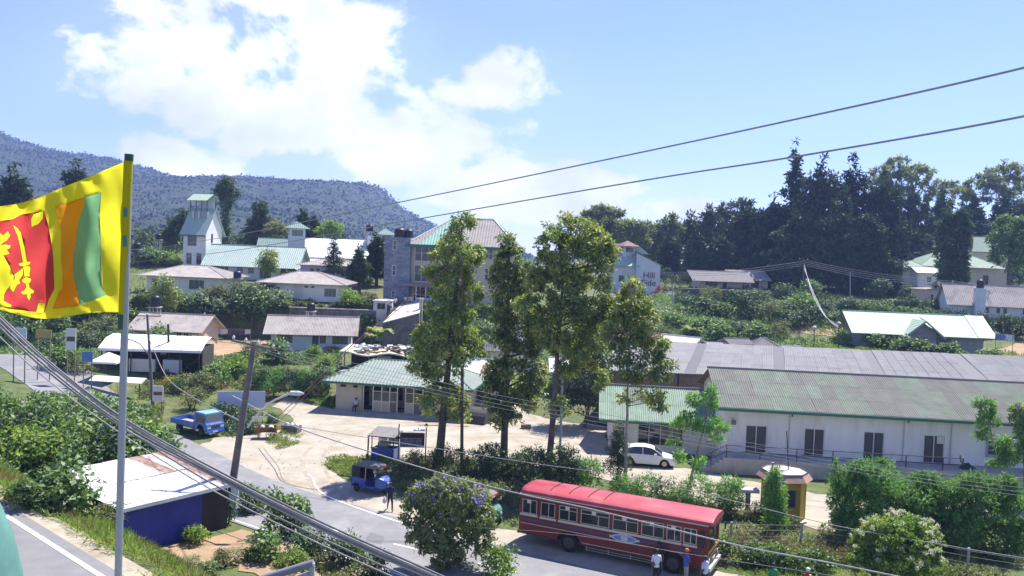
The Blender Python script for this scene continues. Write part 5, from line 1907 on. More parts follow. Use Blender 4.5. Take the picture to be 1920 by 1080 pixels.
 MB().box(-hx + .1, hx - 1.2, -hy - .02, -hy - .002, 1.13, 1.165).build('trim_strip', 'steel_trim', t)
 MB().box(-hx + 3.7, hx - 2.6, -hy - .02, -hy - .002, .66, .69).build('trim_strip', 'steel_trim', t)
 for i, (a, q) in enumerate(wins):
  for side, yy in ((-1, -hy), (1, hy - .05)):
   f_ = MB()
   e = .035
   y0, y1 = (yy - .012, yy + .03) if side < 0 else (yy + .02, yy + .062)
   f_.box(a + .003, q - .003, y0, y1, zw0 + .003, zw0 + e)
   f_.box(a + .003, q - .003, y0, y1, zw1 - e, zw1 - .003)
   f_.box(a + .003, a + e, y0, y1, zw0 + e, zw1 - e)
   f_.box(q - e, q - .003, y0, y1, zw0 + e, zw1 - e)
   if 2 < i < 7 or i == 2:
    f_.box(a + e, q - e, y0 + .005, y1 - .005, zw1 - .24, zw1 - .21)
    zt = zw1 - .24
   else:
    zt = zw1 - e
   m = a + (q - a) * (.55 if i != 3 else .62)
   f_.box(m - .018, m + .018, y0, y1 - .003, zw0 + e, zt)
   wo = f_.build('window', 'steel_trim', t)
   MB().box(a + e, q - e, y0 + .018, y0 + .024, zw0 + e, zw1 - e).build('pane', 'window_glass', wo)
   if side < 0 and i not in (1, 7):
    m = a + (q - a) * .45
    MB().box(m - .11, m + .13, y0 - .006, y0 - .001, zw1 - .2, zw1 - .0).build('notice', 'frame_white', wo)
   MB().bar((a + e, yy + .06, zw0 + .25), (q - e, yy + .06, zw0 + .25), .025).build('safety_bar', 'steel_trim', wo)
 MB().box(hx - .46, hx - .18, -hy + .015, -hy + .022, zw0 - .08, zw1 - .02).build('quarter_light', 'window_glass', t)
 q = MB()
 for s in (-1, 1):
  q.box(hx - .045, hx - .03, min(s * .03, s * 1.03), max(s * .03, s * 1.03), 1.47, 2.48)
 ws = q.build('windscreen', 'window_glass', t)
 MB().box(hx - .06, hx + .015, -.03, .03, 1.45, 2.5).build('centre_bar', 'bus_red', ws)
 MB().box(hx + .004, hx + .03, -1.15, 1.15, 1.26, 1.42).build('front_belt', 'ochre', t)
 MB().box(hx + .01, hx + .2, -.95, .95, 2.56, 2.72).build('destination_board', 'shade_interior', t)
 MB().box(hx + .004, hx + .04, -.7, .7, .72, 1.12).build('grille', 'hub', t)
 MB().box(hx + .02, hx + .17, -1.2, 1.2, .45, .63).build('front_bumper', 'steel_trim', t)
 MB().box(-hx - .12, -hx - .02, -1.15, 1.15, .5, .66).build('rear_bumper', 'bus_red', t)
 for s in (-1, 1):
  MB().lathe([(.11, 0), (.11, .04), (.05, .05)], 12, (hx + .005, s * .88, .92), axis='x').build('headlight', 'lamp_clear', t)
  MB().box(-hx - .02, -hx - .003, s * 1.0 - .08, s * 1.0 + .08, .95, 1.2).build('tail_light', 'lamp_red', t)
  q = MB().bar((hx - .05, s * hy, 2.3), (hx + .3, s * (hy + .18), 2.25), .03)
  q.box(hx + .24, hx + .3, s * (hy + .18) - .08, s * (hy + .18) + .08, 1.95, 2.3)
  q.build('mirror', 'rubber', t)
 MB().box(hx + .042, hx + .06, -.25, .25, .78, .9).build('number_plate', 'plate', t)
 ex, ez = -hx + 6.05 * k, 1.335
 def lens(a, c_, n=18):
  return [(ex + a * cos(2 * pi * i / n), ez + c_ * sin(2 * pi * i / n) * (1 - .12 * cos(2 * pi * i / n) ** 2)) for i in range(n)]
 em = MB().prism(lens(.72, .2), 'y', -hy - .016, -hy - .009).build('emblem', 'bluewhite_wall', t)
 M('emblem_blue', (0.17, 0.24, 0.55), .5, .05)
 MB().prism(lens(.6, .145), 'y', -hy - .022, -hy - .017).build('emblem_field', 'emblem_blue', em)
 q = MB()
 for (u, v_, a, c_) in ((-.12, .09, .08, .03), (.03, .095, .05, .03), (.13, .085, .05, .025), (-.1, -.0, .09, .045), (.06, .0, .07, .05), (.17, -.0, .025, .05), (0, -.1, .16, .03)):
  q.box(ex + u - a, ex + u + a, -hy - .026, -hy - .023, ez + v_ - c_, ez + v_ + c_)
 q.build('emblem_marks', 'frame_white', em)
 for s in (-1, 1):
  MB().box(ex + s * .76 - .05, ex + s * .76 + .05, -hy - .016, -hy - .01, ez - .06, ez + .06).build('emblem_tip', 'bluewhite_wall', em)
 q = MB().box(-hx + .2, hx - .2, -hy + .12, hy - .12, .50, .62)
 q.box(-hx + .06, hx - .06, -hy + .06, hy - .06, .96, 1.0)
 q.build('floor', 'shade_interior', t)
 for y in (-hy + .12,):
  q = MB()
  x0, x1 = -hx + 3.95, hx - 2.75
  for z in (.3, .42):
   q.box(x0, x1, y - .02, y + .02, z, z + .025)
  for i in range(4):
   x = x0 + (x1 - x0) * i / 3
   q.box(x - .02, x + .02, y - .022, y + .022, .28, .6)
  q.build('underrun_rail', 'steel_trim', t)
 for cx, cz, r in ax:
  for s in (-1, 1):
   wheel(t, cx, s * (hy - .17), .5, .28, out=s)
   q = MB()
   q.box(cx - .66, cx + .66, s * (hy - .36) - .02, s * (hy - .36) + .02, .6, 1.2)
   q.build('wheel_well', 'shade_interior', t)
 sm = bpy.data.meshes.new('seat')
 q = MB().box(-.2, .25, -.5, .5, 1.0, 1.45).box(-.28, -.18, -.5, .5, 1.45, 2.0)
 sm.from_pydata(q.v, [], q.f)
 sm.materials.append(M('seat_cloth'))
 for i in range(9):
  for s in (-1, 1):
   obj('seat', sm, None, t, loc=(-hx + .7 + i * .98, s * .62, 0))
 q = MB().box(hx - 1.0, hx - .55, .2, .8, 1.0, 1.8)
 return t, ang
BUS, BUSA = build_bus()
def loft(b, rings, mi=0, caps=True):
 n = len(rings[0])
 vs = [p for r in rings for p in r]
 fs = []
 for i in range(len(rings) - 1):
  for j in range(n):
   fs.append((i * n + j, i * n + (j + 1) % n, (i + 1) * n + (j + 1) % n, (i + 1) * n + j))
 if caps:
  fs.append(tuple(range(n - 1, -1, -1)))
  fs.append(tuple((len(rings) - 1) * n + k for k in range(n)))
 return b.add(vs, fs, mi)
def rr(x, hw, z0, z1, r=.1, tuck=.0):
 """rounded-rectangle section at x"""
 r = min(r, hw * .9, (z1 - z0) * .45)
 pts = []
 for cy, cz, a0 in ((hw - r, z1 - r, 0), (-hw + r, z1 - r, pi / 2), (-hw + r, z0 + r, pi), (hw - r, z0 + r, 3 * pi / 2)):
  for i in range(4):
   a = a0 + pi / 2 * i / 3
   y = cy + r * cos(a)
   z = cz + r * sin(a)
   pts.append((x, y * (1 - tuck * (z - z0) / (z1 - z0)), z))
 return pts
def build_tuk(loc, ang, label, body='tuk_blue', roof='tuk_roof'):
 """three wheeled auto rickshaw, about 2.65 m long, facing +x"""
 t = thing('auto_rickshaw', label, 'auto rickshaw', loc, ang, 'auto rickshaws by the junction')
 hw = .66
 b = MB()
 arch_panel(b, -1.3, -.25, .32, .92, -hw, .04, [(-.92, .22, .34)])
 arch_panel(b, -1.3, -.25, .32, .92, hw - .04, .04, [(-.92, .22, .34)])
 b.box(-1.32, -1.26, -hw, hw, .36, .95)
 b.box(-1.26, .9, -hw + .05, hw - .05, .30, .36)
 b.box(-.27, -.2, -hw, hw, .34, .80)
 rings = []
 for x, w_, z0, z1 in ((.58, .60, .34, 1.08), (.80, .54, .34, 1.08), (1.02, .40, .36, .98), (1.16, .22, .42, .86)):
  rings.append(rr(x, w_, z0, z1, .12))
 loft(b, rings)
 b.box(-.2, .58, -hw + .02, -hw + .05, .34, .5)
 b.box(-.2, .58, hw - .05, hw - .02, .34, .5)
 b.build('body', body, t)
 for s in (-1, 1):
  q = MB()
  pts = [(-.92 + .36 * cos(a), s * (hw + .01), .22 + .36 * sin(a)) for a in np.linspace(.1, pi - .1, 9)]
  q.tube(pts, .035, 6)
  q.build('mudguard', body, t)
 b = MB()
 rings = []
 for x, w_, z1 in ((-1.36, .60, 1.58), (-1.15, .67, 1.74), (-.4, .69, 1.80), (.3, .68, 1.79), (.62, .62, 1.70)):
  rings.append(rr(x, w_, z1 - .16, z1, .09))
 loft(b, rings)
 b.build('canopy', roof, t, smooth=True)
 b = MB()
 for s in (-1, 1):
  y0, y1 = sorted((s * hw - s * .03, s * hw))
  b.box(-1.30, -.62, y0, y1, .93, 1.62)
 b.box(-1.33, -1.29, -hw + .04, hw - .04, .93, 1.6)
 b.build('side_curtain', 'tuk_canvas', t)
 for s in (-1, 1):
  MB().bar((-.22, s * .62, .8), (-.18, s * .62, 1.66), .035).build('pillar', 'steel_trim', t)
  MB().bar((.62, s * .56, 1.05), (.58, s * .58, 1.66), .045).build('pillar', body, t)
 q = MB()
 q.add([(.66, -.54, 1.08), (.66, .54, 1.08), (.60, .56, 1.64), (.60, -.56, 1.64), (.68, -.54, 1.08), (.68, .54, 1.08), (.62, .56, 1.64), (.62, -.56, 1.64)],
   [(0, 1, 2, 3), (7, 6, 5, 4), (0, 4, 5, 1), (2, 6, 7, 3)])
 q.build('windscreen', 'window_glass', t)
 MB().box(.60, .70, -.42, .42, 1.56, 1.68).build('visor_board', 'lamp_red', t)
 MB().box(.705, .72, -.3, .05, 1.58, 1.66).build('visor_marks', 'frame_white', t)
 q = MB().box(-1.1, -.62, -.55, .55, .55, .75).box(-1.2, -1.08, -.55, .55, .75, 1.2)
 q.build('bench', 'seat_cloth', t)
 MB().box(.05, .4, -.25, .25, .55, .78).build('driver_seat', 'seat_cloth', t)
 MB().tube([(.62, -.3, 1.0), (.72, 0, .96), (.62, .3, 1.0)], .02, 6).build('handlebar', 'iron', t)
 MB().lathe([(.10, 0), (.10, .05), (.04, .07)], 12, (1.15, 0, .72), axis='x').build('headlight', 'lamp_clear', t)
 for s in (-1, 1):
  q = MB().bar((.62, s * .58, 1.3), (.72, s * .78, 1.32), .02)
  q.box(.70, .73, s * .78 - .06, s * .78 + .06, 1.25, 1.42)
  q.build('mirror', 'steel_trim', t)
  wheel(t, -.92, s * .58, .22, .12, out=s)
 wheel(t, .98, 0, .22, .11, out=-1)
 q = MB()
 pts = [(.98 + .29 * cos(a), 0, .22 + .29 * sin(a)) for a in np.linspace(.2, pi - .2, 9)]
 q.tube(pts, .07, 6)
 q.build('front_mudguard', body, t)
 MB().box(-1.38, -1.33, -.2, .2, .48, .6).build('number_plate', 'plate', t)
 return t
p = W(703, 925, 0.03)
TUK = build_tuk((p.x - .15, p.y + .35, .06), radians(-30), 'blue auto rickshaw with grey canopy stopped at the road mouth beside the walking man')
M('tuk_green', (0.04, 0.16, 0.12), .4, .08)
p = W(905, 985, 0.03)
build_tuk((p.x, p.y + .6, .05), radians(-28), 'dark green auto rickshaw half hidden behind the violet flowered bush tree', 'tuk_green', 'tuk_roof')
def build_truck():
 a = W(371, 822, 0.0)
 ang = radians(-33)
 t = thing('pickup_lorry', 'blue flatbed lorry with empty dropside bed parked under the billboard', 'lorry', (a.x - .75, a.y + 1.9, .06), ang)
 L, hw = 4.6, .86
 b = MB()
 pro = [(2.27, .50), (2.30, .95), (2.16, 1.20), (1.98, 1.88), (1.85, 1.95), (.78, 1.95), (.72, .50)]
 for s in (-1, 1):
  y0, y1 = sorted((s * hw, s * (hw - .04)))
  q = [(.72, .50), (1.05, .50), (1.10, .80), (1.30, .98), (1.60, 1.0), (1.85, .85), (1.95, .55), (2.27, .50), (2.30, .95), (2.17, 1.16), (.72, 1.16)]
  b.prism(q, 'y', y0, y1)
  b.prism([(.72, 1.16), (.95, 1.16), (.95, 1.82), (.72, 1.9)], 'y', y0, y1)
  b.prism([(2.17, 1.16), (2.02, 1.16), (1.90, 1.78), (1.98, 1.88)], 'y', y0, y1)
  b.prism([(.95, 1.76), (1.91, 1.76), (1.98, 1.88), (.78, 1.9)], 'y', y0, y1)
 b.box(2.25, 2.30, -hw + .04, hw - .04, .50, 1.0)
 b.add([(2.30, -hw, .99), (2.30, hw, .99), (2.17, hw, 1.18), (2.17, -hw, 1.18)], [(0, 1, 2, 3)])
 b.box(.72, .77, -hw + .04, hw - .04, .5, 1.9)
 b.build('cab', 'truck_blue', t)
 b = MB()
 rings = [rr(x, hw - ins, z - .08, z + .03, .05) for x, ins, z in ((.72, .06, 1.88), (.85, .01, 1.93), (1.8, .01, 1.93), (2.0, .06, 1.87))]
 loft(b, rings)
 M('truck_roof', (0.20, 0.42, 0.68), .35, .06, coat=.3)
 b.build('cab_roof', 'truck_roof', t, smooth=True)
 b = MB()
 b.add([(2.175, -hw + .07, 1.18), (2.175, hw - .07, 1.18), (1.99, hw - .1, 1.84), (1.99, -hw + .1, 1.84)], [(0, 1, 2, 3)])
 b.build('windscreen', 'glass_blue', t)
 for s in (-1, 1):
  y = s * (hw - .02)
  b = MB().prism([(.96, 1.17), (2.03, 1.17), (1.91, 1.76), (.96, 1.76)], 'y', min(y, y + .006), max(y, y + .006))
  d_ = b.build('side_window', 'glass_dark', t)
  MB().box(1.0, 1.12, s * hw - .015, s * hw + .015, .98, 1.02).build('door_handle', 'iron', t)
  MB().box(2.28, 2.32, s * .62 - .17, s * .62 + .17, .70, .88).build('headlight', 'lamp_clear', t)
  q = MB().bar((2.1, s * hw, 1.5), (2.25, s * (hw + .2), 1.55), .025)
  q.box(2.22, 2.26, s * (hw + .2) - .07, s * (hw + .2) + .07, 1.38, 1.66)
  q.build('mirror', 'iron', t)
 MB().box(2.285, 2.31, -.42, .42, .72, .86).build('grille', 'iron', t)
 MB().box(2.30, 2.33, -.55, .55, 1.0, 1.1).build('wiper_panel', 'steel_trim', t)
 MB().box(2.24, 2.38, -hw + .02, hw - .02, .36, .54).build('bumper', 'truck_blue', t)
 MB().box(2.382, 2.395, -.3, .15, .38, .5).build('number_plate', 'plate', t)
 MB().box(-2.3, .66, -hw - .02, hw + .02, .66, .74).build('bed_floor', 'truck_bed', t)
 for s in (-1, 1):
  y0, y1 = sorted((s * (hw + .02), s * (hw + .06)))
  q = MB().box(-2.3, .66, y0, y1, .64, 1.08)
  for x in (-1.55, -.8, -.1):
   q.box(x - .02, x + .02, *sorted((s * (hw + .06), s * (hw + .08))), .64, 1.08)
  q.build('dropside', 'truck_blue', t)
 MB().box(-2.34, -2.3, -hw - .02, hw + .02, .64, 1.08).build('tailboard', 'truck_blue', t)
 MB().box(.62, .66, -hw - .02, hw + .02, .74, 1.2).build('headboard', 'rust', t)
 MB().box(-2.2, 2.1, -.45, .45, .42, .62).build('chassis', 'iron', t)
 for s in (-1, 1):
  wheel(t, 1.52, s * (hw - .1), .33, .2, out=s)
  wheel(t, -1.35, s * (hw - .14), .33, .26, out=s)
 return t
build_truck()
def build_car(loc, ang, label, paint='car_white', group='white cars'):
 t = thing('parked_car', label, 'car', loc, ang, group)
 hw = .86
 b = MB()
 ax = [(-1.28, .31, .37), (1.33, .31, .37)]
 belt = [(-2.10, .84), (-1.9, .93), (-.9, .95), (.9, .92), (1.35, .86), (2.0, .70), (2.13, .58)]
 for s in (-1, 1):
  xs = np.linspace(-2.12, 2.12, 40)
  def low(x):
   z = .22
   for cx, cz, r in ax:
    if abs(x - cx) < r:
     z = max(z, cz + math.sqrt(r * r - (x - cx) ** 2))
   return z
  vs, fs = [], []
  for x in xs:
   zb_ = np.interp(x, [p_[0] for p_ in belt], [p_[1] for p_ in belt])
   taper = 1 - .16 * max(0, (abs(x) - 1.5) / .62) ** 2
   zl = min(low(x), zb_ - .05)
   for fz, k in ((0, .97), (.35, 1.0), (.7, 1.0), (1, .93)):
    vs.append((x, s * hw * taper * k, zl + (zb_ - zl) * fz))
  for i in range(len(xs) - 1):
   for j in range(3):
    q = (i * 4 + j, (i + 1) * 4 + j, (i + 1) * 4 + j + 1, i * 4 + j + 1)
    fs.append(q if s < 0 else q[::-1])
  b.add(vs, fs)
 def deck(x0, x1, n=8):
  vs, fs = [], []
  for i in range(n + 1):
   x = x0 + (x1 - x0) * i / n
   zb_ = np.interp(x, [p_[0] for p_ in belt], [p_[1] for p_ in belt])
   taper = 1 - .16 * max(0, (abs(x) - 1.5) / .62) ** 2
   for f_ in (-1, -.6, 0, .6, 1):
    vs.append((x, f_ * hw * taper * .93, zb_ + .06 * (1 - f_ * f_)))
  for i in range(n):
   for j in range(4):
    fs.append((i * 5 + j, (i + 1) * 5 + j, (i + 1) * 5 + j + 1, i * 5 + j + 1))
  b.add(vs, fs)
 deck(.85, 2.12)
 deck(-2.12, -1.55)
 for x, zt in ((2.12, .60), (-2.12, .84)):
  k = hw * .84
  b.add([(x, -k, .24), (x, k, .24), (x, k * .95, zt), (x, -k * .95, zt)], [(0, 1, 2, 3)])
 b.build('body', paint, t, smooth=True)
 cab = [(-1.95, .93), (-1.45, 1.32), (-.9, 1.44), (-.2, 1.47), (.3, 1.40), (.62, 1.27), (1.18, .92)]
 g = MB()
 rings = []
 for x, zt in cab:
  zb_ = .90
  hb, ht_ = hw * .93, hw * .74
  rings.append([(x, -hb, zb_), (x, -ht_ - (hb - ht_) * (1 - (zt - zb_) / .57), zt), (x, ht_ + (hb - ht_) * (1 - (zt - zb_) / .57), zt), (x, hb, zb_)])
 loft(g, rings)
 g.build('glasshouse', 'glass_dark', t)
 r_ = MB()
 vs, fs = [], []
 top = [(-1.42, 1.335), (-.9, 1.455), (-.2, 1.485), (.3, 1.415), (.58, 1.30)]
 for x, z in top:
  k = hw * .76
  for f_ in (-1, -.5, 0, .5, 1):
   vs.append((x, f_ * k, z + .025 * (1 - f_ * f_)))
 for i in range(len(top) - 1):
  for j in range(4):
   fs.append((i * 5 + j, (i + 1) * 5 + j, (i + 1) * 5 + j + 1, i * 5 + j + 1))
 r_.add(vs, fs)
 for s in (-1, 1):
  r_.bar((1.18, s * hw * .93, .93), (.58, s * hw * .77, 1.31), .05)
  r_.bar((-1.95, s * hw * .93, .94), (-1.42, s * hw * .77, 1.345), .12)
  r_.bar((-.3, s * hw * .945, .93), (-.32, s * hw * .775, 1.47), .06)
 r_.build('roof', paint, t, smooth=True)
 for s in (-1, 1):
  MB().box(.55, .75, s * (hw + .06) - .07, s * (hw + .06) + .07, .92, 1.05).build('mirror', paint, t)
  MB().box(2.0, 2.125, s * .58 - .17, s * .58 + .17, .52, .64).build('headlight', 'lamp_clear', t)
  MB().box(-2.135, -2.05, s * .6 - .16, s * .6 + .16, .62, .78).build('tail_light', 'lamp_red', t)
  for x in (-.7, .25):
   MB().box(x, x + .16, s * (hw + .005) - .012, s * (hw + .005) + .012, .78, .81).build('door_handle', 'steel_trim', t)
  wheel(t, -1.28, s * .74, .31, .2, out=s, rim='alloy')
  wheel(t, 1.33, s * .74, .31, .2, out=s, rim='alloy')
 MB().box(2.125, 2.14, -.4, .4, .34, .46).build('grille', 'iron', t)
 MB().box(-2.0, 2.0, -.6, .6, .2, .3).build('underside', 'iron', t)
 return t
p = W(1244, 878, 0.03)
build_car((p.x - 1.15, p.y + .95, .05), radians(-9), 'white hatchback car parked at the annexe window behind the clipped conifer')
p = W(640, 742, 0.3)
build_car((p.x - .4, p.y + 3.3, h(p.x, p.y) + .05), radians(175), 'white car half hidden behind the left eave of the cream hut')
# ------------------------------------------------------------------ stall, handcart, boards, shack
def build_stall():
 p = W(716, 868, 0.03)
 ang = radians(-14)
 t = thing('food_stall', 'dark blue roadside stall with grey sheet roof and open glazed top behind the rickshaw', 'stall', (p.x, p.y, .06), ang)
 w, d = 1.75, 1.4
 q = MB()
 q.box(-w / 2, w / 2, 0, .05, .12, 1.0)
 q.box(-w / 2, -w / 2 + .05, .05, d, .12, 1.0)
 q.box(w / 2 - .05, w / 2, .05, d, .12, 1.0)
 q.box(-w / 2, w / 2, d - .05, d, .12, 1.0)
 q.box(-w / 2 - .06, w / 2 + .06, -.08, .25, 1.003, 1.05)
 q.build('counter', 'tuk_blue', t)
 MB().box(-.35, .6, -.012, -.003, .3, .55).build('counter_print', 'bus_purple', t)
 for x in (-w / 2 + .03, w / 2 - .03):
  for y in (.03, d - .03):
   MB().box(x - .03, x + .03, y - .03, y + .03, 0, 2.1).build('post', 'iron', t)
 for x0, x1 in ((-w / 2 + .1, -.15), (-.1, w / 2 - .1)):
  MB().box(x0, x1, d - .04, d - .03, 1.1, 1.95).build('back_panel', 'frame_white', t)
 q = MB()
 q.corr([(-w / 2 - .2, -.35, 2.0), (w / 2 + .2, -.35, 2.0), (w / 2 + .2, d + .25, 2.3), (-w / 2 - .2, d + .25, 2.3)], .16, .02)
 q.slab([(-w / 2 - .2, -.35, 1.96), (w / 2 + .2, -.35, 1.96), (w / 2 + .2, d + .25, 2.26), (-w / 2 - .2, d + .25, 2.26)], .04)
 q.build('roof', 'roof_dark', t)
 MB().box(-.5, .3, .3, .9, 1.053, 1.4).build('display_case', 'glass_pale', t)
 return t
build_stall()
def sign_board():
 """dark board on two posts at the yard's mouth"""
 a, b_ = W(746, 872, 0), W(797, 872, 0)
 t = thing('notice_board', 'black notice board with rows of small white writing on two thin poles', 'notice board', (a.x, a.y, 0), atan2(b_.y - a.y, b_.x - a.x) - radians(4))
 w = (b_ - a).length
 MB().tube([(0, 0, -.1), (0, 0, 3.05)], .045, 8).build('pole', 'iron', t)
 p2 = MB().tube([(w, 0, -.1), (w, 0, 2.75)], .045, 8).build('pole', 'iron', t)
 M('board_black', (0.035, 0.04, 0.05), .6, .1, 3)
 bd = MB().box(.17, w - .12, -.03, .03, 1.35, 2.4).build('board', 'board_black', t)
 fr = MB()
 for z in (1.35, 2.4):
  fr.box(.14, w - .09, -.04, .04, z - .02, z + .02)
 for x in (.14, w - .12):
  fr.box(x, x + .03, -.04, .04, 1.37, 2.38)
 fr.build('board_frame', 'frame_grey', bd)
 M('board_band', (0.06, 0.035, 0.035), .6, .1, 3)
 MB().box(.18, w - .13, -.036, -.031, 2.1, 2.38).build('board_band', 'board_band', bd)
 rnd = random.Random(4)
 q = MB()
 for r in range(6):
  z = 2.0 - r * .115
  x = .22
  while x < w - .3:
   l = rnd.uniform(.025, .06)
   hh = rnd.uniform(.035, .06)
   q.box(x, x + l, -.036, -.031, z - hh / 2, z + hh / 2)
   x += l + rnd.choice((.02, .025, .06))
 tag(q.build('writing', 'frame_white', bd), kind='stuff')
 MB().slab([(.05, -.25, 2.62), (w - .1, -.25, 2.62), (w - .1, .25, 2.74), (.05, .25, 2.74)], .03).build('rain_hood', 'roof_white', t)
 MB().box(-.25, .14, -.03, .03, 1.95, 2.1).build('bracket', 'iron', t)
 q = MB()
 for i in range(4):
  a_ = pi / 2 * i
  q.bar((w, 0, 2.75), (w + .16 * cos(a_), .16 * sin(a_), 3.0), .02)
 q.lathe([(.02, 3.12), (.2, 2.98)], 8, (w, 0, 0))
 q.build('finial', 'iron', p2)
 return t
sign_board()
p = W(689, 862, 0.03)
tag(MB().tube([(0, 0, -.2), (.03, 0, 1.75)], .06, 8).build('wooden_post', 'frame_brown', None, (p.x, p.y, .03)), 'bare brown wooden post left of the blue roadside stall', 'post')
def billboard():
 y = 73
 a, b_ = D(407, 765, y), D(497, 770, y + 1)
 t = thing('billboard', 'blank bluish white billboard on thin posts behind the leaning power pole', 'billboard', (a.x, a.y, h(a.x, a.y)), atan2(b_.y - a.y, b_.x - a.x))
 w = hypot(b_.x - a.x, b_.y - a.y)
 z0 = a.z - h(a.x, a.y)
 M('billboard_face', (0.50, 0.53, 0.66), .7, .06, .8, rgb2=(0.44, 0.46, 0.58))
 for i in range(4):
  MB().box(w * i / 4 + .005, w * (i + 1) / 4 - .005, -.03, .02, z0, z0 + 1.45).build('panel', 'billboard_face', t)
 for x in (.15, 1.55, w - 1.4, w - .2):
  MB().box(x - .04, x + .04, .025, .11, -.3, z0 + 1.4).build('post', 'wood_grey', t)
 return t
billboard()
def handcart():
 p = W(497, 824, 0.03)
 t = thing('handcart', 'brown wooden handcart with pale bundles beside the leaning pole', 'cart', (p.x, p.y + .5, .05), radians(8))
 M('cart_brown', (0.20, 0.095, 0.03), .85, .2, 3)
 q = MB()
 q.box(-.75, .75, -.45, .45, .55, .6)
 q.box(-.75, .75, -.48, -.45, .55, .95)
 q.box(-.75, .75, .45, .48, .55, .95)
 q.box(-.78, -.75, -.45, .45, .55, .95)
 q.box(.75, .78, -.45, .45, .55, .95)
 q.build('tray', 'cart_brown', t)
 for s in (-1, 1):
  q = MB()
  q.lathe([(.34, -.03), (.38, -.03), (.38, .03), (.34, .03)], 18, (.35, s * .53, .38), axis='y', capa=False)
  for i in range(6):
   a = pi * i / 3
   q.bar((.35, s * .53, .38), (.35 + .35 * cos(a), s * .53, .38 + .35 * sin(a)), .03)
  q.build('wheel', 'iron', t)
  MB().bar((.75, s * .4, .8), (1.35, s * .35, .9), .05).build('handle', 'cart_brown', t)
  MB().box(-.65, -.58, s * .4 - .03, s * .4 + .03, 0, .55).build('leg', 'cart_brown', t)
 rnd = random.Random(3)
 for i, (x, y) in enumerate(((-.4, 0), (.3, .1))):
  q = MB().lathe([(.2, .6), (.26, .72), (.2, .95), (.05, 1.05)], 10, (x, y, 0))
  q.v = [(a + rnd.uniform(-.03, .03), b_ + rnd.uniform(-.03, .03), c) for a, b_, c in q.v]
  o = q.build('bundle', 'bluewhite_wall', None, (p.x, p.y + .5, .05), smooth=True)
  tag(o, 'pale bundle lying in the brown handcart ' + ('over its legs' if i == 0 else 'over its wheels'), 'bundle', 'bundles in the handcart')
 p = W(483, 818, 0.03)
 s = thing('small_sign', 'small pale sign on a thin stake beside the handcart', 'sign', (p.x, p.y - .1, .03), radians(5))
 MB().box(-.025, .025, -.02, .02, -.1, 1.45).build('stake', 'wood_grey', s)
 MB().box(-.45, .45, -.045, -.023, 1.4, 1.68).build('sign_face', 'frame_white', s)
 p = W(546, 810, 0.03)
 s = thing('brick_bin', 'low dark red brick bin holding crumpled white sacks at the yard mouth', 'bin', (p.x, p.y, .03), radians(-14))
 q = MB()
 q.box(-.75, .75, -.4, -.3, 0, .6)
 q.box(-.75, .75, .3, .4, 0, .6)
 q.box(-.75, -.65, -.3, .3, 0, .6)
 q.box(.65, .75, -.3, .3, 0, .6)
 q.build('bin_wall', 'stone_dark', s)
 for i, (x, y) in enumerate(((-.38, 0), (.05, .02), (.45, -.02))):
  q = MB().lathe([(.2, .05), (.25, .4), (.2, .65), (.06, .78)], 9)
  q.v = [(a * rnd.uniform(.8, 1.2), b_ * rnd.uniform(.8, 1.2), c) for a, b_, c in q.v]
  o = q.build('sack', 'roof_white', None, Matrix.Translation((p.x, p.y, .05)) @ Matrix.Rotation(radians(-14), 4, 'Z') @ Vector((x, y, 0)), smooth=True)
  tag(o, ('left', 'middle', 'right')[i] + ' of the three white sacks in the brick bin', 'sack', 'white sacks in the brick bin')
handcart()
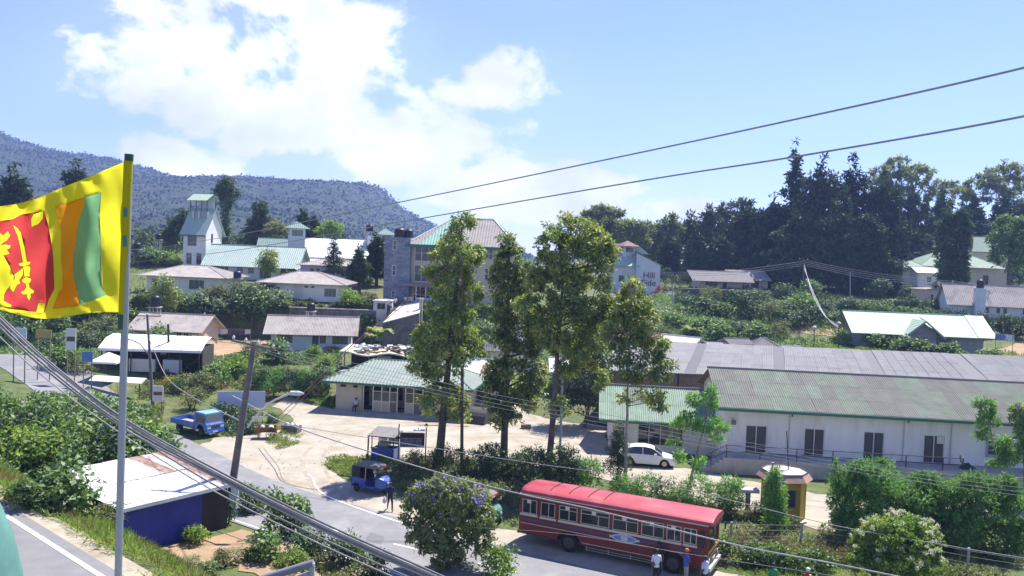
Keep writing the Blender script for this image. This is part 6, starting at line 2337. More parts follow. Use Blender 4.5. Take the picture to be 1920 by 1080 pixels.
def tin_shack():
 """tarpaulin walled shack with a flat tin roof below the bank"""
 P = [W(170, 902, 2.9), W(222, 955, 2.55), W(444, 903, 2.55), W(330, 838, 3.0)]
 c = sum(P, Vector()) / 4
 a, b_ = P[1], P[2]
 ang = atan2(b_.y - a.y, b_.x - a.x)
 t = thing('tarpaulin_shack', 'shack with blue and black tarpaulin walls under a flat white and rusty tin roof', 'shack', (a.x, a.y, 0), ang)
 R = Matrix.Rotation(-ang, 3, 'Z')
 w = hypot(b_.x - a.x, b_.y - a.y)
 d = 6.6
 M('tarp_blue', (0.022, 0.034, 0.26), .5, .18, 1.6, bump=.5, bscale=4)
 M('tarp_black', (0.014, 0.014, 0.016), .6, .2, 2, bump=.4, bscale=4)
 def sheet(x0, x1, y0, z0, z1, mat, axis='x', seed=1, wav=.05):
  rnd = np.random.default_rng(seed)
  nx, nz = max(2, int((x1 - x0) / .18)), 12
  vs, fs = [], []
  for i in range(nx + 1):
   for j in range(nz + 1):
    u = x0 + (x1 - x0) * i / nx
    z = z0 + (z1 - z0) * j / nz
    o = wav * (sin(u * 3.1 + seed) * .6 + sin(u * 7 + z * 1.5) * .3 + rnd.normal() * .12) * (1 - .7 * (j / nz) ** 3)
    vs.append((u, y0 + o, z) if axis == 'x' else (y0 + o, u, z))
  for i in range(nx):
   for j in range(nz):
    k = i * (nz + 1) + j
    fs.append((k, k + nz + 1, k + nz + 2, k + 1))
  b = MB().add(vs, fs)
  return b
 sheet(.35, w - 2.0, .25, -.9, 2.5, 'tarp_blue').build('blue_wall', 'tarp_blue', t, smooth=True)
 sheet(w - 2.02, w - .45, .22, -.6, 2.5, 'tarp_black', seed=4).build('black_wall', 'tarp_black', t, smooth=True)
 sheet(.25, d - .3, w - .45, -.6, 2.5, 'tarp_black', 'y', seed=6).build('side_wall', 'tarp_black', t, smooth=True)
 sheet(.25, d - .3, .4, -.6, 2.5, 'tarp_black', 'y', seed=7).build('far_side_wall', 'tarp_black', t, smooth=True)
 for x in (.4, w * .5, w - .5):
  for y in (.35, d - .4):
   MB().tube([(x, y, -1.2), (x, y, 2.5)], .06, 7).build('post', 'bark', t)
 M('tin_new', (0.66, 0.66, 0.65), .5, .08, 1.3, rgb2=(0.58, 0.57, 0.55))
 M('tin_old', (0.56, 0.55, 0.54), .6, .15, 2, rgb2=(0.42, 0.33, 0.28))
 M('tin_rust', (0.27, 0.155, 0.11), .9, .3, 3, rgb2=(0.40, 0.32, 0.28))
 rnd = random.Random(12)
 zf, zk = 2.55, 3.05
 n = 9
 mats = ['tin_new', 'tin_new', 'tin_new', 'tin_new', 'tin_new', 'tin_new', 'tin_new', 'tin_old', 'tin_rust']
 for row in range(2):
  y0, y1 = (-.15, 3.5) if row == 0 else (3.35, d + .3)
  for i in range(n):
   x0 = w * i / n - .1 + rnd.uniform(-.05, .05)
   x1 = w * (i + 1) / n + .02
   z0 = zf + (zk - zf) * (y0 / d) + .03 * row + rnd.uniform(0, .025)
   z1 = zf + (zk - zf) * (y1 / d) + .03 * row + rnd.uniform(0, .025)
   m = mats[i] if row == 0 else ('tin_new', 'tin_new', 'tin_new', 'tin_new', 'tin_new', 'tin_old', 'tin_rust', 'tin_old', 'tin_rust')[i]
   if row == 0 and i == 7:
    m = 'tin_old'
   q = MB()
   q.corr([(x0, y0 + rnd.uniform(-.1, .05), z0), (x1, y0, z0), (x1, y1 + rnd.uniform(-.1, .2), z1), (x0, y1, z1)], .12, .012)
   q.build('roof_sheet', m, t)
 MB().slab([(.1, .05, zf - .07), (w - .1, .05, zf - .07), (w - .1, d, zk - .07), (.1, d, zk - .07)], .04).build('roof_frame', 'wood_grey', t)
 MB().box(-.05, w + .0, -.22, -.16, zf - .16, zf + .03).build('fascia', 'tin_new', t)
 p = Matrix.Translation(t.location) @ Matrix.Rotation(ang, 4, 'Z') @ Vector((w + .12, .35, 2.45))
 rg = thing('hanging_cloth', 'pale crumpled plastic sheet hanging from the roof corner of the shack', 'plastic sheet', p, ang)
 vs, fs = [], []
 for i in range(9):
  for j in range(9):
   u, v_ = i / 8, j / 8
   vs.append((-.3 + .6 * u + .08 * sin(v_ * 5), .1 * sin(u * 14) * (v_ + .2), -1.45 * v_ * (1 - .1 * sin(u * 9))))
 for i in range(8):
  for j in range(8):
   k = i * 9 + j
   fs.append((k, k + 1, k + 10, k + 9))
 MB().add(vs, fs).build('sheet', 'bluewhite_wall', rg, smooth=True)
 q = W(30, 866, 2.4)
 s2 = thing('low_tin_roof', 'low patchy tin roof half buried in bushes left of the blue shack', 'shack', (q.x, q.y, 0), ang + .1)
 for i in range(3):
  MB().corr([(i * 1.05, 0, 2.5), (i * 1.05 + 1.07, 0, 2.5), (i * 1.05 + 1.07, 2.2, 2.7), (i * 1.05, 2.2, 2.7)], .12, .012).build('roof_sheet', 'tin_new' if i in (0, 2) else 'tin_rust', s2)
 for x in (.2, 3.0):
  for y in (.2, 2.0):
   MB().tube([(x, y, -.5), (x, y, 2.5)], .05, 6).build('post', 'bark', s2)
 return t
tin_shack()
def guard_kiosk():
 c = W(1480, 985, 0.03)
 c.y += 1.4
 t = thing('guard_kiosk', 'octagonal ochre guard kiosk with flat concrete roof and sloping red brown eave', 'kiosk', (c.x, c.y, 0.03), radians(8))
 n = 8
 def ring(r, z, ph=pi / 8):
  return [(r * cos(2 * pi * i / n + ph), r * sin(2 * pi * i / n + ph), z) for i in range(n)]
 rw = 1.28
 R0 = ring(rw, 0)
 for i in range(n):
  a, b_ = Vector(R0[i]), Vector(R0[(i + 1) % n])
  L = (b_ - a).length
  ex = (b_ - a).normalized()
  ny = Vector((-ex.y, ex.x, 0))
  mt = Matrix(((ex.x, ny.x, 0, a.x), (ex.y, ny.y, 0, a.y), (0, 0, 1, 0), (0, 0, 0, 1)))
  q = MB()
  op = [(.2, L - .2, .95, 2.1)] if i in (4, 5, 6) and i != 6 else []
  q.wall(0.0, L, -.3, 2.55, 0, .12, op)
  wo = q.build('wall_panel', 'ochre', t, mat4=mt)
  if op:
   window(wo, .2, L - .2, .95, 2.1, nx=1, frame='frame_grey', glass='glass_blue', fw=.05)
  MB().box(-.04, .04, -.05, .05, -.3, 2.55).build('pilaster', 'ochre', t, mat4=mt)
 q = MB()
 r0, r1, r2 = ring(rw + .12, 2.50), ring(rw + .42, 2.60), ring(rw + .12, 3.0)
 loft(q, [r0, r1, r2], caps=False)
 q.build('eave', 'kiosk_roof', t)
 q = MB()
 q.add(ring(rw + .11, 2.995), [tuple(range(n))])
 q.build('roof_slab', 'concrete', t)
 q = MB()
 q.tube(ring(rw + .12, 3.02) + [ring(rw + .12, 3.02)[0]], .035, 5)
 q.build('roof_rim', 'iron', t)
 MB().lathe([(rw + .25, -.3), (rw + .25, .12)], 8).build('base', 'concrete', t)
 MB().tube([(.35, .2, 3.0), (.1, .2, 5.4)], .03, 6).build('aerial', 'iron', t)
 fl = MB()
 for i in range(5):
  fl.lathe([(.07, 3.0 + i * .1), (.07, 3.1 + i * .1)], 8, (-.95, -.3, 0), mi=i % 2)
 fl.lathe([(.1, 3.5), (.1, 3.58)], 8, (-.95, -.3, 0), mi=0)
 fl.build('striped_pipe', ['kiosk_roof', 'iron'], t)
 p = Matrix.Translation(t.location) @ Vector((-2.15, .1, 0))
 s = thing('concrete_stand', 'small flat topped concrete stand beside the ochre kiosk', 'stand', p)
 MB().box(-.5, .6, -.35, .35, 1.55, 1.75).build('top', 'pale_concrete', s)
 MB().box(-.12, .12, -.12, .12, -.2, 1.55).build('leg', 'concrete', s)
 return t
guard_kiosk()
# ------------------------------------------------------------------ flag on its pole
def fabric(name, rgb, trans=.66):
 m, t = nt_new(name)
 N, L = t.nodes.new, t.links.new
 o, d, tr, mx = N('ShaderNodeOutputMaterial'), N('ShaderNodeBsdfDiffuse'), N('ShaderNodeBsdfTranslucent'), N('ShaderNodeMixShader')
 d.inputs[0].default_value = tr.inputs[0].default_value = (*rgb, 1)
 mx.inputs[0].default_value = trans
 L(d.outputs[0], mx.inputs[1])
 L(tr.outputs[0], mx.inputs[2])
 L(mx.outputs[0], o.inputs[0])
 MATS[name] = m
fabric('flag_yellow', (0.74, 0.68, 0.035))
fabric('flag_maroon', (0.56, 0.06, 0.06))
fabric('flag_orange', (0.78, 0.33, 0.02))
fabric('flag_green', (0.20, 0.42, 0.19))
fabric('flag_outline', (0.10, 0.07, 0.02))
def flag():
 k = 3.273
 Y0 = 6.0
 def q(pts):
  return [(x / k, 280 + y / k) for x, y in pts]
 t = thing('flag', 'yellow flag with maroon lion panel and green and orange bands flying from the pole', 'flag', D(238, 330, Y0))
 base = t.location.copy()
 out = q([(771, 75), (680, 112), (590, 150), (480, 195), (380, 235), (290, 275), (200, 310), (100, 335), (0, 350), (-150, 372), (-420, 402),
    (-420, 925), (-200, 945), (0, 985), (60, 1000), (150, 1022), (220, 1036), (290, 1040), (360, 1034), (440, 1020), (560, 1002), (650, 998), (735, 1000), (745, 700), (757, 400)])
 panel = q([(-320, 470), (-100, 452), (0, 440), (80, 428), (130, 400), (200, 388), (270, 375), (300, 480), (325, 640), (331, 760), (333, 860), (300, 920), (275, 1002), (180, 995), (20, 970), (-100, 950), (-320, 900)])
 green = q([(515, 295), (622, 262), (612, 400), (620, 600), (628, 860), (655, 895), (575, 925), (488, 955), (480, 880), (452, 790), (447, 690), (465, 560), (480, 450), (520, 330)])
 orange = q([(340, 350), (420, 325), (515, 295), (520, 330), (480, 450), (465, 560), (447, 690), (452, 790), (480, 880), (488, 955), (322, 982), (350, 900), (382, 850), (382, 740), (372, 620), (375, 520), (360, 430)])
 emb = [q(e) for e in (
  [(265, 378), (262, 425), (235, 460), (205, 470), (195, 478), (190, 430), (205, 400)],
  [(235, 942), (280, 942), (268, 1000), (222, 1000)],
  [(80, 465), (108, 485), (128, 512), (150, 600), (165, 690), (140, 690), (122, 590), (108, 530)],
  [(115, 700), (150, 690), (188, 690), (180, 708), (150, 718), (122, 716)],
  [(142, 720), (180, 716), (187, 735), (180, 760), (182, 780), (150, 780), (148, 752)],
  [(136, 800), (160, 784), (192, 795), (186, 815), (175, 820), (182, 850), (210, 868), (205, 884), (186, 886), (190, 905), (178, 928), (165, 905), (168, 890), (140, 890), (128, 876), (150, 866), (163, 845), (158, 822), (140, 815)],
  [(142, 728), (140, 770), (118, 800), (122, 825), (104, 830), (82, 876), (60, 850), (92, 790), (88, 768)],
  [(-90, 520), (-30, 515), (0, 512), (20, 530), (48, 503), (62, 530), (40, 560), (20, 570), (0, 590), (35, 584), (66, 590), (60, 606), (40, 615), (60, 640), (20, 650),
   (60, 720), (85, 780), (80, 820), (40, 862), (25, 890), (22, 930), (70, 955), (66, 970), (-60, 958), (-90, 900)])]
 def inside(p, poly):
  c = False
  j = len(poly) - 1
  for i in range(len(poly)):
   if (poly[i][1] > p[1]) != (poly[j][1] > p[1]) and p[0] < (poly[j][0] - poly[i][0]) * (p[1] - poly[i][1]) / (poly[j][1] - poly[i][1]) + poly[i][0]:
    c = not c
   j = i
  return c
 def grow(poly, r):
  cx, cy_ = sum(p[0] for p in poly) / len(poly), sum(p[1] for p in poly) / len(poly)
  a = sum(poly[i][0] * poly[(i + 1) % len(poly)][1] - poly[(i + 1) % len(poly)][0] * poly[i][1] for i in range(len(poly)))
  s = 1 if a > 0 else -1
  o = []
  for i, p in enumerate(poly):
   u, v_ = Vector(poly[i - 1]), Vector(poly[(i + 1) % len(poly)])
   d = (v_ - u).normalized()
   o.append((p[0] + s * d.y * r, p[1] - s * d.x * r))
  return o
 rims = [grow(e, 1.1) for e in emb]
 P, E = [], []
 for poly in [out, panel, green, orange] + emb + rims:
  n0 = len(P)
  n = len(poly)
  P += [Vector(p) for p in poly]
  E += [(n0 + i, n0 + (i + 1) % n) for i in range(n)]
 for gx in np.arange(-126, 236, 5.5):
  for gy in np.arange(302, 600, 5.5):
   if inside((gx, gy), out):
    P.append(Vector((gx + .3 * sin(gy), gy)))
 vs, es, fs, *_ = mgeo.delaunay_2d_cdt(P, E, [], 0, 1e-3)
 V, Fc, Mi = [], [], []
 for p in vs:
  u = max(0, (237 - p.x) / 237)
  v_ = (p.y - 300) / 300
  w = .16 * u ** .6 * sin(u * 6.2 + v_ * 1.6) + .05 * sin(u * 13 - v_ * 5 + .8) * min(1, u * 4) + .035 * sin((u - v_ * .8) * 17) * min(1, u * 5) + .014 * sin(u * 31 + v_ * 9 + 2 * sin(v_ * 7)) * min(1, u * 6) + .03 * sin((u * 1.3 + v_) * 11) * max(0, 1 - u * 2.5)
  V.append(D(p.x, p.y, Y0 + w) - base)
 for f_ in fs:
  c = sum((vs[i] for i in f_), Vector((0, 0))) / len(f_)
  if not inside(c, out):
   continue
  m = 0
  if inside(c, panel):
   m = 1
   if any(inside(c, r_) for r_ in rims):
    m = 4
   if any(inside(c, e) for e in emb):
    m = 0
  elif inside(c, green):
   m = 3
  elif inside(c, orange):
   m = 2
  Fc.append(list(f_))
  Mi.append(m)
 b = MB()
 b.v, b.f, b.m = [tuple(x) for x in V], Fc, Mi
 me = bpy.data.meshes.new('cloth')
 me.from_pydata(b.v, [], b.f)
 obj('cloth', me, ['flag_yellow', 'flag_maroon', 'flag_orange', 'flag_green', 'flag_outline'], t)
 me.polygons.foreach_set('material_index', Mi)
 me.polygons.foreach_set('use_smooth', [True] * len(Fc))
 pts = [D(240.5, 302, Y0) - base, D(236, 450, Y0) - base, D(230.5, 588, Y0) - base]
 MB().tube(pts, [.030, .032, .030], 12, cap=False).build('sleeve', 'flag_yellow', t, smooth=True)
 for px, py, s in ((234.5, 398, 1), (233.5, 452, 1.2)):
  c = D(px, py, Y0 - .033) - base
  MB().box(c.x - .012, c.x + .02, c.y - .004, c.y + .004, c.z - .03 * s, c.z + .03 * s).build('tie', 'fascia_green', t)
 M('pole_steel', (0.24, 0.27, 0.30), .45, .08, 6, metal=.3)
 M('pole_green', (0.015, 0.06, 0.045), .6, .1)
 a, z_ = D(221.5, 1085, Y0), D(242, 290, Y0)
 pl = thing('flagpole', 'blue grey steel flagpole with dark green tip in the foreground', 'flagpole', a)
 lo = (a - z_).normalized()
 MB().tube([lo * .9, z_ - a], .025, 14).build('shaft', 'pole_steel', pl, smooth=True)
 g0, g1 = D(230.2, 590, Y0) - a, D(229.2, 617, Y0) - a
 MB().tube([g0, g1], .029, 12).build('band', 'pole_green', pl)
 MB().tube([D(241.5, 302, Y0) - a, D(242.2, 289, Y0) - a], .03, 12).build('tip', 'pole_green', pl)
 z = (a + lo * .9).z
 bc = thing('balcony', 'concrete balcony ledge under the flagpole', 'balcony', (a.x, a.y, z))
 MB().box(-6, 5, -5.5, .25, -.25, 0).build('ledge', 'concrete', bc)
 M('teal_paint', (0.10, 0.235, 0.20), .6, .2, 7)
 c = D(-70, 1104, 4.2)
 co = thing('teal_column', 'teal painted tapering column close by at the left edge', 'column', c)
 MB().lathe([(.33, z - c.z), (.29, -.2), (.262, .05), (.22, .25), (.157, .42), (.06, .52), (.0, .55)], 24, capa=False).build('shaft', 'teal_paint', co, smooth=True)
 p0, p1 = D(470, 1092, 9.0), D(588, 1056, 9.0)
 gt = thing('pipe_rail', 'grey pipe rail with panel frame rising at the bottom edge', 'railing', p1)
 M('pipe_grey', (0.20, 0.21, 0.24), .45, .1, 5)
 MB().tube([(p0 - p1) * 2.2, Vector((0, 0, 0))], .042, 10).build('rail', 'pipe_grey', gt, smooth=True)
 MB().tube([Vector((-.02, 0, 0)), Vector((-.02, 0, -1.6))], .035, 10).build('upright', 'frame_grey', gt)
 d = (p0 - p1) * 2.0 + Vector((0, 0, -.17))
 MB().bar(Vector((-.05, 0, -.12)), d, .05).build('frame_bar', 'frame_grey', gt)
 MB().slab([Vector((-.07, .02, -.2)), d + Vector((0, .02, -.06)), d + Vector((0, .02, -1.4)), Vector((-.07, .02, -1.5))], .01).build('panel', 'iron', gt)
flag()
# ------------------------------------------------------------------ poles and cables
M('pole_concrete', (0.155, 0.145, 0.135), .9, .2, 3, bump=.2, rgb2=(0.11, 0.10, 0.095))
M('cable_black', (0.05, 0.05, 0.052), .6, .15, 3)
M('cable_mid', (0.16, 0.16, 0.165), .6, .25, 5)
M('cable_grey', (0.30, 0.29, 0.28), .6, .2, 3)
M('cable_pale', (0.42, 0.41, 0.39), .5, .25, 4)
def cable(label, pts, r, mat='cable_black', group=None, name='overhead_cable', n=8):
 P = catmull([D(x, y, d) for x, y, d in pts], n)
 c = P[0].copy()
 b = MB().tube([p - c for p in P], r, 6)
 o = b.build(name, mat, None, c, smooth=True)
 return tag(o, label, 'cable', group)
def pole(name, label, foot, top, r0, r1, mat='pole_concrete', cat='power pole', group=None):
 t = thing(name, label, cat, foot, 0, group)
 MB().tube([Vector((0, 0, -.4)), (Vector(top) - Vector(foot)) * .5, Vector(top) - Vector(foot)], [r0, (r0 + r1) / 2, r1], 9).build('shaft', mat, t, smooth=True)
 return t
def insulator(t, p):
 MB().lathe([(.03, 0), (.07, .05), (.09, .12), (.05, .2), (.03, .24)], 8, p).build('insulator', 'frame_white', t)
ft = W(425, 970, 0.0)
tp = D(477, 640, 48.2)
t = pole('power_pole', 'leaning dark concrete power pole with curved lamp arm in front of the billboard', ft, tp, .24, .15)
o = tp - ft
MB().bar(o + Vector((-1.25, -.1, .02)), o + Vector((1.2, -.1, -.42)), .12).build('crossarm', 'wood_grey', t)
for dx, dz in ((-1.15, .08), (-.45, -.04), (.25, -.16), (1.1, -.32)):
 insulator(t, o + Vector((dx, -.1, dz)))
b = D(464, 802, 48.5) - ft
la = catmull([b, D(478, 782, 48.3) - ft, D(505, 756, 48) - ft, D(545, 737, 47.6) - ft], 6)
MB().tube(la, .055, 8).build('lamp_arm', 'frame_white', t, smooth=True)
e = la[-1]
MB().lathe([(.02, -.1), (.13, .0), (.14, .45), (.05, .75)], 10, (e.x, e.y, e.z), axis='x').build('lamp_head', 'roof_white', t, smooth=True)
f2 = G(287, 760)
t2 = D(276, 590, f2.y)
t = pole('power_pole', 'slim grey pole with three insulators on a crossarm standing before the cream cottage', f2, t2, .16, .10)
o = t2 - f2
MB().bar(o + Vector((-1.25, 0, -.15)), o + Vector((1.25, 0, -.1)), .08).build('crossarm', 'iron', t)
for dx in (-1.2, 0, 1.2):
 insulator(t, o + Vector((dx, 0, -.08)))
la = catmull([D(280, 668, f2.y) - f2, D(262, 645, f2.y) - f2, D(238, 635, f2.y) - f2], 6)
MB().tube(la, .05, 7).build('lamp_arm', 'pole_concrete', t)
f3 = G(318, 705)
t = pole('power_pole', 'short dark wooden pole just right of the slim crossarm pole', f3, D(315, 608, f3.y), .14, .11, 'iron')
MB().bar(D(300, 640, f3.y) - f3, D(318, 612, f3.y) - f3, .05).build('brace', 'iron', t)
f4 = G(1049, 885)
t = pole('power_pole', 'slim pale steel pole beside the tallest gum trunk', f4, D(1055, 690, f4.y), .10, .08, 'frame_grey')
f5 = G(866, 882)
pole('power_pole', 'thin bare pole rising through the left gum crown', f5, D(868, 470, f5.y), .13, .08, 'bark')
f6 = G(1506, 563)
P6 = D(1507, 486, f6.y)
t = pole('power_pole', 'tall pole with wires fanning out before the dark conifers', f6, P6, .16, .11)
for dx in (-.8, .8):
 insulator(t, P6 - f6 + Vector((dx, 0, -.1)))
MB().bar(P6 - f6 + Vector((-1, 0, -.12)), P6 - f6 + Vector((1, 0, -.12)), .1).build('crossarm', 'iron', t)
f7 = G(1779, 585)
P7 = D(1787, 525, f7.y)
pole('power_pole', 'pale pole tilting right behind the green roofed block house', f7, P7, .15, .11, 'frame_grey')
for i, (px, py, top, lb) in enumerate(((1594, 578, 510, 'thin wooden pole beside the far lane'), (1302, 560, 522, 'thin grey pole at the left end of the brown roofed house'),
          (1740, 505, 440, 'thin grey pole beside the white outbuilding'), (1261, 582, 535, 'thin pole beside the side lane'), (1518, 570, 525, 'short pole right of the fanning wires pole'))):
 f_ = G(px, py)
 pole('utility_pole', lb, f_, D(px, top, f_.y), .09, .07, 'frame_grey')
for px, py, top, lb in ((1527, 665, 614, 'black lamp post with domed head behind the grey shed roof'), (1573, 665, 606, 'black lamp post carrying the drooping wires')):
 f_ = G(px, py)
 f_ = D(px, py, 103)
 f_.z = h(f_.x, f_.y)
 q = D(px, top, f_.y)
 t = pole('lamp_post', lb, f_, q, .07, .05, 'iron', 'lamp post')
 MB().lathe([(.28, -.1), (.3, .0), (.2, .12), (.04, .2)], 10, tuple(q - f_)).build('lamp_head', 'frame_grey', t)
cable('upper of the two long grey lines rising across the sky', [(2300, 22, 15), (1920, 127, 18), (1490, 224, 23), (1100, 307, 31), (735, 382, 45), (430, 443, 76), (262, 470, 120)], .026, 'cable_grey')
cable('lower of the two long grey lines rising across the sky', [(2300, 128, 15), (1920, 218, 18), (1490, 294, 23), (1160, 346, 30), (700, 425, 47), (430, 471, 76), (250, 492, 120)], .026, 'cable_grey')
for i, (d0, d1, m, r) in enumerate(((0, 0, 'cable_grey', .0115), (9, 5, 'cable_mid', .010), (17, 9, 'cable_grey', .009), (-6, -6, 'cable_mid', .010), (16, 24, 'cable_mid', .008), (34, 36, 'cable_grey', .006))):
 cable('thick overhead cable in the bundle sweeping down across the lower left', [(-220, 380 + d0, 9.5), (0, 598 + d0, 9.0), (100, 690 + d0 * .9, 8.7), (230, 788 + d0 * .8, 8.4), (400, 884 + d1, 8.1), (600, 984 + d1, 7.8), (815, 1080 + d1, 7.5),
                     (1060, 1190 + d1, 7.2)], r, m, 'cables of the thick bundle')
for i, dd in enumerate((0, 9, 17, 24)):
 cable('slack wire in the band of four running right from the leaning pole', [(470, 643 + i * 3, 48), (600, 668 + dd, 48.5), (780, 706 + dd, 49), (940, 742 + dd, 49), (1130, 776 + dd, 48), (1400, 829 + dd * .9, 46), (1660, 872 + dd * .9, 44), (1920, 906 + dd, 42), (2200, 930 + dd, 40)],
   .012, 'cable_grey', 'wires of the band of four')
cable('dark twisted line crossing the yard mouth and in front of the red bus', [(436, 742, 52), (540, 795, 48), (690, 846, 44), (860, 897, 41), (975, 926, 39.6), (1110, 955, 38.6), (1260, 992, 37.6), (1400, 1026, 36.6), (1560, 1056, 35.4), (1700, 1084, 34.4), (1900, 1120, 33)], .03, 'cable_pale')
cable('thin line passing behind the bus roof towards the flowering bush', [(560, 800, 56), (800, 838, 52), (995, 868, 48), (1135, 888, 46), (1320, 926, 44), (1560, 984, 42), (1760, 1020, 40.5), (1920, 1046, 39), (2200, 1085, 37)], .018, 'cable_pale')
cable('lowest thin line crossing the red bus side', [(800, 985, 42), (1050, 1000, 40), (1300, 1040, 38.5), (1600, 1085, 37)], .010, 'cable_grey')
cable('rusty stay wire from the handcart up to the thin bare pole', [(507, 795, 66), (590, 716, 62.5), (667, 641, 60), (868, 476, f5.y)], .03, 'rust')
cable('second rusty stay wire beside the handcart', [(516, 797, 66), (595, 720, 62.8), (668, 645, 60), (868, 484, f5.y)], .02, 'rust')
cable('old line from the left hillside to the leaning pole', [(-100, 560, 90), (120, 600, 75), (300, 625, 60), (470, 648, 48)], .014, 'cable_grey')
cable('sagging service line from the slim crossarm pole to the leaning pole', [(278, 632, f2.y), (312, 706, 76), (360, 744, 68), (452, 790, 49)], .035, 'cable_grey')
for i in range(4):
 cable('wire fanning right from the pole before the conifers', [(1507, 488 + i * 3, f6.y), (1640, 512 + i * 4, 150), (1787, 528 + i * 3, f7.y), (2000, 552 + i * 4, 135)], .03, 'cable_grey', 'wires fanning from the hillside pole')
for i in range(3):
 cable('wire running left from the pole before the conifers', [(1507, 490 + i * 4, f6.y), (1380, 506 + i * 4, 160), (1230, 512 + i * 3, 168)], .03, 'cable_grey', 'wires running left from the hillside pole')
for i in range(3):
 cable('wire drooping from the hillside pole to the black lamp post', [(1508, 496 + i * 4, f6.y), (1522 + i * 2, 548 + i, 128), (1545 + i * 2, 590 + i * 2, 113), (1573, 612 + i * 2, 103)], .035, 'cable_pale', 'wires drooping to the lamp post')
# ------------------------------------------------------------------ roadside things on the left
def board(name, label, px, py, wpx, hpx, y, mat, posts=True, cat='sign', band=None, writing=0):
 c = D(px, py, y)
 k = y / F
 w, ht = wpx * k, hpx * k
 g = h(c.x, c.y)
 t = thing(name, label, cat, (c.x, c.y, min(g, c.z - ht / 2 - .3)))
 z = c.z - t.location.z
 MB().box(-w / 2, w / 2, -.03, .03, z - ht / 2, z + ht / 2).build('board', mat, t)
 if band:
  MB().box(-w / 2 + .08, w / 2 - .08, -.04, -.031, z - ht * .1, z + ht * .12).build('print', band, t)
 if writing:
  rnd = random.Random(int(px))
  q = MB()
  for r in range(writing):
   x = -w / 2 + .12
   zz = z + ht * (.3 - .6 * r / max(1, writing - 1))
   while x < w / 2 - .25:
    l = rnd.uniform(.06, .16)
    q.box(x, x + l, -.038, -.031, zz - .05, zz + .05)
    x += l + rnd.choice((.05, .12))
  tag(q.build('writing', 'frame_grey', t), kind='stuff')
 for x in (-w * .38, w * .38):
  MB().box(x - .04, x + .04, .031, .1, -.3, z + ht * .4).build('post', 'wood_grey', t)
 return t
M('sign_blue', (0.10, 0.19, 0.42), .6, .1)
M('sign_yellow', (0.42, 0.30, 0.03), .7, .2, 3)
board('roadside_board', 'pale blue board leaning in the bushes below the flag', 36, 625, 28, 20, 78, 'bluewhite_wall')
board('roadside_board', 'yellow brown board in the bushes below the flag', 82, 626, 30, 16, 80, 'sign_yellow', writing=3)
t = board('roadside_board', 'tall white board with dark printed band and little roof in the bushes', 133, 636, 19, 41, 80, 'frame_white', band='door_grey')
MB().box(-.65, .65, -.3, .3, 5.0, 5.08) if False else None
board('roadside_board', 'blue board low in the bushes left of the parasol', 164, 669, 20, 19, 80, 'sign_blue')
board('roadside_board', 'white poster board with brown picture on the slim crossarm pole', 296, 738, 20, 30, 72, 'frame_white', band='cart_brown')
board('roadside_board', 'small white board behind the canopy of the cafe', 200, 664, 14, 18, 92, 'frame_white')
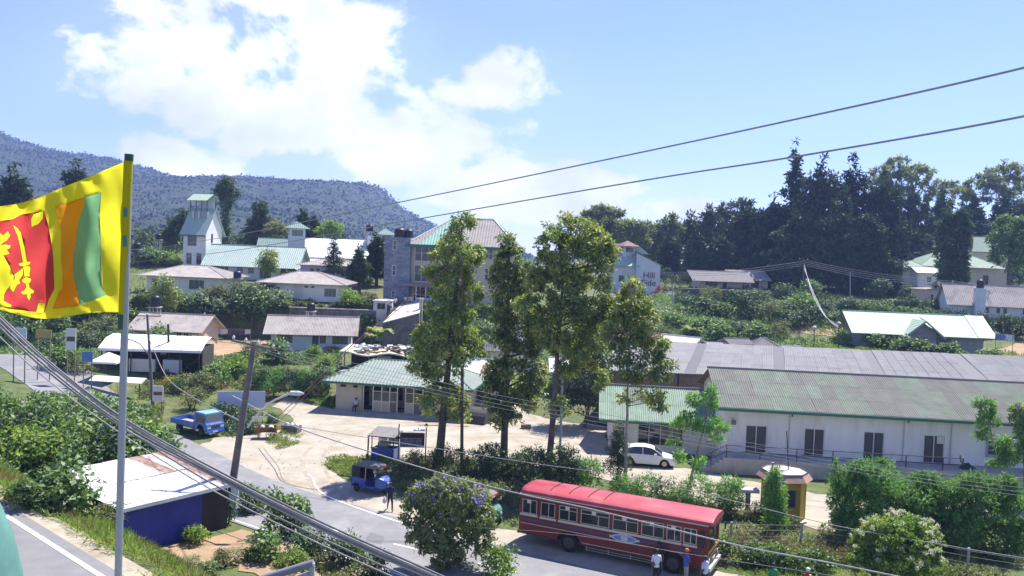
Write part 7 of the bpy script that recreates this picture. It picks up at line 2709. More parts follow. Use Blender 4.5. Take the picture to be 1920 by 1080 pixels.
def cafe():
 y = 87
 a = D(204, 706, y)
 t = thing('roadside_cafe', 'roadside cafe with bright white canopy roof and open dark front', 'cafe', (a.x, a.y, h(a.x, a.y + 2)), radians(4))
 w = 9.4
 z = D(215, 676, y).z - t.location.z
 z = max(2.2, z)
 q = MB()
 M('canvas_white', (0.78, 0.78, 0.76), .7, .03)
 n = 5
 for i in range(n):
  x0, x1 = -.9 + (w + .9) * i / n, -.9 + (w + .9) * (i + 1) / n
  for s in range(3):
   y0, y1 = -.6 + s * 1.9, -.6 + (s + 1) * 1.9
   zz = [z - .1, z + .75, z + 1.0, z + .5]
   q.add([(x0, y0, zz[s]), (x1, y0, zz[s] - .02 * i), (x1, y1, zz[s + 1] - .02 * i), (x0, y1, zz[s + 1])], [(0, 1, 2, 3)])
 q.build('canopy', 'canvas_white', t)
 MB().box(-.9, w, -.64, -.6, z - .35, z - .09).build('valance', 'canvas_white', t)
 for x in (-.6, 2.3, 4.9, 7.2, w - .3):
  MB().box(x - .05, x + .05, -.4, -.3, -.4, z).build('post', 'iron', t)
 q = MB().box(-.5, w - .2, 4.6, 4.75, -.5, z)
 q.box(-.5, -.35, .6, 4.6, -.5, z)
 q.box(w - .35, w - .2, .6, 4.6, -.5, z)
 q.build('wall', 'shade_interior', t)
 for x0, x1, m in ((1.6, 3.4, 'wood_grey'), (3.6, 4.2, 'frame_white')):
  MB().box(x0, x1, 4.5, 4.59, .9, 2.1).build('shelf_board', m, t)
 MB().box(2.0, 4.6, -.1, .3, -.3, 1.0).build('counter', 'frame_white', t)
 MB().box(5.4, 7.2, -.1, .3, -.3, 1.0).build('counter', 'bluewhite_wall', t)
 p = t.location
 u = D(203, 700, 83.5)
 g = h(u.x, u.y)
 s = thing('parasol', 'white square parasol standing left of the cafe canopy', 'parasol', (u.x, u.y, g))
 zz = max(2.3, D(203, 676, 83.5).z - g)
 MB().tube([(0, 0, 0), (0, 0, zz + .6)], .03, 6).build('pole', 'iron', s)
 q = MB()
 cs = [(-1.3, -1.3, zz - .2), (1.3, -1.3, zz - .2), (1.3, 1.3, zz - .2), (-1.3, 1.3, zz - .2)]
 for i in range(4):
  q.slab([cs[i], cs[(i + 1) % 4], (0, 0, zz + .62)], .02)
  a_, b_ = Vector(cs[i]), Vector(cs[(i + 1) % 4])
  q.slab([a_ + Vector((0, 0, -.18)), b_ + Vector((0, 0, -.18)), b_, a_], .01)
 q.build('shade', 'canvas_white', s)
 a2 = D(215, 716, 80)
 l = thing('low_white_roof', 'long low white awning ledge among the bushes in front of the cafe', 'awning', (a2.x, a2.y, h(a2.x, a2.y)), radians(-6))
 zl = max(.9, a2.z - l.location.z)
 MB().slab([(-2.6, 0, zl), (2.6, 0, zl), (2.6, 1.0, zl + .35), (-2.6, 1.0, zl + .35)], .06).build('awning', 'canvas_white', l)
 for x in (-2.4, 2.4):
  MB().box(x - .04, x + .04, .1, .18, -.3, zl).build('post', 'iron', l)
cafe()
def wash_line(label, px0, px1, py, y, n, seed, cols):
 rnd = random.Random(seed)
 a, b_ = D(px0, py, y), D(px1, py + 2, y)
 g = min(h(a.x, a.y), a.z - 1.5)
 t = thing('washing_line', label, 'washing line', (a.x, a.y, g))
 MB().tube([Vector((0, 0, a.z - g)), b_ - a + Vector((0, 0, a.z - g))], .015, 5).build('line', 'cable_grey', t)
 for e in (Vector((0, 0, 0)), Vector((b_.x - a.x, b_.y - a.y, 0))):
  MB().tube([e + Vector((0, 0, -.5)), e + Vector((0, 0, a.z - g + .1))], .04, 6).build('post', 'wood_grey', t)
 for i in range(n):
  c = a.lerp(b_, (i + .5) / n)
  w, ht = rnd.uniform(.3, .5), rnd.uniform(.6, 1.0)
  vs, fs = [], []
  for u in range(5):
   for v_ in range(4):
    vs.append((-w + 2 * w * u / 4, .05 * sin(u * 2.2 + v_), -ht * v_ / 3 * (1 - .05 * u)))
  for u in range(4):
   for v_ in range(3):
    k = u * 4 + v_
    fs.append((k, k + 1, k + 5, k + 4))
  o = MB().add(vs, fs).build('laundry', rnd.choice(cols), None, c, smooth=True)
  tag(o, 'washed garment hanging on the line ' + label.split(' line ')[1], 'laundry', 'laundry ' + label.split(' line ')[1])
wash_line('washing line at the hedge beside the cream cottage', 404, 470, 616, 112, 6, 3, ['roof_white', 'roof_white', 'lilac_wall', 'bus_purple'])
wash_line('washing line at the right end of the grey block house', 1868, 1900, 626, 118, 4, 5, ['roof_white', 'lilac_wall', 'sign_blue'])
def debris_shed():
 y = 93
 a = D(638, 690, y)
 t = thing('rubble_roof_shed', 'dark open shed with wavy pale roof covered in rubble behind the cream hut', 'shed', (a.x, a.y, h(a.x, a.y)), radians(-3))
 z = D(640, 660, y).z - t.location.z
 z = max(1.8, z)
 w = 9.0
 M('slab_cream', (0.52, 0.45, 0.33), .9, .15)
 vs, fs = [], []
 nx = 24
 for i in range(nx + 1):
  for j in range(2):
   for kz in range(2):
    u = i / nx
    vs.append((w * u, -.6 + 4.6 * j, z + .18 * sin(u * 11 + 1) + .5 * j * .6 - .14 * kz))
 for i in range(nx):
  k, n = i * 4, (i + 1) * 4
  fs += [(k, n, n + 2, k + 2), (k + 1, k + 3, n + 3, n + 1), (k, k + 1, n + 1, n), (k + 2, n + 2, n + 3, k + 3)]
 MB().add(vs, fs).build('roof', 'slab_cream', t, smooth=True)
 q = MB().box(.3, w - .2, 3.7, 3.9, -.5, z)
 q.build('wall', 'shade_interior', t)
 for x in (.5, 3.2, 5.6, 7.0, w - .4):
  MB().box(x - .06, x + .06, -.3, -.18, -.5, z - .12).build('post', 'wood_grey', t)
 MB().box(3.9, 5.4, .5, .6, -.4, z - .3).build('partition', 'frame_grey', t)
 rnd = random.Random(6)
 q = [MB(), MB()]
 for i in range(70):
  x, yy = rnd.uniform(1.6, w - .1), rnd.uniform(.1, 2.6)
  s = rnd.uniform(.12, .42)
  m = Matrix.Translation((x, yy, z + .25 + rnd.uniform(.05, .45))) @ Matrix.Rotation(rnd.uniform(0, 3), 4, 'Z') @ Matrix.Rotation(rnd.uniform(-.5, .5), 4, 'X')
  q[rnd.random() < .4].box(-s, s, -s * .7, s * .7, -s * .25, s * .3, mat=m)
 tag(q[0].build('rubble', 'wood_grey', t), kind='stuff')
 tag(q[1].build('rubble', 'roof_white', t), kind='stuff')
debris_shed()
def wall_run(name, label, p0, p1, ht, mat, th=.35, stones=False, z0=None):
 a, b_ = p0, p1
 t = thing(name, label, 'wall', (a.x, a.y, min(a.z, b_.z) if z0 is None else z0), atan2(b_.y - a.y, b_.x - a.x))
 L = hypot(b_.x - a.x, b_.y - a.y)
 MB().box(0, L, 0, th, -1, ht).build('core', mat, t)
 if stones:
  rnd = random.Random(name + label)
  z = 0
  ms = []
  for k in range(4):
   sl = .45 + .18 * k
   q = MB().box(.02, sl - .02, -.07, -.002, .02, .36)
   q.v = [(x + rnd.uniform(-.03, .03), y if y > -.01 else y + rnd.uniform(-.04, .02), z_ + rnd.uniform(-.03, .03)) for x, y, z_ in q.v]
   me = bpy.data.meshes.new('stone')
   me.from_pydata(q.v, [], q.f)
   me.materials.append(M('stone_dark'))
   ms.append((sl, me))
  while z < ht - .3:
   x = 0
   while x < L - .9:
    sl, me = rnd.choice(ms)
    obj('stone', me, None, t, loc=(x, rnd.uniform(-.02, 0), z))
    x += sl
   z += .38
 MB().box(-.05, L + .05, -.1, th + .05, ht, ht + .1).build('coping', 'concrete', t)
 return t
wall_run('retaining_wall', 'dark stone retaining wall below the hip roofed houses', Vector((-30.5, 117.2, 2.6)), Vector((-18.6, 117.4, 2.6)), 4.4, 'stone_dark', stones=True)
pL, pR = D(1246, 570, 158), D(1420, 560, 158)
wall_run('hillside_wall', 'long brownish retaining wall beside the side lane on the hillside', Vector((pL.x + 3, pL.y, 7.6)), Vector((pR.x, pR.y, 7.8)), 2.6, 'stone_dark')
def ramp():
 """concrete approach in front of the school with its own side wall, gate and gatehouse"""
 P = [D(722, 603, 113), D(783, 583, 116.5), D(783, 560, 120.5), D(735, 575, 120)]
 z = [3.6, 5.2, 7.3, 7.0]
 P = [D(718, 606, 111.5), D(786, 588, 113.5), D(792, 566, 121), D(748, 573, 121)]
 c = P[0].copy()
 t = thing('entrance_ramp', 'pale concrete ramp with dark side wall leading up to the school', 'ramp', c)
 L = [p - c for p in P]
 b = MB()
 lo = Vector((0, 0, -4.0))
 vs = L + [p + lo for p in L]
 b.add(vs, [(0, 1, 2, 3), (0, 4, 5, 1), (1, 5, 6, 2), (2, 6, 7, 3), (3, 7, 4, 0)])
 b.build('ramp_body', 'stone_dark', t)
 MB().slab([p + Vector((0, 0, .10)) for p in L], .09).build('ramp_top', 'pale_concrete', t)
 a, b_ = D(762, 580, 115.5), D(783, 576, 116)
 g = thing('barred_gate', 'pale barred gate standing on the concrete ramp', 'gate', (a.x, a.y, a.z - .3), radians(4))
 w = (b_ - a).length
 for i in range(11):
  MB().box(w * i / 10 - .015, w * i / 10 + .015, -.015, .015, 0, 1.5).build('bar', 'frame_grey', g)
 for zz in (0, 1.5):
  MB().box(-.03, w + .03, -.03, .03, zz - .03, zz + .03).build('rail', 'frame_grey', g)
 p = D(785, 578, 116)
 q = thing('gate_post', 'tan concrete gate post at the right edge of the ramp', 'post', (p.x + .3, p.y, p.z - 3))
 MB().box(-.22, .22, -.22, .22, 0, 4.3).box(-.3, .3, -.3, .3, 4.3, 4.4).build('shaft', 'slab_cream', q)
 house('gatehouse', 'small pale flat roofed gatehouse left of the ramp', 717, 580, 117.5, 2, 2.5, 2.2, 2.35, 'pale_concrete', 'hip',
   {'front': [('win', -.75, .4, 1.1, 2.0, dict(nx=2, frame='frame_grey')), ('door', .55, 1.1, .02, 1.9, {})]}, rise=.1, over=.12, mat='pale_concrete', pitch=.5, amp=.003, z=6.1, found=4)
ramp()
def wire_fence():
 foots = [G(x, y) for x, y in ((1368, 1030), (1500, 1030), (1655, 1050), (1812, 1082), (1960, 1105))]
 t = thing('wire_fence', 'barbed wire fence on rough grey posts along the roadside behind the bus', 'fence', foots[0])
 for p in foots:
  o = p - foots[0]
  MB().tube([o + Vector((0, 0, -.3)), o + Vector((.04, 0, 1.5))], .07, 7).build('post', 'concrete', t)
 for zz in (.35, .7, 1.05, 1.35):
  MB().tube([p - foots[0] + Vector((0, 0, zz)) for p in foots], .01, 4).build('wire', 'cable_grey', t)
wire_fence()
p = G(1003, 838)
t = thing('tyre_pile', 'small grey concrete block lying in the yard between the gum trunks', 'block', W(986, 803, .05))
MB().box(-.45, .45, -.2, .2, 0, .35).build('block_body', 'wood_grey', t)
t.name = 'concrete_block'
p = W(902, 790, .05)
t = thing('scrap_drum', 'rounded dark grey tin cover behind the gum trunk at the yard edge', 'cover', p, radians(-20))
MB().prism([(1.5 * cos(a), 1.3 * sin(a)) for a in np.linspace(0, pi, 12)], 'x', -.9, .9).build('cover_shell', 'iron', t)
t.name = 'tin_cover'
# ------------------------------------------------------------------ people
M('skin', (0.13, 0.07, 0.045), .6, .08, 6)
M('hair', (0.012, 0.011, 0.011), .6, .1)
SHIRT = {}
def cloth(name, rgb):
 if name not in MATS:
  M(name, rgb, .85, .12, 6)
 return name
def person(label, loc, rot, shirt, trousers, pose='stand', group=None, hair='hair', ht=1.68, shoes=(0.03, 0.03, 0.03), parts=()):
 """one continuous skinned body; shirt, trousers, skin are regions of it, hair and cap are children"""
 s = ht / 1.7
 J = {'pel': (0, 0, .93, .135), 'bel': (0, 0, 1.07, .13), 'che': (0, .0, 1.27, .15), 'nb': (0, 0, 1.42, .075), 'nk': (0, .01, 1.48, .055), 'h0': (0, .03, 1.56, .082), 'h1': (0, .02, 1.66, .075)}
 legs = {-1: 0, 1: 0}
 if pose == 'walk':
  legs = {-1: .28, 1: -.26}
 E = [('pel', 'bel'), ('bel', 'che'), ('che', 'nb'), ('nb', 'nk'), ('nk', 'h0'), ('h0', 'h1')]
 for sd in (-1, 1):
  k = 'l' if sd < 0 else 'r'
  f = legs[sd]
  if pose == 'sit':
   J[k + 'hip'] = (sd * .10, .02, .50, .10)
   J[k + 'kn'] = (sd * .12, .46, .50, .065)
   J[k + 'an'] = (sd * .12, .44, .09, .045)
   J[k + 'to'] = (sd * .12, .60, .04, .035)
  else:
   J[k + 'hip'] = (sd * .09, .0, .84, .10)
   J[k + 'kn'] = (sd * .10, f * .62 + (.05 if f else .01), .48, .065)
   J[k + 'an'] = (sd * .10, f * 1.15 - (.12 if f < 0 else 0), .09 + (.05 if f < 0 else 0), .045)
   J[k + 'to'] = (sd * .11, f * 1.15 + .14 - (.1 if f < 0 else 0), .04 + (.0 if f < 0 else 0), .035)
  J[k + 'sh'] = (sd * .185, 0, 1.38, .062)
  if pose == 'fold':
   J[k + 'el'] = (sd * .25, .08, 1.12, .045)
   J[k + 'wr'] = (sd * -.02, .22, 1.14 + .03 * sd, .033)
  elif pose == 'sit':
   J[k + 'el'] = (sd * .24, .08, 1.13, .045)
   J[k + 'wr'] = (sd * .12, .32, 1.02, .033)
  else:
   a = -f * .7 if pose == 'walk' else .03
   J[k + 'el'] = (sd * .24, a * .4 - .02, 1.11, .045)
   J[k + 'wr'] = (sd * .25, a + .05, .88, .033)
  w = Vector(J[k + 'wr'][:3])
  e = Vector(J[k + 'el'][:3])
  d = (w - e).normalized()
  q = w + d * .07
  J[k + 'pm'] = (*q, .034)
  E += [('pel', k + 'hip'), (k + 'hip', k + 'kn'), (k + 'kn', k + 'an'), (k + 'an', k + 'to'), ('che', k + 'sh'), (k + 'sh', k + 'el'), (k + 'el', k + 'wr'), (k + 'wr', k + 'pm')]
  side = d.cross(Vector((1, 0, 0))).normalized()
  for i, (o, ln) in enumerate(((-.026, .065), (-.009, .08), (.009, .085), (.026, .07))):
   p0 = q + d * .03 + side * o
   J[k + 'f%d' % i] = (*p0, .010)
   J[k + 'g%d' % i] = (*(p0 + d * ln * .6 + Vector((-sd * .012, 0, 0))), .009)
   E += [(k + 'pm', k + 'f%d' % i), (k + 'f%d' % i, k + 'g%d' % i)]
  p0 = q + side * .045 + d * .01
  J[k + 'th'] = (*p0, .011)
  E += [(k + 'pm', k + 'th')]
 dz = 0
 if pose == 'sit':
  for k in J:
   if not (k[1:] in ('hip', 'kn', 'an', 'to')):
    x, y, z, r = J[k]
    J[k] = (x, y, z - .40, r)
 names = list(J)
 me = bpy.data.meshes.new('person')
 me.from_pydata([Vector(J[n][:3]) * s for n in names], [(names.index(a), names.index(b_)) for a, b_ in E], [])
 o = bpy.data.objects.new('person', me)
 COL.objects.link(o)
 o.modifiers.new('skin', 'SKIN')
 sv = me.skin_vertices[0].data
 for i, n in enumerate(names):
  r = J[n][3] * s
  sv[i].radius = (r, r) if n not in ('che', 'bel', 'pel') else (r * 1.25, r * .82)
  sv[i].use_root = n == 'pel'
 sub = o.modifiers.new('sub', 'SUBSURF')
 sub.levels = sub.render_levels = 1
 dg = bpy.context.evaluated_depsgraph_get()
 m2 = bpy.data.meshes.new_from_object(o.evaluated_get(dg))
 bpy.data.objects.remove(o)
 for m in (shirt, trousers, 'skin', 'iron'):
  m2.materials.append(M(m))
 cen = np.empty(len(m2.polygons) * 3, np.float32)
 m2.polygons.foreach_get('center', cen)
 cen = cen.reshape(-1, 3) / s
 segs = [(np.array(J[a][:3]), np.array(J[b_][:3]), 0 if {a, b_} & {'bel', 'che', 'nb'} or a.endswith(('sh', 'el')) and not b_.endswith('wr') else
    (2 if {a, b_} & {'nk', 'h0', 'h1'} or b_.endswith(('wr', 'pm', 'th')) or b_[1:2] in 'fg' else (3 if b_.endswith('to') else 1))) for a, b_ in E]
 best = np.full(len(cen), 9.0)
 mi = np.zeros(len(cen), np.int32)
 for a, b_, m in segs:
  ab = b_ - a
  tt = np.clip(((cen - a) @ ab) / (ab @ ab), 0, 1)
  dd = np.linalg.norm(cen - (a + tt[:, None] * ab), axis=1)
  q = dd < best
  best[q] = dd[q]
  mi[q] = m
 m2.polygons.foreach_set('material_index', mi)
 m2.polygons.foreach_set('use_smooth', np.ones(len(mi), bool))
 m2.name = 'person'
 po = obj('person', m2, None, None, loc, rot)
 tag(po, label, 'person', group)
 hz = (1.62 - (.40 if pose == 'sit' else 0)) * s
 q = MB()
 q.lathe([(.096 * s, -.03), (.104 * s, .03), (.092 * s, .08), (.05 * s, .115), (.005, .122)], 12, (0, .005, hz))
 if hair == 'hair':
  q.v = [(x, y - (.02 if z < hz + .02 else 0), z) for x, y, z in q.v]
  q.build('hair', 'hair', po, smooth=True)
 else:
  q.box(-.06, .06, .06, .19, hz + .01, hz + .03)
  q.build('cap', hair, po, smooth=True)
 f = MB()
 f.bar((0, .10 * s, hz - .045), (0, .135 * s, hz - .075), .03)
 f.build('nose', 'skin', po)
 f = MB()
 for sd in (-1, 1):
  f = MB().lathe([(.011, 0), (.008, .008)], 6, (sd * .034, .098 * s, hz - .03), axis='y')
  f.build('eye', 'hair', po)
 return po
cloth('cloth_navy', (0.02, 0.025, 0.06))
cloth('cloth_black', (0.02, 0.02, 0.022))
cloth('cloth_white', (0.62, 0.64, 0.70))
cloth('cloth_paleblue', (0.42, 0.52, 0.66))
cloth('cloth_blue', (0.06, 0.12, 0.45))
cloth('cloth_beige', (0.42, 0.38, 0.31))
cloth('cloth_green', (0.03, 0.26, 0.10))
cloth('cloth_orange', (0.60, 0.17, 0.03))
cloth('cloth_yellow', (0.55, 0.46, 0.10))
p = W(731, 957, .03)
w1 = person('person in dark navy jacket and trousers walking past the blue rickshaw', (p.x, p.y, .03), radians(195), 'cloth_navy', 'cloth_black', 'walk')
o = MB().lathe([(.03, 0), (.13, .08), (.14, .22), (.04, .36), (.02, .42)], 9).build('carrier_bag', 'roof_white', None, (p.x - .33, p.y - .05, .45), smooth=True)
tag(o, 'white plastic bag carried by the person walking past the rickshaw', 'bag')
BM = Matrix.Translation(BUS.location) @ Matrix.Rotation(BUSA, 4, 'Z')
for lb, px, pz, rot, sh_, tr_, po_, hr in (
  ('person in white shirt seen from behind beside the front bus wheel', 1232, 1032, 190, 'cloth_white', 'cloth_black', 'stand', 'hair'),
  ('person in dark clothes standing behind the white shirted one at the bus wheel', 1239, 1024, 160, 'cloth_black', 'cloth_navy', 'stand', 'hair'),
  ('person in orange cap and blue and yellow jacket with folded arms beside the bus', 1288, 1031, -75, 'cloth_blue', 'cloth_beige', 'fold', 'cloth_orange'),
  ('person in pale blue shirt at the front corner of the bus', 1323, 1044, 40, 'cloth_paleblue', 'cloth_navy', 'stand', 'hair')):
 q = W(px, pz, 1.68)
 if 'dark clothes' in lb:
  q.y += .5
 po = person(lb, (q.x, q.y, .04), radians(rot), sh_, tr_, po_, hair=hr)
 if hr == 'cloth_orange':
  MB().prism([(-.10, 1.0), (.10, 1.0), (0, 1.3)], 'x', -.171, -.165).build('jacket_flash', 'cloth_yellow', po)
q = W(1450, 1059, 1.65)
person('person in green shirt at the bottom edge right of the bus', (q.x, q.y, h(q.x, q.y) + .03), radians(20), 'cloth_green', 'cloth_black')
q = W(1515, 1068, 1.65)
person('person in white cap at the bottom edge below the flowering bush', (q.x, q.y, h(q.x, q.y) + .03), radians(-40), 'lamp_red', 'cloth_black', hair='roof_white')
p = W(667, 771, .1)
person('person in pale blue shirt sitting against the cream hut wall', (p.x, p.y, .09), radians(170), 'cloth_paleblue', 'cloth_navy', 'sit')
t = thing('chair', 'yellow plastic chair under the sitting person at the hut', 'chair', (p.x, p.y, .09), radians(170))
q = MB().box(-.22, .22, -.2, .24, .36, .40)
q.build('seat', 'cloth_yellow', t)
MB().box(-.22, .22, -.25, -.2, .36, .85).build('backrest', 'cloth_yellow', t)
for x in (-.19, .19):
 for y in (-.2, .2):
  MB().box(x - .02, x + .02, y - .02, y + .02, 0, .36).build('leg', 'cloth_yellow', t)
ps = Matrix.Translation(SCH.location) @ Matrix.Rotation(SCH.rotation_euler.z, 4, 'Z')
rnd = random.Random(5)
pup = None
for i in range(12):
 q = ps @ Vector((3.6 + i * .54 + rnd.uniform(-.1, .1), -2.2 + rnd.uniform(-.5, .4), 0.03))
 if i < 3:
  pup = person('pupil in white uniform in the row before the school entrance', q, radians(rnd.uniform(-30, 30)), 'cloth_white', 'cloth_navy', group='pupils before the school', ht=1.55 + .04 * i)
  src = [pup] if i == 0 else src + [pup]
 else:
  c = copy_tree(src[i % 3], kids={src[i % 3].name: [k for k in bpy.data.objects if k.parent == src[i % 3]]})
  c.location = q
  c.rotation_euler = (0, 0, radians(rnd.uniform(-35, 35)))
MBp = MB().box(3.2, 10.4, -3.1, -2.9, -2.0, .62).build('parapet_wall', 'stone_dark', None, SCH.location, SCH.rotation_euler.z)
tag(MBp, 'low dark parapet wall in front of the row of pupils', 'wall')
MBp = MB().box(-.3, 11.5, -4.2, 1.0, -4.5, 0).build('school_forecourt', 'concrete', None, SCH.location, SCH.rotation_euler.z)
tag(MBp, kind='structure')
q = D(741, 578, 119.5)
person('person in white top and dark skirt standing at the slate tower corner', (q.x, q.y, q.z), radians(170), 'cloth_white', 'cloth_navy', ht=1.6)
q = D(733, 583, 117.5)
person('person in white top sitting beside the gatehouse', (q.x, q.y, q.z), radians(150), 'cloth_white', 'cloth_navy', 'sit', ht=1.6)
# ------------------------------------------------------------------ ground cover
def cover(name, px, n, length, aspect, leaf, seed, hmax=.6, lump=1.8, y0=None, w=None, spread=1.0, thr=.30, droop=0.0):
 """low leafy growth over a region given by photo pixels (on the ground) or world points w"""
 rng = np.random.default_rng(seed)
 P = np.array([tuple(G(*p)[:2]) for p in px]) if w is None else np.array(w, float)
 x0, y0_ = P.min(0)
 x1, y1_ = P.max(0)
 got = []
 tot = 0
 for _ in range(60):
  q = rng.uniform((x0, y0_), (x1, y1_), (n, 2))
  ins = np.zeros(n, bool)
  j = len(P) - 1
  for i in range(len(P)):
   ins ^= ((P[i, 1] > q[:, 1]) != (P[j, 1] > q[:, 1])) & (q[:, 0] < (P[j, 0] - P[i, 0]) * (q[:, 1] - P[i, 1]) / (P[j, 1] - P[i, 1] + 1e-12) + P[i, 0])
   j = i
  q = q[ins]
  d = fbm(q[:, 0] / lump + 70, q[:, 1] / lump + 70, seed, 3)
  k = d > thr + rng.random(len(q)) * .15
  got.append(np.column_stack([q[k], d[k]]))
  tot += k.sum()
  if tot >= n:
   break
 q = np.concatenate(got)[:n]
 top = np.clip((q[:, 2] - thr) / .35, .1, 1.0) * hmax
 z = H(q[:, 0], q[:, 1]) + top * rng.random(len(q)) ** .5
 p = np.column_stack([q[:, 0], q[:, 1], z])
 nn = np.tile([0, 0, 1.0], (len(p), 1))
 v, f = leaf_quads(p, nn, length, aspect, rng, droop, spread)
 return tag(obj(name, np_mesh(name, v, f), leaf), kind='stuff')
cover('grass', [], 42000, .34, .10, 'grass_green', 3, .25, 1.6, w=[(-34, 44), (-24, 36.4), (-17, 30.4), (-8, 22.5), (-2, 22), (-1, 33), (-9, 38), (-14, 40), (-20, 44), (-26, 50)], spread=.55)
cover('dry_grass', [], 9000, .36, .07, 'grass_dry', 4, .25, 1.2, w=[(-26, 37.5), (-17, 31), (-9, 24.4), (-6, 26), (-13, 33), (-22, 42)], spread=.5, thr=.4)
cover('undergrowth', [], 24000, .24, .5, 'leaf_broad', 5, .9, 2.2, w=[(-60, 70), (-40, 45), (-27, 36.5), (-22, 40), (-20, 46), (-26, 54), (-32, 61), (-42, 72), (-54, 82)])
cover('undergrowth', [(250, 690), (330, 690), (420, 690), (600, 700), (620, 745), (560, 745), (420, 730), (310, 740), (300, 815), (260, 800)], 16000, .26, .45, 'leaf_olive', 6, .9, 2.5)
cover('undergrowth', [(330, 668), (430, 668), (640, 665), (640, 700), (350, 700)], 9000, .28, .45, 'leaf_broad', 7, .8, 2.2)
cover('undergrowth', [(-120, 690), (-100, 590), (0, 592), (250, 592), (400, 602), (420, 640), (260, 652), (200, 690), (110, 670), (0, 665)], 22000, .30, .5, 'leaf_broad', 8, 1.2, 3)
cover('undergrowth', [(200, 585), (470, 560), (700, 582), (830, 600), (840, 640), (690, 640), (670, 590), (490, 588), (380, 588)], 15000, .36, .45, 'leaf_olive', 9, .9, 3)
cover('undergrowth', [(1000, 590), (1240, 560), (1420, 566), (1560, 590), (1640, 600), (1600, 645), (1480, 655), (1250, 662), (1000, 680)], 26000, .42, .45, 'leaf_broad', 10, 1.2, 4)
cover('undergrowth', [(1500, 655), (1640, 655), (1850, 668), (1930, 665), (1930, 690), (1500, 672)], 9000, .3, .45, 'leaf_lime', 11, .9, 3)
cover('undergrowth', [(1230, 520), (1480, 520), (1640, 520), (1930, 545), (1930, 600), (1640, 590), (1480, 575), (1250, 560)], 22000, .6, .45, 'leaf_hill', 12, 1.0, 6, thr=.35)
cover('undergrowth', [(240, 470), (720, 470), (720, 520), (560, 560), (240, 560)], 20000, .5, .45, 'leaf_broad', 13, .9, 5, thr=.36)
cover('undergrowth', [(770, 590), (1000, 585), (1000, 690), (880, 690), (860, 640), (780, 640)], 12000, .4, .45, 'leaf_broad', 14, 1.2, 3)
cover('weeds', [(606, 873), (625, 862), (690, 862), (735, 870), (700, 886), (662, 895), (640, 893)], 3500, .22, .3, 'grass_green', 15, .5, 1.2)
cover('weeds', [(735, 872), (800, 862), (960, 872), (985, 905), (975, 990), (900, 975), (800, 940), (740, 915)], 9000, .22, .4, 'leaf_olive', 16, .55, 1.5)
cover('verge_grass', [(1345, 1065), (1420, 1030), (1560, 1035), (1700, 1060), (1900, 1100), (1900, 1140), (1500, 1120)], 9000, .28, .12, 'grass_green', 17, .3, 1.6, spread=.6)
cover('verge_grass', [(1330, 1000), (1500, 990), (1660, 1010), (1920, 1060), (1920, 1110), (1650, 1075), (1420, 1040)], 9000, .25, .3, 'leaf_olive', 18, .6, 1.4)
cover('weeds', [(500, 830), (540, 805), (570, 815), (560, 835), (520, 845)], 1600, .25, .2, 'grass_green', 19, .4, 1)
cover('weeds', [(545, 745), (600, 738), (625, 748), (625, 768), (575, 757)], 2600, .22, .4, 'leaf_lime', 20, .5, 1)
cover('weeds', [(395, 765), (470, 770), (480, 815), (440, 822), (400, 800)], 4500, .24, .4, 'leaf_dark', 21, 1.2, 1.4)
cover('bank_plants', [], 12000, .22, .4, 'leaf_olive', 22, .7, 1.3, w=[(-9.5, 38.5), (-11.5, 42.5), (-9.8, 43.0), (-4, 39.6), (0, 37.6), (1, 34), (-4, 31), (-9, 33)])
# ------------------------------------------------------------------ gum trees in the middle
GT = 'gum trees between the yard and the road'
px_tree('gum_tree', 'gum tree with stout trunk and lumpy crown before the right half of the cream hut', 'tree', (822, 874), 62,
  [(868, 428, 22, 28), (862, 470, 42, 30), (835, 492, 32, 26), (885, 478, 20, 24), (850, 535, 46, 34), (882, 560, 24, 30), (825, 572, 24, 26), (852, 605, 36, 30), (812, 640, 38, 32), (790, 668, 22, 26),
   (838, 668, 44, 34), (872, 640, 22, 40), (805, 712, 24, 22), (832, 752, 40, 34), (800, 762, 16, 18), (860, 770, 18, 22), (788, 700, 18, 24), (895, 640, 14, 30), (808, 500, 14, 18)],
  'leaf_eucalypt', 20000, .30, .40, .34, 101, GT, csize=.27, per=62, shell=.76, trunk_top=(866, 430))
px_tree('gum_tree', 'gum tree with straight stout trunk at the middle of the yard edge', 'tree', (945, 868), 62,
  [(952, 458, 18, 20), (960, 492, 34, 26), (940, 520, 22, 24), (985, 525, 24, 26), (955, 555, 34, 28), (942, 592, 20, 24), (975, 622, 32, 32), (945, 650, 22, 34), (985, 668, 22, 30), (955, 706, 38, 34), (930, 742, 22, 30),
   (972, 752, 30, 28), (945, 785, 22, 18), (1000, 600, 16, 30), (925, 725, 20, 30), (1003, 705, 20, 28), (990, 745, 24, 24), (922, 685, 14, 22), (1008, 650, 14, 24)],
  'leaf_eucalypt', 18500, .30, .40, .31, 102, GT, csize=.27, per=62, shell=.76, trunk_top=(955, 470))
px_tree('gum_tree', 'tallest gum tree with broad domed crown left of the grey shed', 'tree', (1027, 895), 58.5,
  [(1072, 432, 46, 26), (1040, 462, 34, 28), (1108, 458, 34, 32), (1078, 490, 50, 36), (1030, 510, 26, 34), (1125, 510, 22, 40), (1062, 545, 48, 36), (1108, 562, 34, 40), (1034, 585, 24, 28), (1075, 608, 40, 36),
   (1120, 620, 22, 34), (1050, 645, 26, 26), (1095, 660, 34, 28), (1115, 705, 20, 24), (1065, 690, 18, 16), (1020, 640, 14, 20), (1055, 760, 14, 14), (1002, 540, 22, 24), (984, 572, 20, 20), (1010, 600, 22, 20), (1142, 585, 18, 34), (1146, 485, 14, 28), (1000, 505, 14, 14)],
  'leaf_eucalypt', 23500, .30, .40, .26, 103, GT, csize=.27, per=62, shell=.76, trunk_top=(1062, 440))
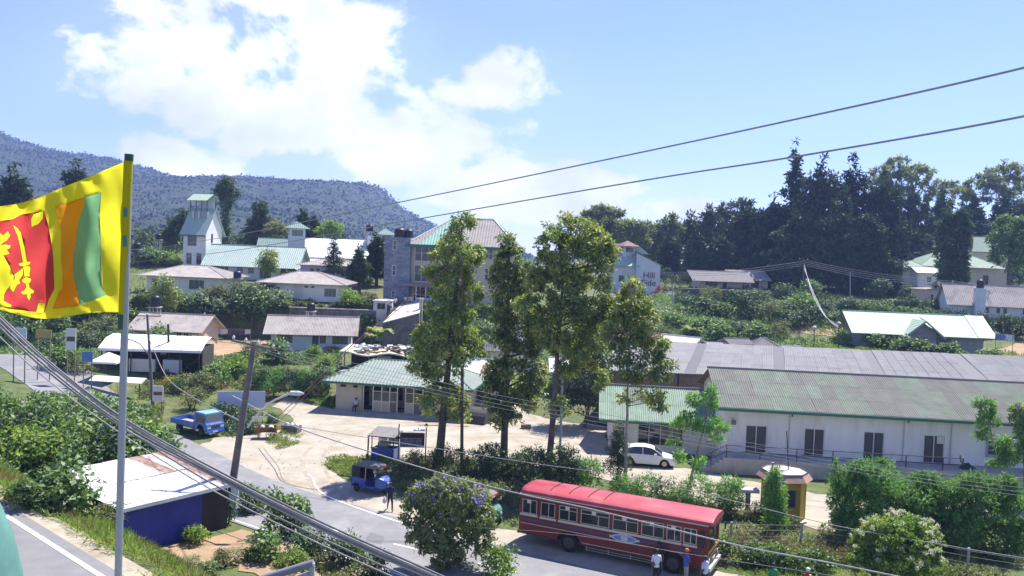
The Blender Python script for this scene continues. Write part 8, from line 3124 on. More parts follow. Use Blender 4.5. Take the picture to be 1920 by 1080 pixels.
px_tree('gum_tree', 'slim gum tree with yellowish open crown before the green roofed annexe', 'tree', (1173, 895), 56,
  [(1184, 545, 22, 18), (1180, 578, 40, 24), (1205, 602, 36, 24), (1168, 615, 26, 26), (1222, 628, 24, 20), (1188, 648, 38, 22), (1160, 660, 18, 26), (1218, 668, 22, 16), (1200, 700, 38, 14), (1232, 706, 22, 14), (1178, 705, 14, 12),
   (1225, 745, 22, 14), (1168, 745, 10, 10), (1242, 755, 12, 10), (1150, 600, 14, 22), (1244, 650, 16, 16), (1252, 690, 14, 12), (1146, 635, 12, 20)],
  'leaf_eucalypt', 9500, .30, .40, .12, 104, GT, csize=.27, per=62, shell=.76, trunk_top=(1183, 545), bark='bark_pale')
px_tree('shade_tree', 'dark spreading tree filling the back of the yard behind the tallest gum', 'tree', (1095, 790), 78,
  [(1075, 715, 46, 34), (1110, 700, 36, 38), (1050, 735, 34, 26), (1095, 750, 40, 28), (1125, 660, 24, 40), (1040, 770, 22, 14), (1085, 665, 30, 26)], 'leaf_dark', 7000, .34, .4, .2, 105)
px_tree('shade_tree', 'dark tree behind the stout gum trunks left of the tin shed', 'tree', (840, 700), 92, [(800, 668, 30, 22), (845, 640, 30, 30), (905, 625, 30, 26)], 'leaf_broad', 3500, .4, .4, .18, 106)
vt = px_tree('flowering_tree', 'bushy dark tree with violet flowers at its top beside the road bend', 'tree', (838, 1085), 42,
    [(842, 918, 56, 28), (800, 932, 38, 30), (885, 938, 36, 30), (782, 962, 30, 30), (840, 958, 62, 36), (900, 972, 26, 28), (810, 1000, 46, 30), (868, 1008, 48, 34), (786, 1015, 22, 20), (838, 1038, 36, 24), (905, 1010, 18, 20)],
    'leaf_gum_far', 17000, .19, .5, .16, 107, csize=.15, per=30, shell=.6)
def petals(t, y, blobs, n, size, mat, seed, name='flowers'):
 rng = np.random.default_rng(seed)
 k = y / F
 bl = []
 for px, py, rx, ry in blobs:
  c = D(px, py, y) - t.location
  bl.append((c.x, c.y, c.z, rx * k, rx * k, ry * k))
 p, nn = clump_points(bl, n, rng, .10, .95, 9, .4)
 v, f = leaf_quads(p, nn, size, .9, rng)
 tag(obj(name, np_mesh(name, v, f), mat, t), kind='stuff')
petals(vt, 41.6, [(835, 912, 30, 18), (800, 925, 28, 20), (880, 925, 28, 18), (905, 945, 14, 16), (790, 945, 16, 16)], 520, .13, 'petal_violet', 3)
wb = px_tree('flowering_bush', 'rounded green bush covered in white flower heads by the wire fence', 'bush', (1682, 1092), 42.3,
    [(1680, 1010, 62, 40), (1635, 1020, 42, 40), (1725, 1022, 38, 44), (1660, 990, 34, 26), (1710, 988, 34, 24), (1680, 1050, 76, 34), (1620, 1050, 30, 30), (1745, 1050, 22, 30)], 'leaf_lime', 19000, .17, .5, .08, 108, csize=.13, limbs=False, per=30)
rng = np.random.default_rng(4)
k_ = 42 / F
bl = []
for px, py, rx, ry in ((1680, 1005, 66, 44), (1635, 1018, 44, 42), (1725, 1015, 42, 48), (1660, 985, 36, 28), (1710, 983, 36, 26), (1690, 1040, 74, 30)):
 c = D(px, py, 42.1) - wb.location
 bl.append((c.x, c.y, c.z, rx * k_, rx * k_, ry * k_))
pp, nn = clump_points(bl, 190, rng, .02, 1.06, 1, .45)
v, f = leaf_quads(np.repeat(pp, 30, 0) + rng.normal(size=(len(pp) * 30, 3)) * .048, np.repeat(nn, 30, 0), .065, .9, rng)
tag(obj('flower_heads', np_mesh('flower_heads', v, f), 'petal_white', wb), kind='stuff')
FE = 'feathery bushes along the kiosk side'
rnd_ = random.Random(9)
for i, (lb, foot, bl_) in enumerate((
  ('feathery light green bush right of the ochre kiosk', (1610, 1010), [(1605, 905, 44, 34), (1648, 900, 46, 36), (1580, 935, 28, 40), (1625, 950, 56, 44), (1675, 935, 40, 44), (1655, 980, 56, 30), (1600, 985, 36, 26), (1572, 885, 10, 24)]),
  ('feathery green bush behind the white flowered bush, below the platform wall', (1745, 1015), [(1720, 945, 44, 36), (1765, 935, 40, 34), (1700, 985, 40, 30), (1750, 985, 56, 36), (1735, 910, 30, 20), (1780, 1000, 40, 40)]),
  ('feathery dark green bush at the right edge below the platform', (1850, 1040), [(1810, 935, 46, 38), (1855, 950, 46, 42), (1800, 990, 50, 40), (1860, 1010, 56, 40), (1900, 960, 34, 44), (1915, 1020, 40, 44), (1830, 905, 26, 16), (1880, 915, 30, 20), (1800, 1040, 50, 30), (1870, 1060, 60, 30)]),
  ('slim feathery shrub in front of the ochre kiosk', (1462, 1000), [(1452, 905, 10, 28), (1450, 935, 15, 32), (1454, 968, 17, 32)]))):
 bl_ += [(a + rnd_.uniform(-.8, .8) * c, b_ - d * rnd_.uniform(.35, .85), rnd_.uniform(8, 15), rnd_.uniform(12, 22)) for a, b_, c, d in bl_ if c > 25]
 px_tree('feathery_bush', lb, 'bush', foot, (48.5, 48, 47, 48.6)[i], bl_, 'leaf_feather', (16000, 11500, 18500, 2900)[i], .30, .24, .07, 120 + i, FE, csize=.22, per=34, droop=-.1, spread=.9)
px_tree('clipped_conifer', 'dark clipped conifer with a pointed top in front of the white car', 'conifer', (1160, 893), 57, [(1160, 872, 26, 22), (1160, 848, 22, 24), (1158, 825, 13, 20), (1157, 805, 8, 16)], 'leaf_conifer', 4200, .14, .4, .08, 130, csize=.16, limbs=False, droop=-.5)
px_tree('tufted_tree', 'young tree with pale crooked branches and leafy tufts before the platform steps', 'tree', (1287, 895), 57,
  [(1300, 752, 16, 12), (1338, 738, 14, 14), (1292, 785, 26, 10), (1318, 800, 26, 13), (1346, 800, 18, 16), (1278, 796, 18, 10), (1264, 828, 12, 9), (1275, 858, 14, 9), (1310, 868, 14, 10), (1345, 825, 12, 10), (1332, 755, 14, 10)],
  'leaf_feather', 3000, .30, .3, .12, 131, csize=.16, bark='bark_pale', droop=.15)
px_tree('tufted_tree', 'young tree with stacked leafy tufts in front of the grey window', 'tree', (1893, 905), 58, [(1848, 762, 18, 16), (1852, 790, 22, 14), (1845, 815, 14, 8), (1882, 835, 20, 14), (1890, 858, 18, 14), (1870, 870, 14, 10)], 'leaf_feather', 2400, .30, .3, .08, 132, csize=.18, bark='bark_pale')
t = px_tree('tufted_tree', 'leafy tree with a violet flower cut by the right edge', 'tree', (1925, 930), 57, [(1915, 775, 18, 18), (1922, 800, 20, 20), (1912, 830, 14, 14), (1930, 850, 20, 20)], 'leaf_broad', 2400, .28, .4, .1, 133, csize=.2)
petals(t, 56.5, [(1909, 763, 5, 4)], 30, .12, 'petal_violet', 9)
def W2(*pp):
 return [W(x, y, 0) for x, y in pp]
hedge('hedge', 'scruffy hedge on the yard edge left of the violet flowered tree', W2((745, 892), (800, 880), (880, 888), (950, 900)), 1.6, 1.5, 'leaf_olive', 6500, .17, .4, 201)
hedge('hedge', 'dark tall hedge behind the rear half of the red bus', W2((905, 905), (960, 905), (1040, 915), (1120, 925)), 2.4, 2.4, 'leaf_dark', 12000, .19, .45, 202)
hedge('hedge', 'feathery mixed hedge behind the front half of the red bus', W2((1110, 925), (1200, 940), (1300, 955), (1425, 975)), 1.9, 1.9, 'leaf_feather', 10000, .24, .25, 203)
hedge('hedge', 'brownish dry hedge patch left of the ochre kiosk', W2((1330, 965), (1440, 990), (1500, 1005)), 1.1, 1.0, 'leaf_olive', 4000, .18, .35, 204)
hedge('hedge', 'leafy low hedge with broad leaves between the bus front and the flowering bush', W2((1352, 1052), (1440, 1062), (1560, 1080)), 1.2, 1.1, 'leaf_broad', 4500, .2, .5, 205)
hedge('hedge', 'dry brown bush strip behind the wire fence', W2((1380, 1030), (1460, 1035), (1600, 1062)), .9, .8, 'leaf_dry', 2200, .2, .2, 206)
px_shrub('yellow', 1590, 1000, 46, 30, 'yellow leaved shrub at the foot of the kiosk side bushes')
px_shrub('yellow', 1100, 905, 26, 22, 'yellow leaved shrub in the hedge behind the bus roof')
px_shrub('yellow', 620, 660, 34, 16, 'yellow flowering shrub at the right end of the grey roofed bungalow')
px_shrub('lime', 935, 1085, 76, 66, 'bright light green shrub right of the violet flowered tree foot')
NB = 'shrubs on the near bank'
for kd, x, y, w, hh, lb in (('broad', 545, 1005, 90, 100, 'tall leafy shrub with yellowish side at the near road edge'), ('dark', 580, 1040, 80, 70, 'dark straggly shrub hanging over the near road edge'), ('broad', 495, 1050, 80, 66, 'rounded green shrub on the orange path'),
       ('lime', 545, 1062, 60, 36, 'small bright shrub beside the pipe rail'), ('lime', 368, 1020, 56, 44, 'bright green shrub at the foot of the blue tarpaulin wall'), ('olive', 330, 1005, 60, 36, 'greyish weedy shrub against the blue tarpaulin wall'),
       ('dry', 275, 998, 60, 46, 'dry purplish weed clump against the blue tarpaulin wall'), ('olive', 430, 1060, 70, 36, 'low dry shrub below the orange path'), ('broad', 385, 1078, 50, 30, 'small green shrub at the bottom edge'),
       ('dark', 640, 1062, 70, 60, 'dark narrow leaved shrub on the near road edge'), ('lime', 660, 1060, 50, 66, 'pale green slender shrub on the near road edge'), ('dark', 700, 1085, 70, 60, 'dark shrub at the bottom of the road edge'),
       ('broad', 122, 965, 140, 118, 'big bright bush with reddish tips left of the white tin roof'), ('broad', 62, 955, 80, 70, 'leafy bush on the bank left of the white tin roof'), ('olive', 190, 990, 90, 56, 'weedy bush before the white tin roof corner'),
       ('lime', 30, 945, 60, 46, 'light green bush near the upper road'), ('dry', 215, 985, 50, 34, 'dry brown creeper at the left end of the blue wall'), ('broad', 470, 960, 60, 66, 'thin leafy shrub beside the hanging plastic sheet'),
       ('dark', 425, 985, 40, 60, 'dark shrub at the foot of the leaning pole'), ('olive', 345, 1070, 70, 30, 'low grassy shrub at the bottom edge left of the rail')):
 px_shrub(kd, x, y, w, hh, lb, NB)
px_shrub('red', 520, 905, 30, 34, 'tangled reddish creeper on a stump beside the road', y=50)
rnd = random.Random(21)
ADJ = {'broad': 'mid green broad leaved', 'dark': 'dark leaved', 'pale': 'pale grey green', 'lime': 'light yellow green', 'olive': 'olive green'}
LBK = 'broad leaved bushes on the bank left of the lower road'
n_b = 0
while n_b < 135:
 i = rnd.randrange(16, 57)
 a, b = ROAD[i], ROAD[i + 1]
 d = (b - a).normalized()
 off = 4.5 + (13 if i < 36 else 5) * rnd.random() ** 1.8
 x, y = a.x + d.y * off + rnd.uniform(-1, 1), a.y - d.x * off
 ht = rnd.uniform(3.8, 6.2) if i > 36 else rnd.uniform(2.4, 5.2) if off < 10 else rnd.uniform(1.8, 3.4)
 w = ht * rnd.uniform(.85, 1.25)
 tx, ty = px_of((x, y, h(x, y) + ht))
 if tx < -80 or tx > 385 or ty < np.interp(tx, [0, 110, 180, 260, 300, 345, 385], [705, 715, 695, 712, 788, 840, 868]) or y < 36 or (x > -20 and y < 47) or ((x + 17.6) * .656 + (y - 29.6) * .755) < 3:
  continue
 if tx > 30 and y < 46 and x > -21:
  continue
 n_b += 1
 kd = rnd.choice(('broad', 'broad', 'broad', 'dark', 'pale', 'lime'))
 shrub({'broad': 'big', 'dark': 'bigdark', 'lime': 'biglime'}.get(kd, kd) if ht > 2.8 else kd, (x, y, h(x, y)), w, ht, ('tall ' if ht > 3.4 else 'low ') + ADJ[kd] + ' bush ' + ('at the left edge' if tx < 20 else next(n for q, n in ((60, 'below the pale blue board'), (108, 'below the yellow brown board'), (148, 'below the tall white board'), (185, 'below the low blue board'), (215, 'below the white parasol'),
                                   (240, 'behind the flagpole'), (290, 'below the low white awning'), (999, 'beside the blue lorry')) if tx < q)), LBK)
FLB = 'bushes under the flag'
for x, y, w, kd in ((10, 655, 70, 'dark'), (55, 650, 60, 'broad'), (95, 668, 60, 'dark'), (120, 690, 60, 'broad'), (160, 660, 60, 'dark'), (190, 640, 70, 'olive'), (215, 655, 60, 'broad'), (250, 645, 70, 'olive'), (20, 620, 60, 'broad'), (110, 625, 60, 'broad'),
     (170, 615, 60, 'broad'), (245, 665, 50, 'broad'), (145, 700, 50, 'olive'), (60, 610, 60, 'dark'), (225, 612, 60, 'lime'), (300, 655, 60, 'broad'), (265, 618, 40, 'olive')):
 px_shrub(kd, x, y, w, w * rnd.uniform(.7, .95), ADJ[kd] + ' bush in the thicket ' + ('under the flag fly end' if x < 80 else 'round the tall white board' if x < 180 else 'beside the flagpole under the flag'), FLB)
GD = 'garden bushes between the cafe and the hut'
for x, y, w, kd, lb in ((345, 735, 50, 'orange', 'bush with orange flowers right of the cafe'), (318, 728, 40, 'yellow', 'yellow flowering clump before the cafe'), (360, 770, 60, 'olive', 'dark olive bush above the blue lorry'), (405, 720, 60, 'broad', 'green bush left of the billboard top'),
      (385, 740, 60, 'olive', 'soft green bush left of the billboard'), (440, 705, 60, 'lime', 'light green bush above the billboard'), (375, 700, 50, 'broad', 'leafy bush right of the cafe canopy'), (420, 805, 60, 'dark', 'dark bush under the billboard'),
      (470, 812, 50, 'dark', 'dark bush between the leaning pole and the handcart'), (512, 792, 28, 'broad', 'upright green bush behind the handcart'), (480, 785, 30, 'olive', 'bush under the lamp arm of the leaning pole'),
      (560, 745, 40, 'lime', 'weedy bright bush at the yard corner'), (600, 750, 44, 'olive', 'weedy bush left of the hut wall'), (335, 700, 40, 'dark', 'dark bush at the right end of the cafe'),
      (610, 690, 36, 'lime', 'bright sapling below the bungalow'), (590, 672, 36, 'lime', 'light sapling in the bungalow garden'), (520, 680, 60, 'broad', 'garden bush below the bungalow terrace'), (470, 675, 50, 'olive', 'garden bush below the orange plot')):
 px_shrub(kd, x, y, w, w * rnd.uniform(.65, .9), lb, GD)
for i, (x, w) in enumerate(((482, 34), (512, 38), (540, 32), (566, 36), (592, 30), (612, 26))):
 px_tree('row_tree', ('first', 'second', 'third', 'fourth', 'fifth', 'last')[i] + ' from the leaning pole in the row of small trees left of the hut', 'tree', (x, 760), 85, [(x, 708, w * .7, 16), (x - 8, 722, w * .6, 14), (x + 9, 700, w * .5, 12)], 'leaf_feather' if i % 2 else 'leaf_dark',
   1500, .28, .3, .08, 140 + i, 'row of small trees left of the hut', csize=.25)
UT = 'pale bushes on the upper terrace'
for x, y, w, kd, lb in ((385, 605, 80, 'pale', 'pale willowy bush right of the cream cottage roof'), (430, 600, 80, 'pale', 'pale willowy bush above the washing line'), (475, 605, 80, 'broad', 'leafy bush left of the bungalow roof'), (520, 585, 70, 'pale', 'pale bush before the hip roofed house'),
      (455, 575, 70, 'pale', 'tall pale bush between the two hip roofed houses'), (500, 560, 60, 'broad', 'bush at the left corner of the pinkish bay house'), (405, 575, 60, 'olive', 'olive bush below the blue tank'), (655, 575, 50, 'lime', 'bright bush at the right corner of the pinkish bay house'),
      (690, 575, 40, 'olive', 'weedy bush left of the gatehouse'), (690, 620, 50, 'broad', 'bush at the foot of the retaining wall beside the bananas'), (760, 640, 60, 'broad', 'rounded bush below the ramp wall'), (740, 615, 40, 'broad', 'bush against the ramp side'),
      (800, 640, 50, 'pale', 'pale grey green bush left of the gum crown'), (340, 590, 60, 'broad', 'bush behind the cream cottage roof ridge'), (545, 530, 40, 'broad', 'bush between mint roofed block and pinkish bay house'), (660, 535, 50, 'dark', 'dark bush under the lilac house'),
      (690, 530, 50, 'dark', 'dark bush left of the slate tower foot'), (640, 520, 40, 'broad', 'bush at the pine foot')):
 px_shrub(kd, x, y, w, w * rnd.uniform(.65, .9), lb, UT)
def banana(label, px, py, hpx, y, seed):
 p = D(px, py, y)
 rnd = random.Random(seed)
 t = thing('banana_plant', label, 'banana plant', (p.x, p.y, h(p.x, p.y)))
 top = hpx * y / F
 MB().tube([(0, 0, -.2), (.05, 0, top * .45)], [.14, .08], 8).build('stem', 'leaf_lime', t)
 for i in range(10):
  a = i * 2.4 + rnd.uniform(-.3, .3)
  L = top * rnd.uniform(.5, .75)
  vs, fs = [], []
  for j in range(7):
   u = j / 6
   r = L * (u * .62)
   z = top * .42 + L * (1.0 * u - .85 * u * u * rnd.uniform(.75, 1.1))
   w = .34 * sin(pi * min(1, u * .95 + .08)) ** .6 * top / 3.2
   d, s = Vector((cos(a), sin(a), 0)), Vector((-sin(a), cos(a), 0))
   c = d * r + Vector((0, 0, z))
   vs += [c - s * w + Vector((0, 0, -.12 * w)), c, c + s * w + Vector((0, 0, -.12 * w))]
  for j in range(6):
   k = j * 3
   fs += [(k, k + 1, k + 4, k + 3), (k + 1, k + 2, k + 5, k + 4)]
  MB().add(vs, fs).build('leaf', 'leaf_lime' if i % 3 else 'leaf_yellow', t, smooth=True)
banana('banana plant with bright upright leaves beside the gatehouse and ramp', 712, 632, 70, 108, 1)
banana('second banana plant with darker leaves left of the ramp', 696, 622, 46, 110, 2)
banana('banana plant with one yellow upright leaf behind the grey shed', 1300, 628, 52, 118, 3)
banana('low banana plant left of the mint roofed house by the flag', 330, 500, 40, 145, 4)
def conifer(label, px, pyb, pyt, w, y, seed, leaf='leaf_conifer', n=4200, ll=.9, name='conifer_tree', group=None, cone=.75, tr=.3, lo=.12, z=None, irr=.35):
 rnd = random.Random(seed)
 bl = []
 Hh = pyb - pyt
 m = max(7, int(Hh / (w * .42)))
 for i in range(m):
  u = i / (m - 1)
  q = lo + (1 - lo) * u
  ww = w * .5 * ((1 - u) ** cone * .9 + .16) * rnd.uniform(1 - irr, 1 + irr)
  if u < .9:
   for s in (-1, 1):
    bl.append((px + s * ww * rnd.uniform(.35, .75), pyb - q * Hh + rnd.uniform(-.3, .3) * w * .2, ww * rnd.uniform(.45, .7), Hh / m * rnd.uniform(.55, .85)))
  bl.append((px + rnd.uniform(-.15, .15) * ww, pyb - q * Hh, ww * .55, Hh / m * (.8 if u < .8 else 1.25)))
 for u in (.78, .83, .88, .92, .96, 1.0):
  bl.append((px + rnd.uniform(-.04, .04) * w, pyb - u * Hh, w * (.03 + .3 * (1 - u)), Hh * .035))
 return px_tree(name, label, 'conifer', (px, pyb), y, bl, leaf, int(n * 1.8), ll * 1.15, .36, tr, seed, group, csize=ll * .5, droop=.25, limbs=False, trunk_top=(px, pyt + 4), z=z, shell=.4)
px_tree('ivy_tree', 'tall slim tree with ivy clad trunk and brush top beside the tower house', 'tree', (423, 462), 158,
  [(425, 350, 16, 18), (415, 362, 12, 12), (436, 366, 12, 12), (425, 378, 12, 12), (424, 398, 6, 14), (423, 420, 7, 16), (423, 440, 8, 18), (423, 456, 7, 10)], 'leaf_dark', 4000, .55, .35, .45, 301, csize=.45, limbs=False)
conifer('open dark pine right of the ivy clad tree against the mountain', 488, 462, 382, 56, 185, 302, 'leaf_dark', 2600, .8)
px_tree('broad_tree', 'greyish tree right of the dark pine against the mountain', 'tree', (520, 460), 182, [(520, 432, 22, 18), (508, 445, 16, 14)], 'leaf_gum_far', 1500, .8, .35, .25, 303)
conifer('small dark conifer above the slate green roof', 568, 452, 402, 32, 190, 304, 'leaf_conifer', 1600, .8)
conifer('slender dark conifer right of the small turret', 588, 452, 410, 22, 192, 305, 'leaf_conifer', 1100, .8)
px_tree('broad_tree', 'bright green round tree above the broad white roof', 'tree', (620, 452), 178, [(618, 428, 18, 12), (606, 434, 12, 9), (632, 430, 12, 11)], 'leaf_lime', 1500, .6, .4, .2, 306)
px_tree('broad_tree', 'small round tree before the mint roofed classroom block', 'tree', (502, 525), 134, [(503, 480, 13, 11), (497, 495, 14, 12), (508, 497, 12, 13)], 'leaf_eucalypt', 2200, .4, .4, .14, 307)
px_tree('golden_tree', 'golden leaved round tree behind the cream cottage tank', 'tree', (306, 590), 116, [(306, 532, 18, 15), (298, 552, 22, 17), (318, 555, 20, 18), (306, 572, 24, 12)], 'leaf_eucalypt', 3200, .34, .45, .14, 308)
t = px_tree('ladder_pine', 'ladder branched pine with tiered branches before the lilac house', 'conifer', (626, 520), 132,
   [(626, 440, 3, 5)] + [(626 + s * (2.2 + i * 1.75), 449 + i * 8.6 + abs(s) * 1.0, 2.5 + i * 1.5, 2.6) for i in range(8) for s in (-1, 1, .1)], 'leaf_conifer', 4200, .32, .3, .2, 309, csize=.22, limbs=False, trunk_top=(626, 436), droop=-.2)
conifer('greyish young conifer right of the ladder branched pine', 674, 530, 468, 34, 134, 310, 'leaf_hill', 1800, .5)
conifer('greyish conifer against the left side of the slate tower', 706, 520, 444, 44, 140, 311, 'leaf_hill', 2600, .6)
conifer('large dark conifer at the left edge above the flag', 26, 470, 328, 70, 165, 312, 'leaf_conifer', 3600, .9, lo=.3, cone=.45)
conifer('dark conifer top rising behind the flag', 140, 480, 318, 60, 175, 313, 'leaf_conifer', 3600, .9, lo=.3, cone=.4)
px_tree('broad_tree', 'dark tree behind the tower house', 'tree', (330, 465), 165, [(330, 425, 18, 16), (345, 405, 10, 12), (318, 445, 16, 14)], 'leaf_dark', 1800, .7, .35, .2, 314)
for i, (x, y, w, kd, lb) in enumerate(((262, 495, 50, 'violet', 'violet flowering bush beside the flagpole on the slope'), (300, 480, 50, 'broad', 'bush on the slope left of the tower house'), (275, 470, 40, 'dark', 'dark bush under the far water tanks'), (322, 500, 36, 'lime', 'light bush at the tower house foot'))):
 px_shrub(kd, x, y, w, w * .7, lb, y=150)
rng = np.random.default_rng(77)
def woods(name, a, b_, y, n, hgt, leaf, nl, ll, seed, wid=5):
 """a far run of trees that reads as one mass"""
 rnd = random.Random(seed)
 bl = []
 for i in range(n):
  px = a + (b_ - a) * (i + rnd.random()) / n
  yy = y * rnd.uniform(.95, 1.08)
  p = D(px, 480, yy)
  z = h(p.x, p.y)
  hh = hgt * rnd.uniform(.55, 1.15)
  bl.append((p.x, p.y, z + hh * .5, wid * rnd.uniform(.6, 1.2), wid, hh * .55))
 return tag(obj(name, leaf_mesh(name, bl, nl, ll, .4, seed, ll * .9, .4, 24), leaf), kind='stuff')
woods('far_woods', 200, 760, 205, 60, 6, 'leaf_hill', 9000, 1.0, 401, 4)
woods('far_woods', 1060, 1960, 262, 90, 11, 'leaf_hill', 22000, 1.3, 402, 6)
woods('far_woods', 1380, 1960, 225, 46, 14, 'leaf_conifer', 16000, 1.2, 403, 6)
b = MB()
rnd = random.Random(8)
for k in range(170):
 px, py = rnd.choice(((560, 800), (620, 870), (500, 880), (870, 790), (1000, 850), (1250, 905), (1450, 945), (700, 785), (545, 770), (640, 935), (900, 990), (480, 860), (930, 745), (1100, 860)))
 p = W(px + rnd.gauss(0, 45), py + rnd.gauss(0, 9), .03)
 r = rnd.uniform(.02, .07)
 b.lathe([(r * .8, 0), (r, r * .3), (r * .4, r * .8)], 5, (p.x, p.y, .03))
tag(b.build('rubble', 'dirt_worn', None), kind='stuff')
DC = 'dark conifers on the right hillside'
for i, (x, yb, yt, w, y, lb) in enumerate((
  (1492, 545, 284, 62, 205, 'tallest ragged conifer with open top, cut by the lower sky line'), (1540, 548, 316, 92, 198, 'broad dark conifer right of the tallest ragged one'), (1600, 548, 318, 92, 202, 'broad dark conifer with double top in the middle of the dark group'),
  (1450, 548, 388, 84, 200, 'lower dark conifer left of the tallest ragged one'), (1408, 545, 398, 76, 206, 'dark conifer at the left end of the main dark group'), (1655, 545, 352, 92, 200, 'broad dark conifer at the right end of the main dark group'),
  (1570, 552, 400, 96, 192, 'dense lower conifer in front of the double topped one'), (1628, 552, 410, 96, 190, 'dense lower conifer in front of the right end of the dark group'), (1500, 552, 410, 96, 192, 'dense lower conifer below the tallest ragged one'),
  (1710, 520, 362, 84, 228, 'dark conifer above the small green hip roof'), (1765, 515, 368, 84, 235, 'dark conifer behind the slim pair'), (1825, 505, 372, 84, 238, 'dark conifer behind the villa chimney'), (1885, 505, 374, 84, 240, 'dark conifer behind the round tree at the right edge'),
  (1940, 505, 374, 84, 240, 'dark conifer cut by the right edge'), (1330, 535, 396, 54, 232, 'dark twin topped conifer left of the bushy hill tree'), (1296, 535, 404, 48, 236, 'dark conifer with rounded top above the pale blue roof'),
  (1256, 528, 452, 46, 215, 'small very dark conifer right of the white lettered building'), (1305, 530, 438, 34, 205, 'slim mid green conifer above the brown roofed house'), (1348, 534, 456, 54, 205, 'small bushy conifer above the grey brown roofed house'))):
 conifer(lb, x, yb, yt, w, y, 500 + i, n=int(w * 58), ll=1.0, group=DC, cone=.34 if i not in (0,) else .55, lo=.2 if yb > 540 else .1, tr=.5, irr=.3 if i else .5)
px_tree('hill_tree', 'bushy green tree standing left behind the dark conifers', 'tree', (1375, 530), 240, [(1378, 395, 34, 20), (1350, 415, 24, 22), (1400, 415, 26, 22), (1375, 440, 40, 26), (1420, 440, 26, 22)], 'leaf_hill', 4600, 1.1, .4, .5, 540, csize=.9)
for i, (x, yt, w, lb) in enumerate(((1776, 402, 38, 'slim weeping conifer left in the pair before the villa'), (1802, 396, 32, 'slim weeping conifer right in the pair before the villa'))):
 conifer(lb, x, 540, yt, w, 170, 545 + i, 'leaf_dark', 3200, .7, cone=.2, irr=.2, lo=.1, group='slim conifers before the villa')
px_tree('round_tree', 'bright round leafy tree at the right edge beside the villa', 'tree', (1895, 535), 165, [(1895, 425, 28, 22), (1878, 450, 24, 26), (1912, 455, 26, 30), (1893, 480, 34, 28), (1925, 430, 24, 26)], 'leaf_broad', 6500, .7, .4, .3, 549, csize=.5)
GF = 'far gum trees on the skyline'
for i, (lb, x, yb, y, n, bl_) in enumerate((
  ('big domed gum tree on the right skyline', 1692, 470, 262, 6000, [(1690, 312, 36, 16), (1660, 325, 26, 14), (1722, 328, 28, 16), (1640, 340, 18, 10), (1690, 340, 40, 14), (1745, 345, 14, 9), (1670, 358, 40, 14), (1725, 362, 30, 14)]),
  ('spreading gum tree at the far right skyline', 1880, 480, 265, 5200, [(1880, 325, 34, 12), (1912, 322, 30, 14), (1850, 338, 28, 11), (1884, 345, 40, 14), (1925, 345, 24, 16), (1860, 362, 36, 14), (1905, 366, 40, 16), (1882, 306, 10, 8), (1900, 312, 8, 6)]),
  ('small gum tree between the two big skyline gums', 1782, 480, 268, 1600, [(1768, 345, 12, 7), (1785, 350, 14, 8), (1805, 352, 16, 8), (1822, 345, 14, 9), (1790, 366, 30, 12)]),
  ('tall open gum tree behind the tallest yard gum crown', 1135, 520, 225, 4600, [(1128, 398, 28, 12), (1105, 408, 18, 11), (1150, 402, 16, 11), (1130, 420, 30, 14), (1155, 430, 20, 14), (1120, 445, 24, 16)]),
  ('open gum tree above the maroon turret', 1180, 525, 228, 3600, [(1176, 424, 18, 11), (1198, 430, 14, 12), (1170, 445, 22, 14), (1200, 455, 22, 14), (1215, 425, 8, 8)]),
  ('thin pale gum tree with bare twigs right of the maroon turret', 1258, 525, 230, 1900, [(1256, 412, 14, 8), (1240, 428, 14, 10), (1268, 428, 14, 10), (1250, 445, 22, 10), (1228, 448, 14, 10)]),
  ('greyish gum tree above the far blue roofs', 1225, 525, 232, 2600, [(1222, 455, 20, 12), (1240, 470, 22, 14), (1210, 475, 20, 14)]))):
 px_tree('skyline_gum', lb, 'tree', (x, yb), y, bl_, 'leaf_gum_far', int(n * 1.15), 1.0, .4, .4, 560 + i, GF, csize=.55, shell=.7, per=34)
HB = 'bushes on the right hillside'
rnd = random.Random(31)
for i, (x, y, w) in enumerate(((1265, 620, 60), (1240, 640, 50), (1320, 625, 60), (1350, 640, 60), (1385, 630, 60), (1420, 640, 60), (1290, 645, 50), (1455, 640, 60), (1400, 600, 70), (1350, 595, 60), (1440, 605, 70), (1480, 615, 60), (1520, 610, 60), (1560, 610, 60),
        (1310, 590, 60), (1460, 590, 60), (1500, 590, 60), (1540, 592, 50), (1580, 595, 50), (1600, 605, 40), (1420, 575, 50), (1380, 572, 50), (1330, 570, 50), (1280, 575, 44), (1365, 520, 30), (1240, 520, 40), (1430, 535, 30), (1395, 540, 30),
        (1470, 560, 50), (1520, 556, 50), (1640, 560, 50), (1575, 545, 40), (1700, 560, 40))):
 kd = rnd.choice(('broad', 'dark', 'dark', 'olive', 'pale'))
 px_shrub(kd, x, y, w, w * rnd.uniform(.6, .85), ADJ[kd] + ' bush on the hillside ' + ('near the conifers' if y < 565 else 'just behind the grey shed' if y > 618 else 'below the far lane') + (' gum side' if x < 1380 else ' block house side'), HB)
px_shrub('red', 1234, 560, 22, 30, 'dark red bougainvillea bush beside the side lane')
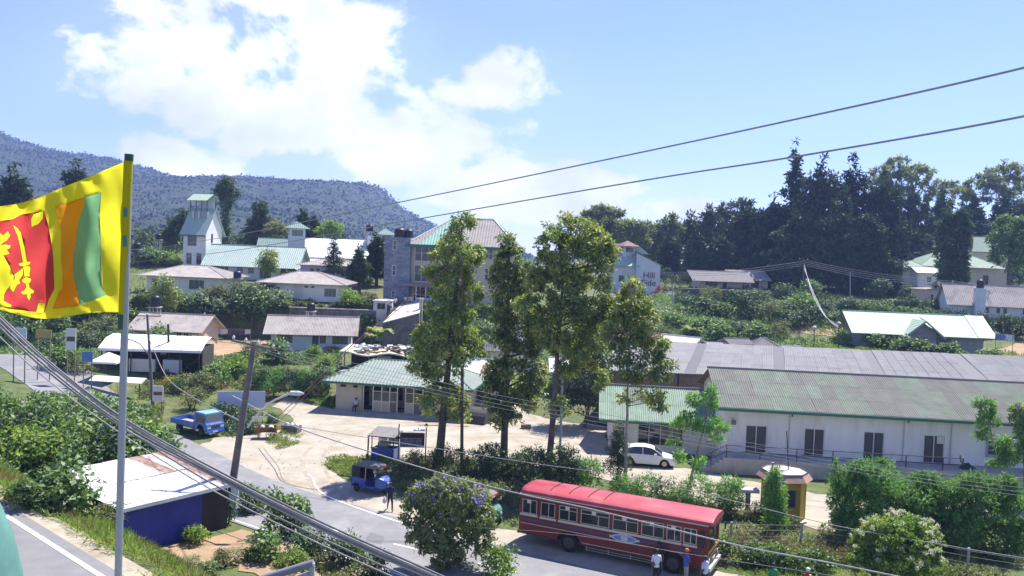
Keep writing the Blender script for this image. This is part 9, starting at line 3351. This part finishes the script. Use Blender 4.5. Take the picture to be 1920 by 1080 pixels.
px_shrub('broad', 1580, 650, 30, 36, 'leafy shrub with pale flowers beside the black lamp post')
for x, y, w, lb in ((1650, 655, 60, 'bush below the left end of the block house'), (1720, 668, 70, 'leafy bush along the block house front'), (1770, 672, 60, 'leafy bush before the block house gable'), (1690, 662, 50, 'bush before the narrow block house windows'), (1850, 678, 50, 'small bush at the right corner of the block house')):
 px_shrub('broad', x, y, w, w * .62, lb, 'bushes before the block house')
hp = lambda pp, y: [D(x, 560, yy) for (x, _), yy in zip(pp, y)]
hedge('hedge', 'trimmed hedge along the far lane left of the block house roof', hp(((1605, 0), (1700, 0), (1770, 0)), (146, 141, 139)), 2.6, 2.8, 'leaf_broad', 6500, .45, .4, 601, jitter=.12, csize=.4)
hedge('hedge', 'dense dark hedge behind the right half of the block house roof', hp(((1770, 0), (1850, 0), (1960, 0)), (137, 135, 133)), 3.0, 3.4, 'leaf_dark', 7500, .45, .4, 602, jitter=.12, csize=.4)
hedge('hedge', 'dark hedge under the cream store and slim conifers', hp(((1690, 0), (1780, 0), (1850, 0)), (160, 158, 157)), 2.4, 2.2, 'leaf_dark', 4200, .5, .4, 603, jitter=.2, csize=.4)
def forest():
 rng = np.random.default_rng(5)
 v = np.stack([MX.ravel(), MY.ravel(), MZ.ravel()], 1)
 T = (MY.ravel() - 430) / 1070
 ok = np.where((T < 1.02) & (T > .12) & (MZ.ravel() > 6) & (MX.ravel() / MY.ravel() < .02))[0]
 i = rng.choice(ok, 60000)
 p = v[i] + rng.normal(size=(len(i), 3)) * np.array([3.2, 3.2, .8])
 i2 = rng.choice(ok[(T[ok] > .985)], 1500)
 q = np.repeat(v[i2], 4, 0)
 q = q + rng.normal(size=q.shape) * np.array([2.5, 2.5, 1.4]) + np.array([0, 0, 1.0])
 p = np.concatenate([p, q])
 nn = np.tile([0, -.3, 1.0], (len(p), 1))
 vv, f = leaf_quads(p, nn, 3.4, .9, rng, 0, .5)
 tag(obj('mountain_woods', np_mesh('mountain_woods', vv, f), 'mountain_forest'), kind='stuff')
forest()
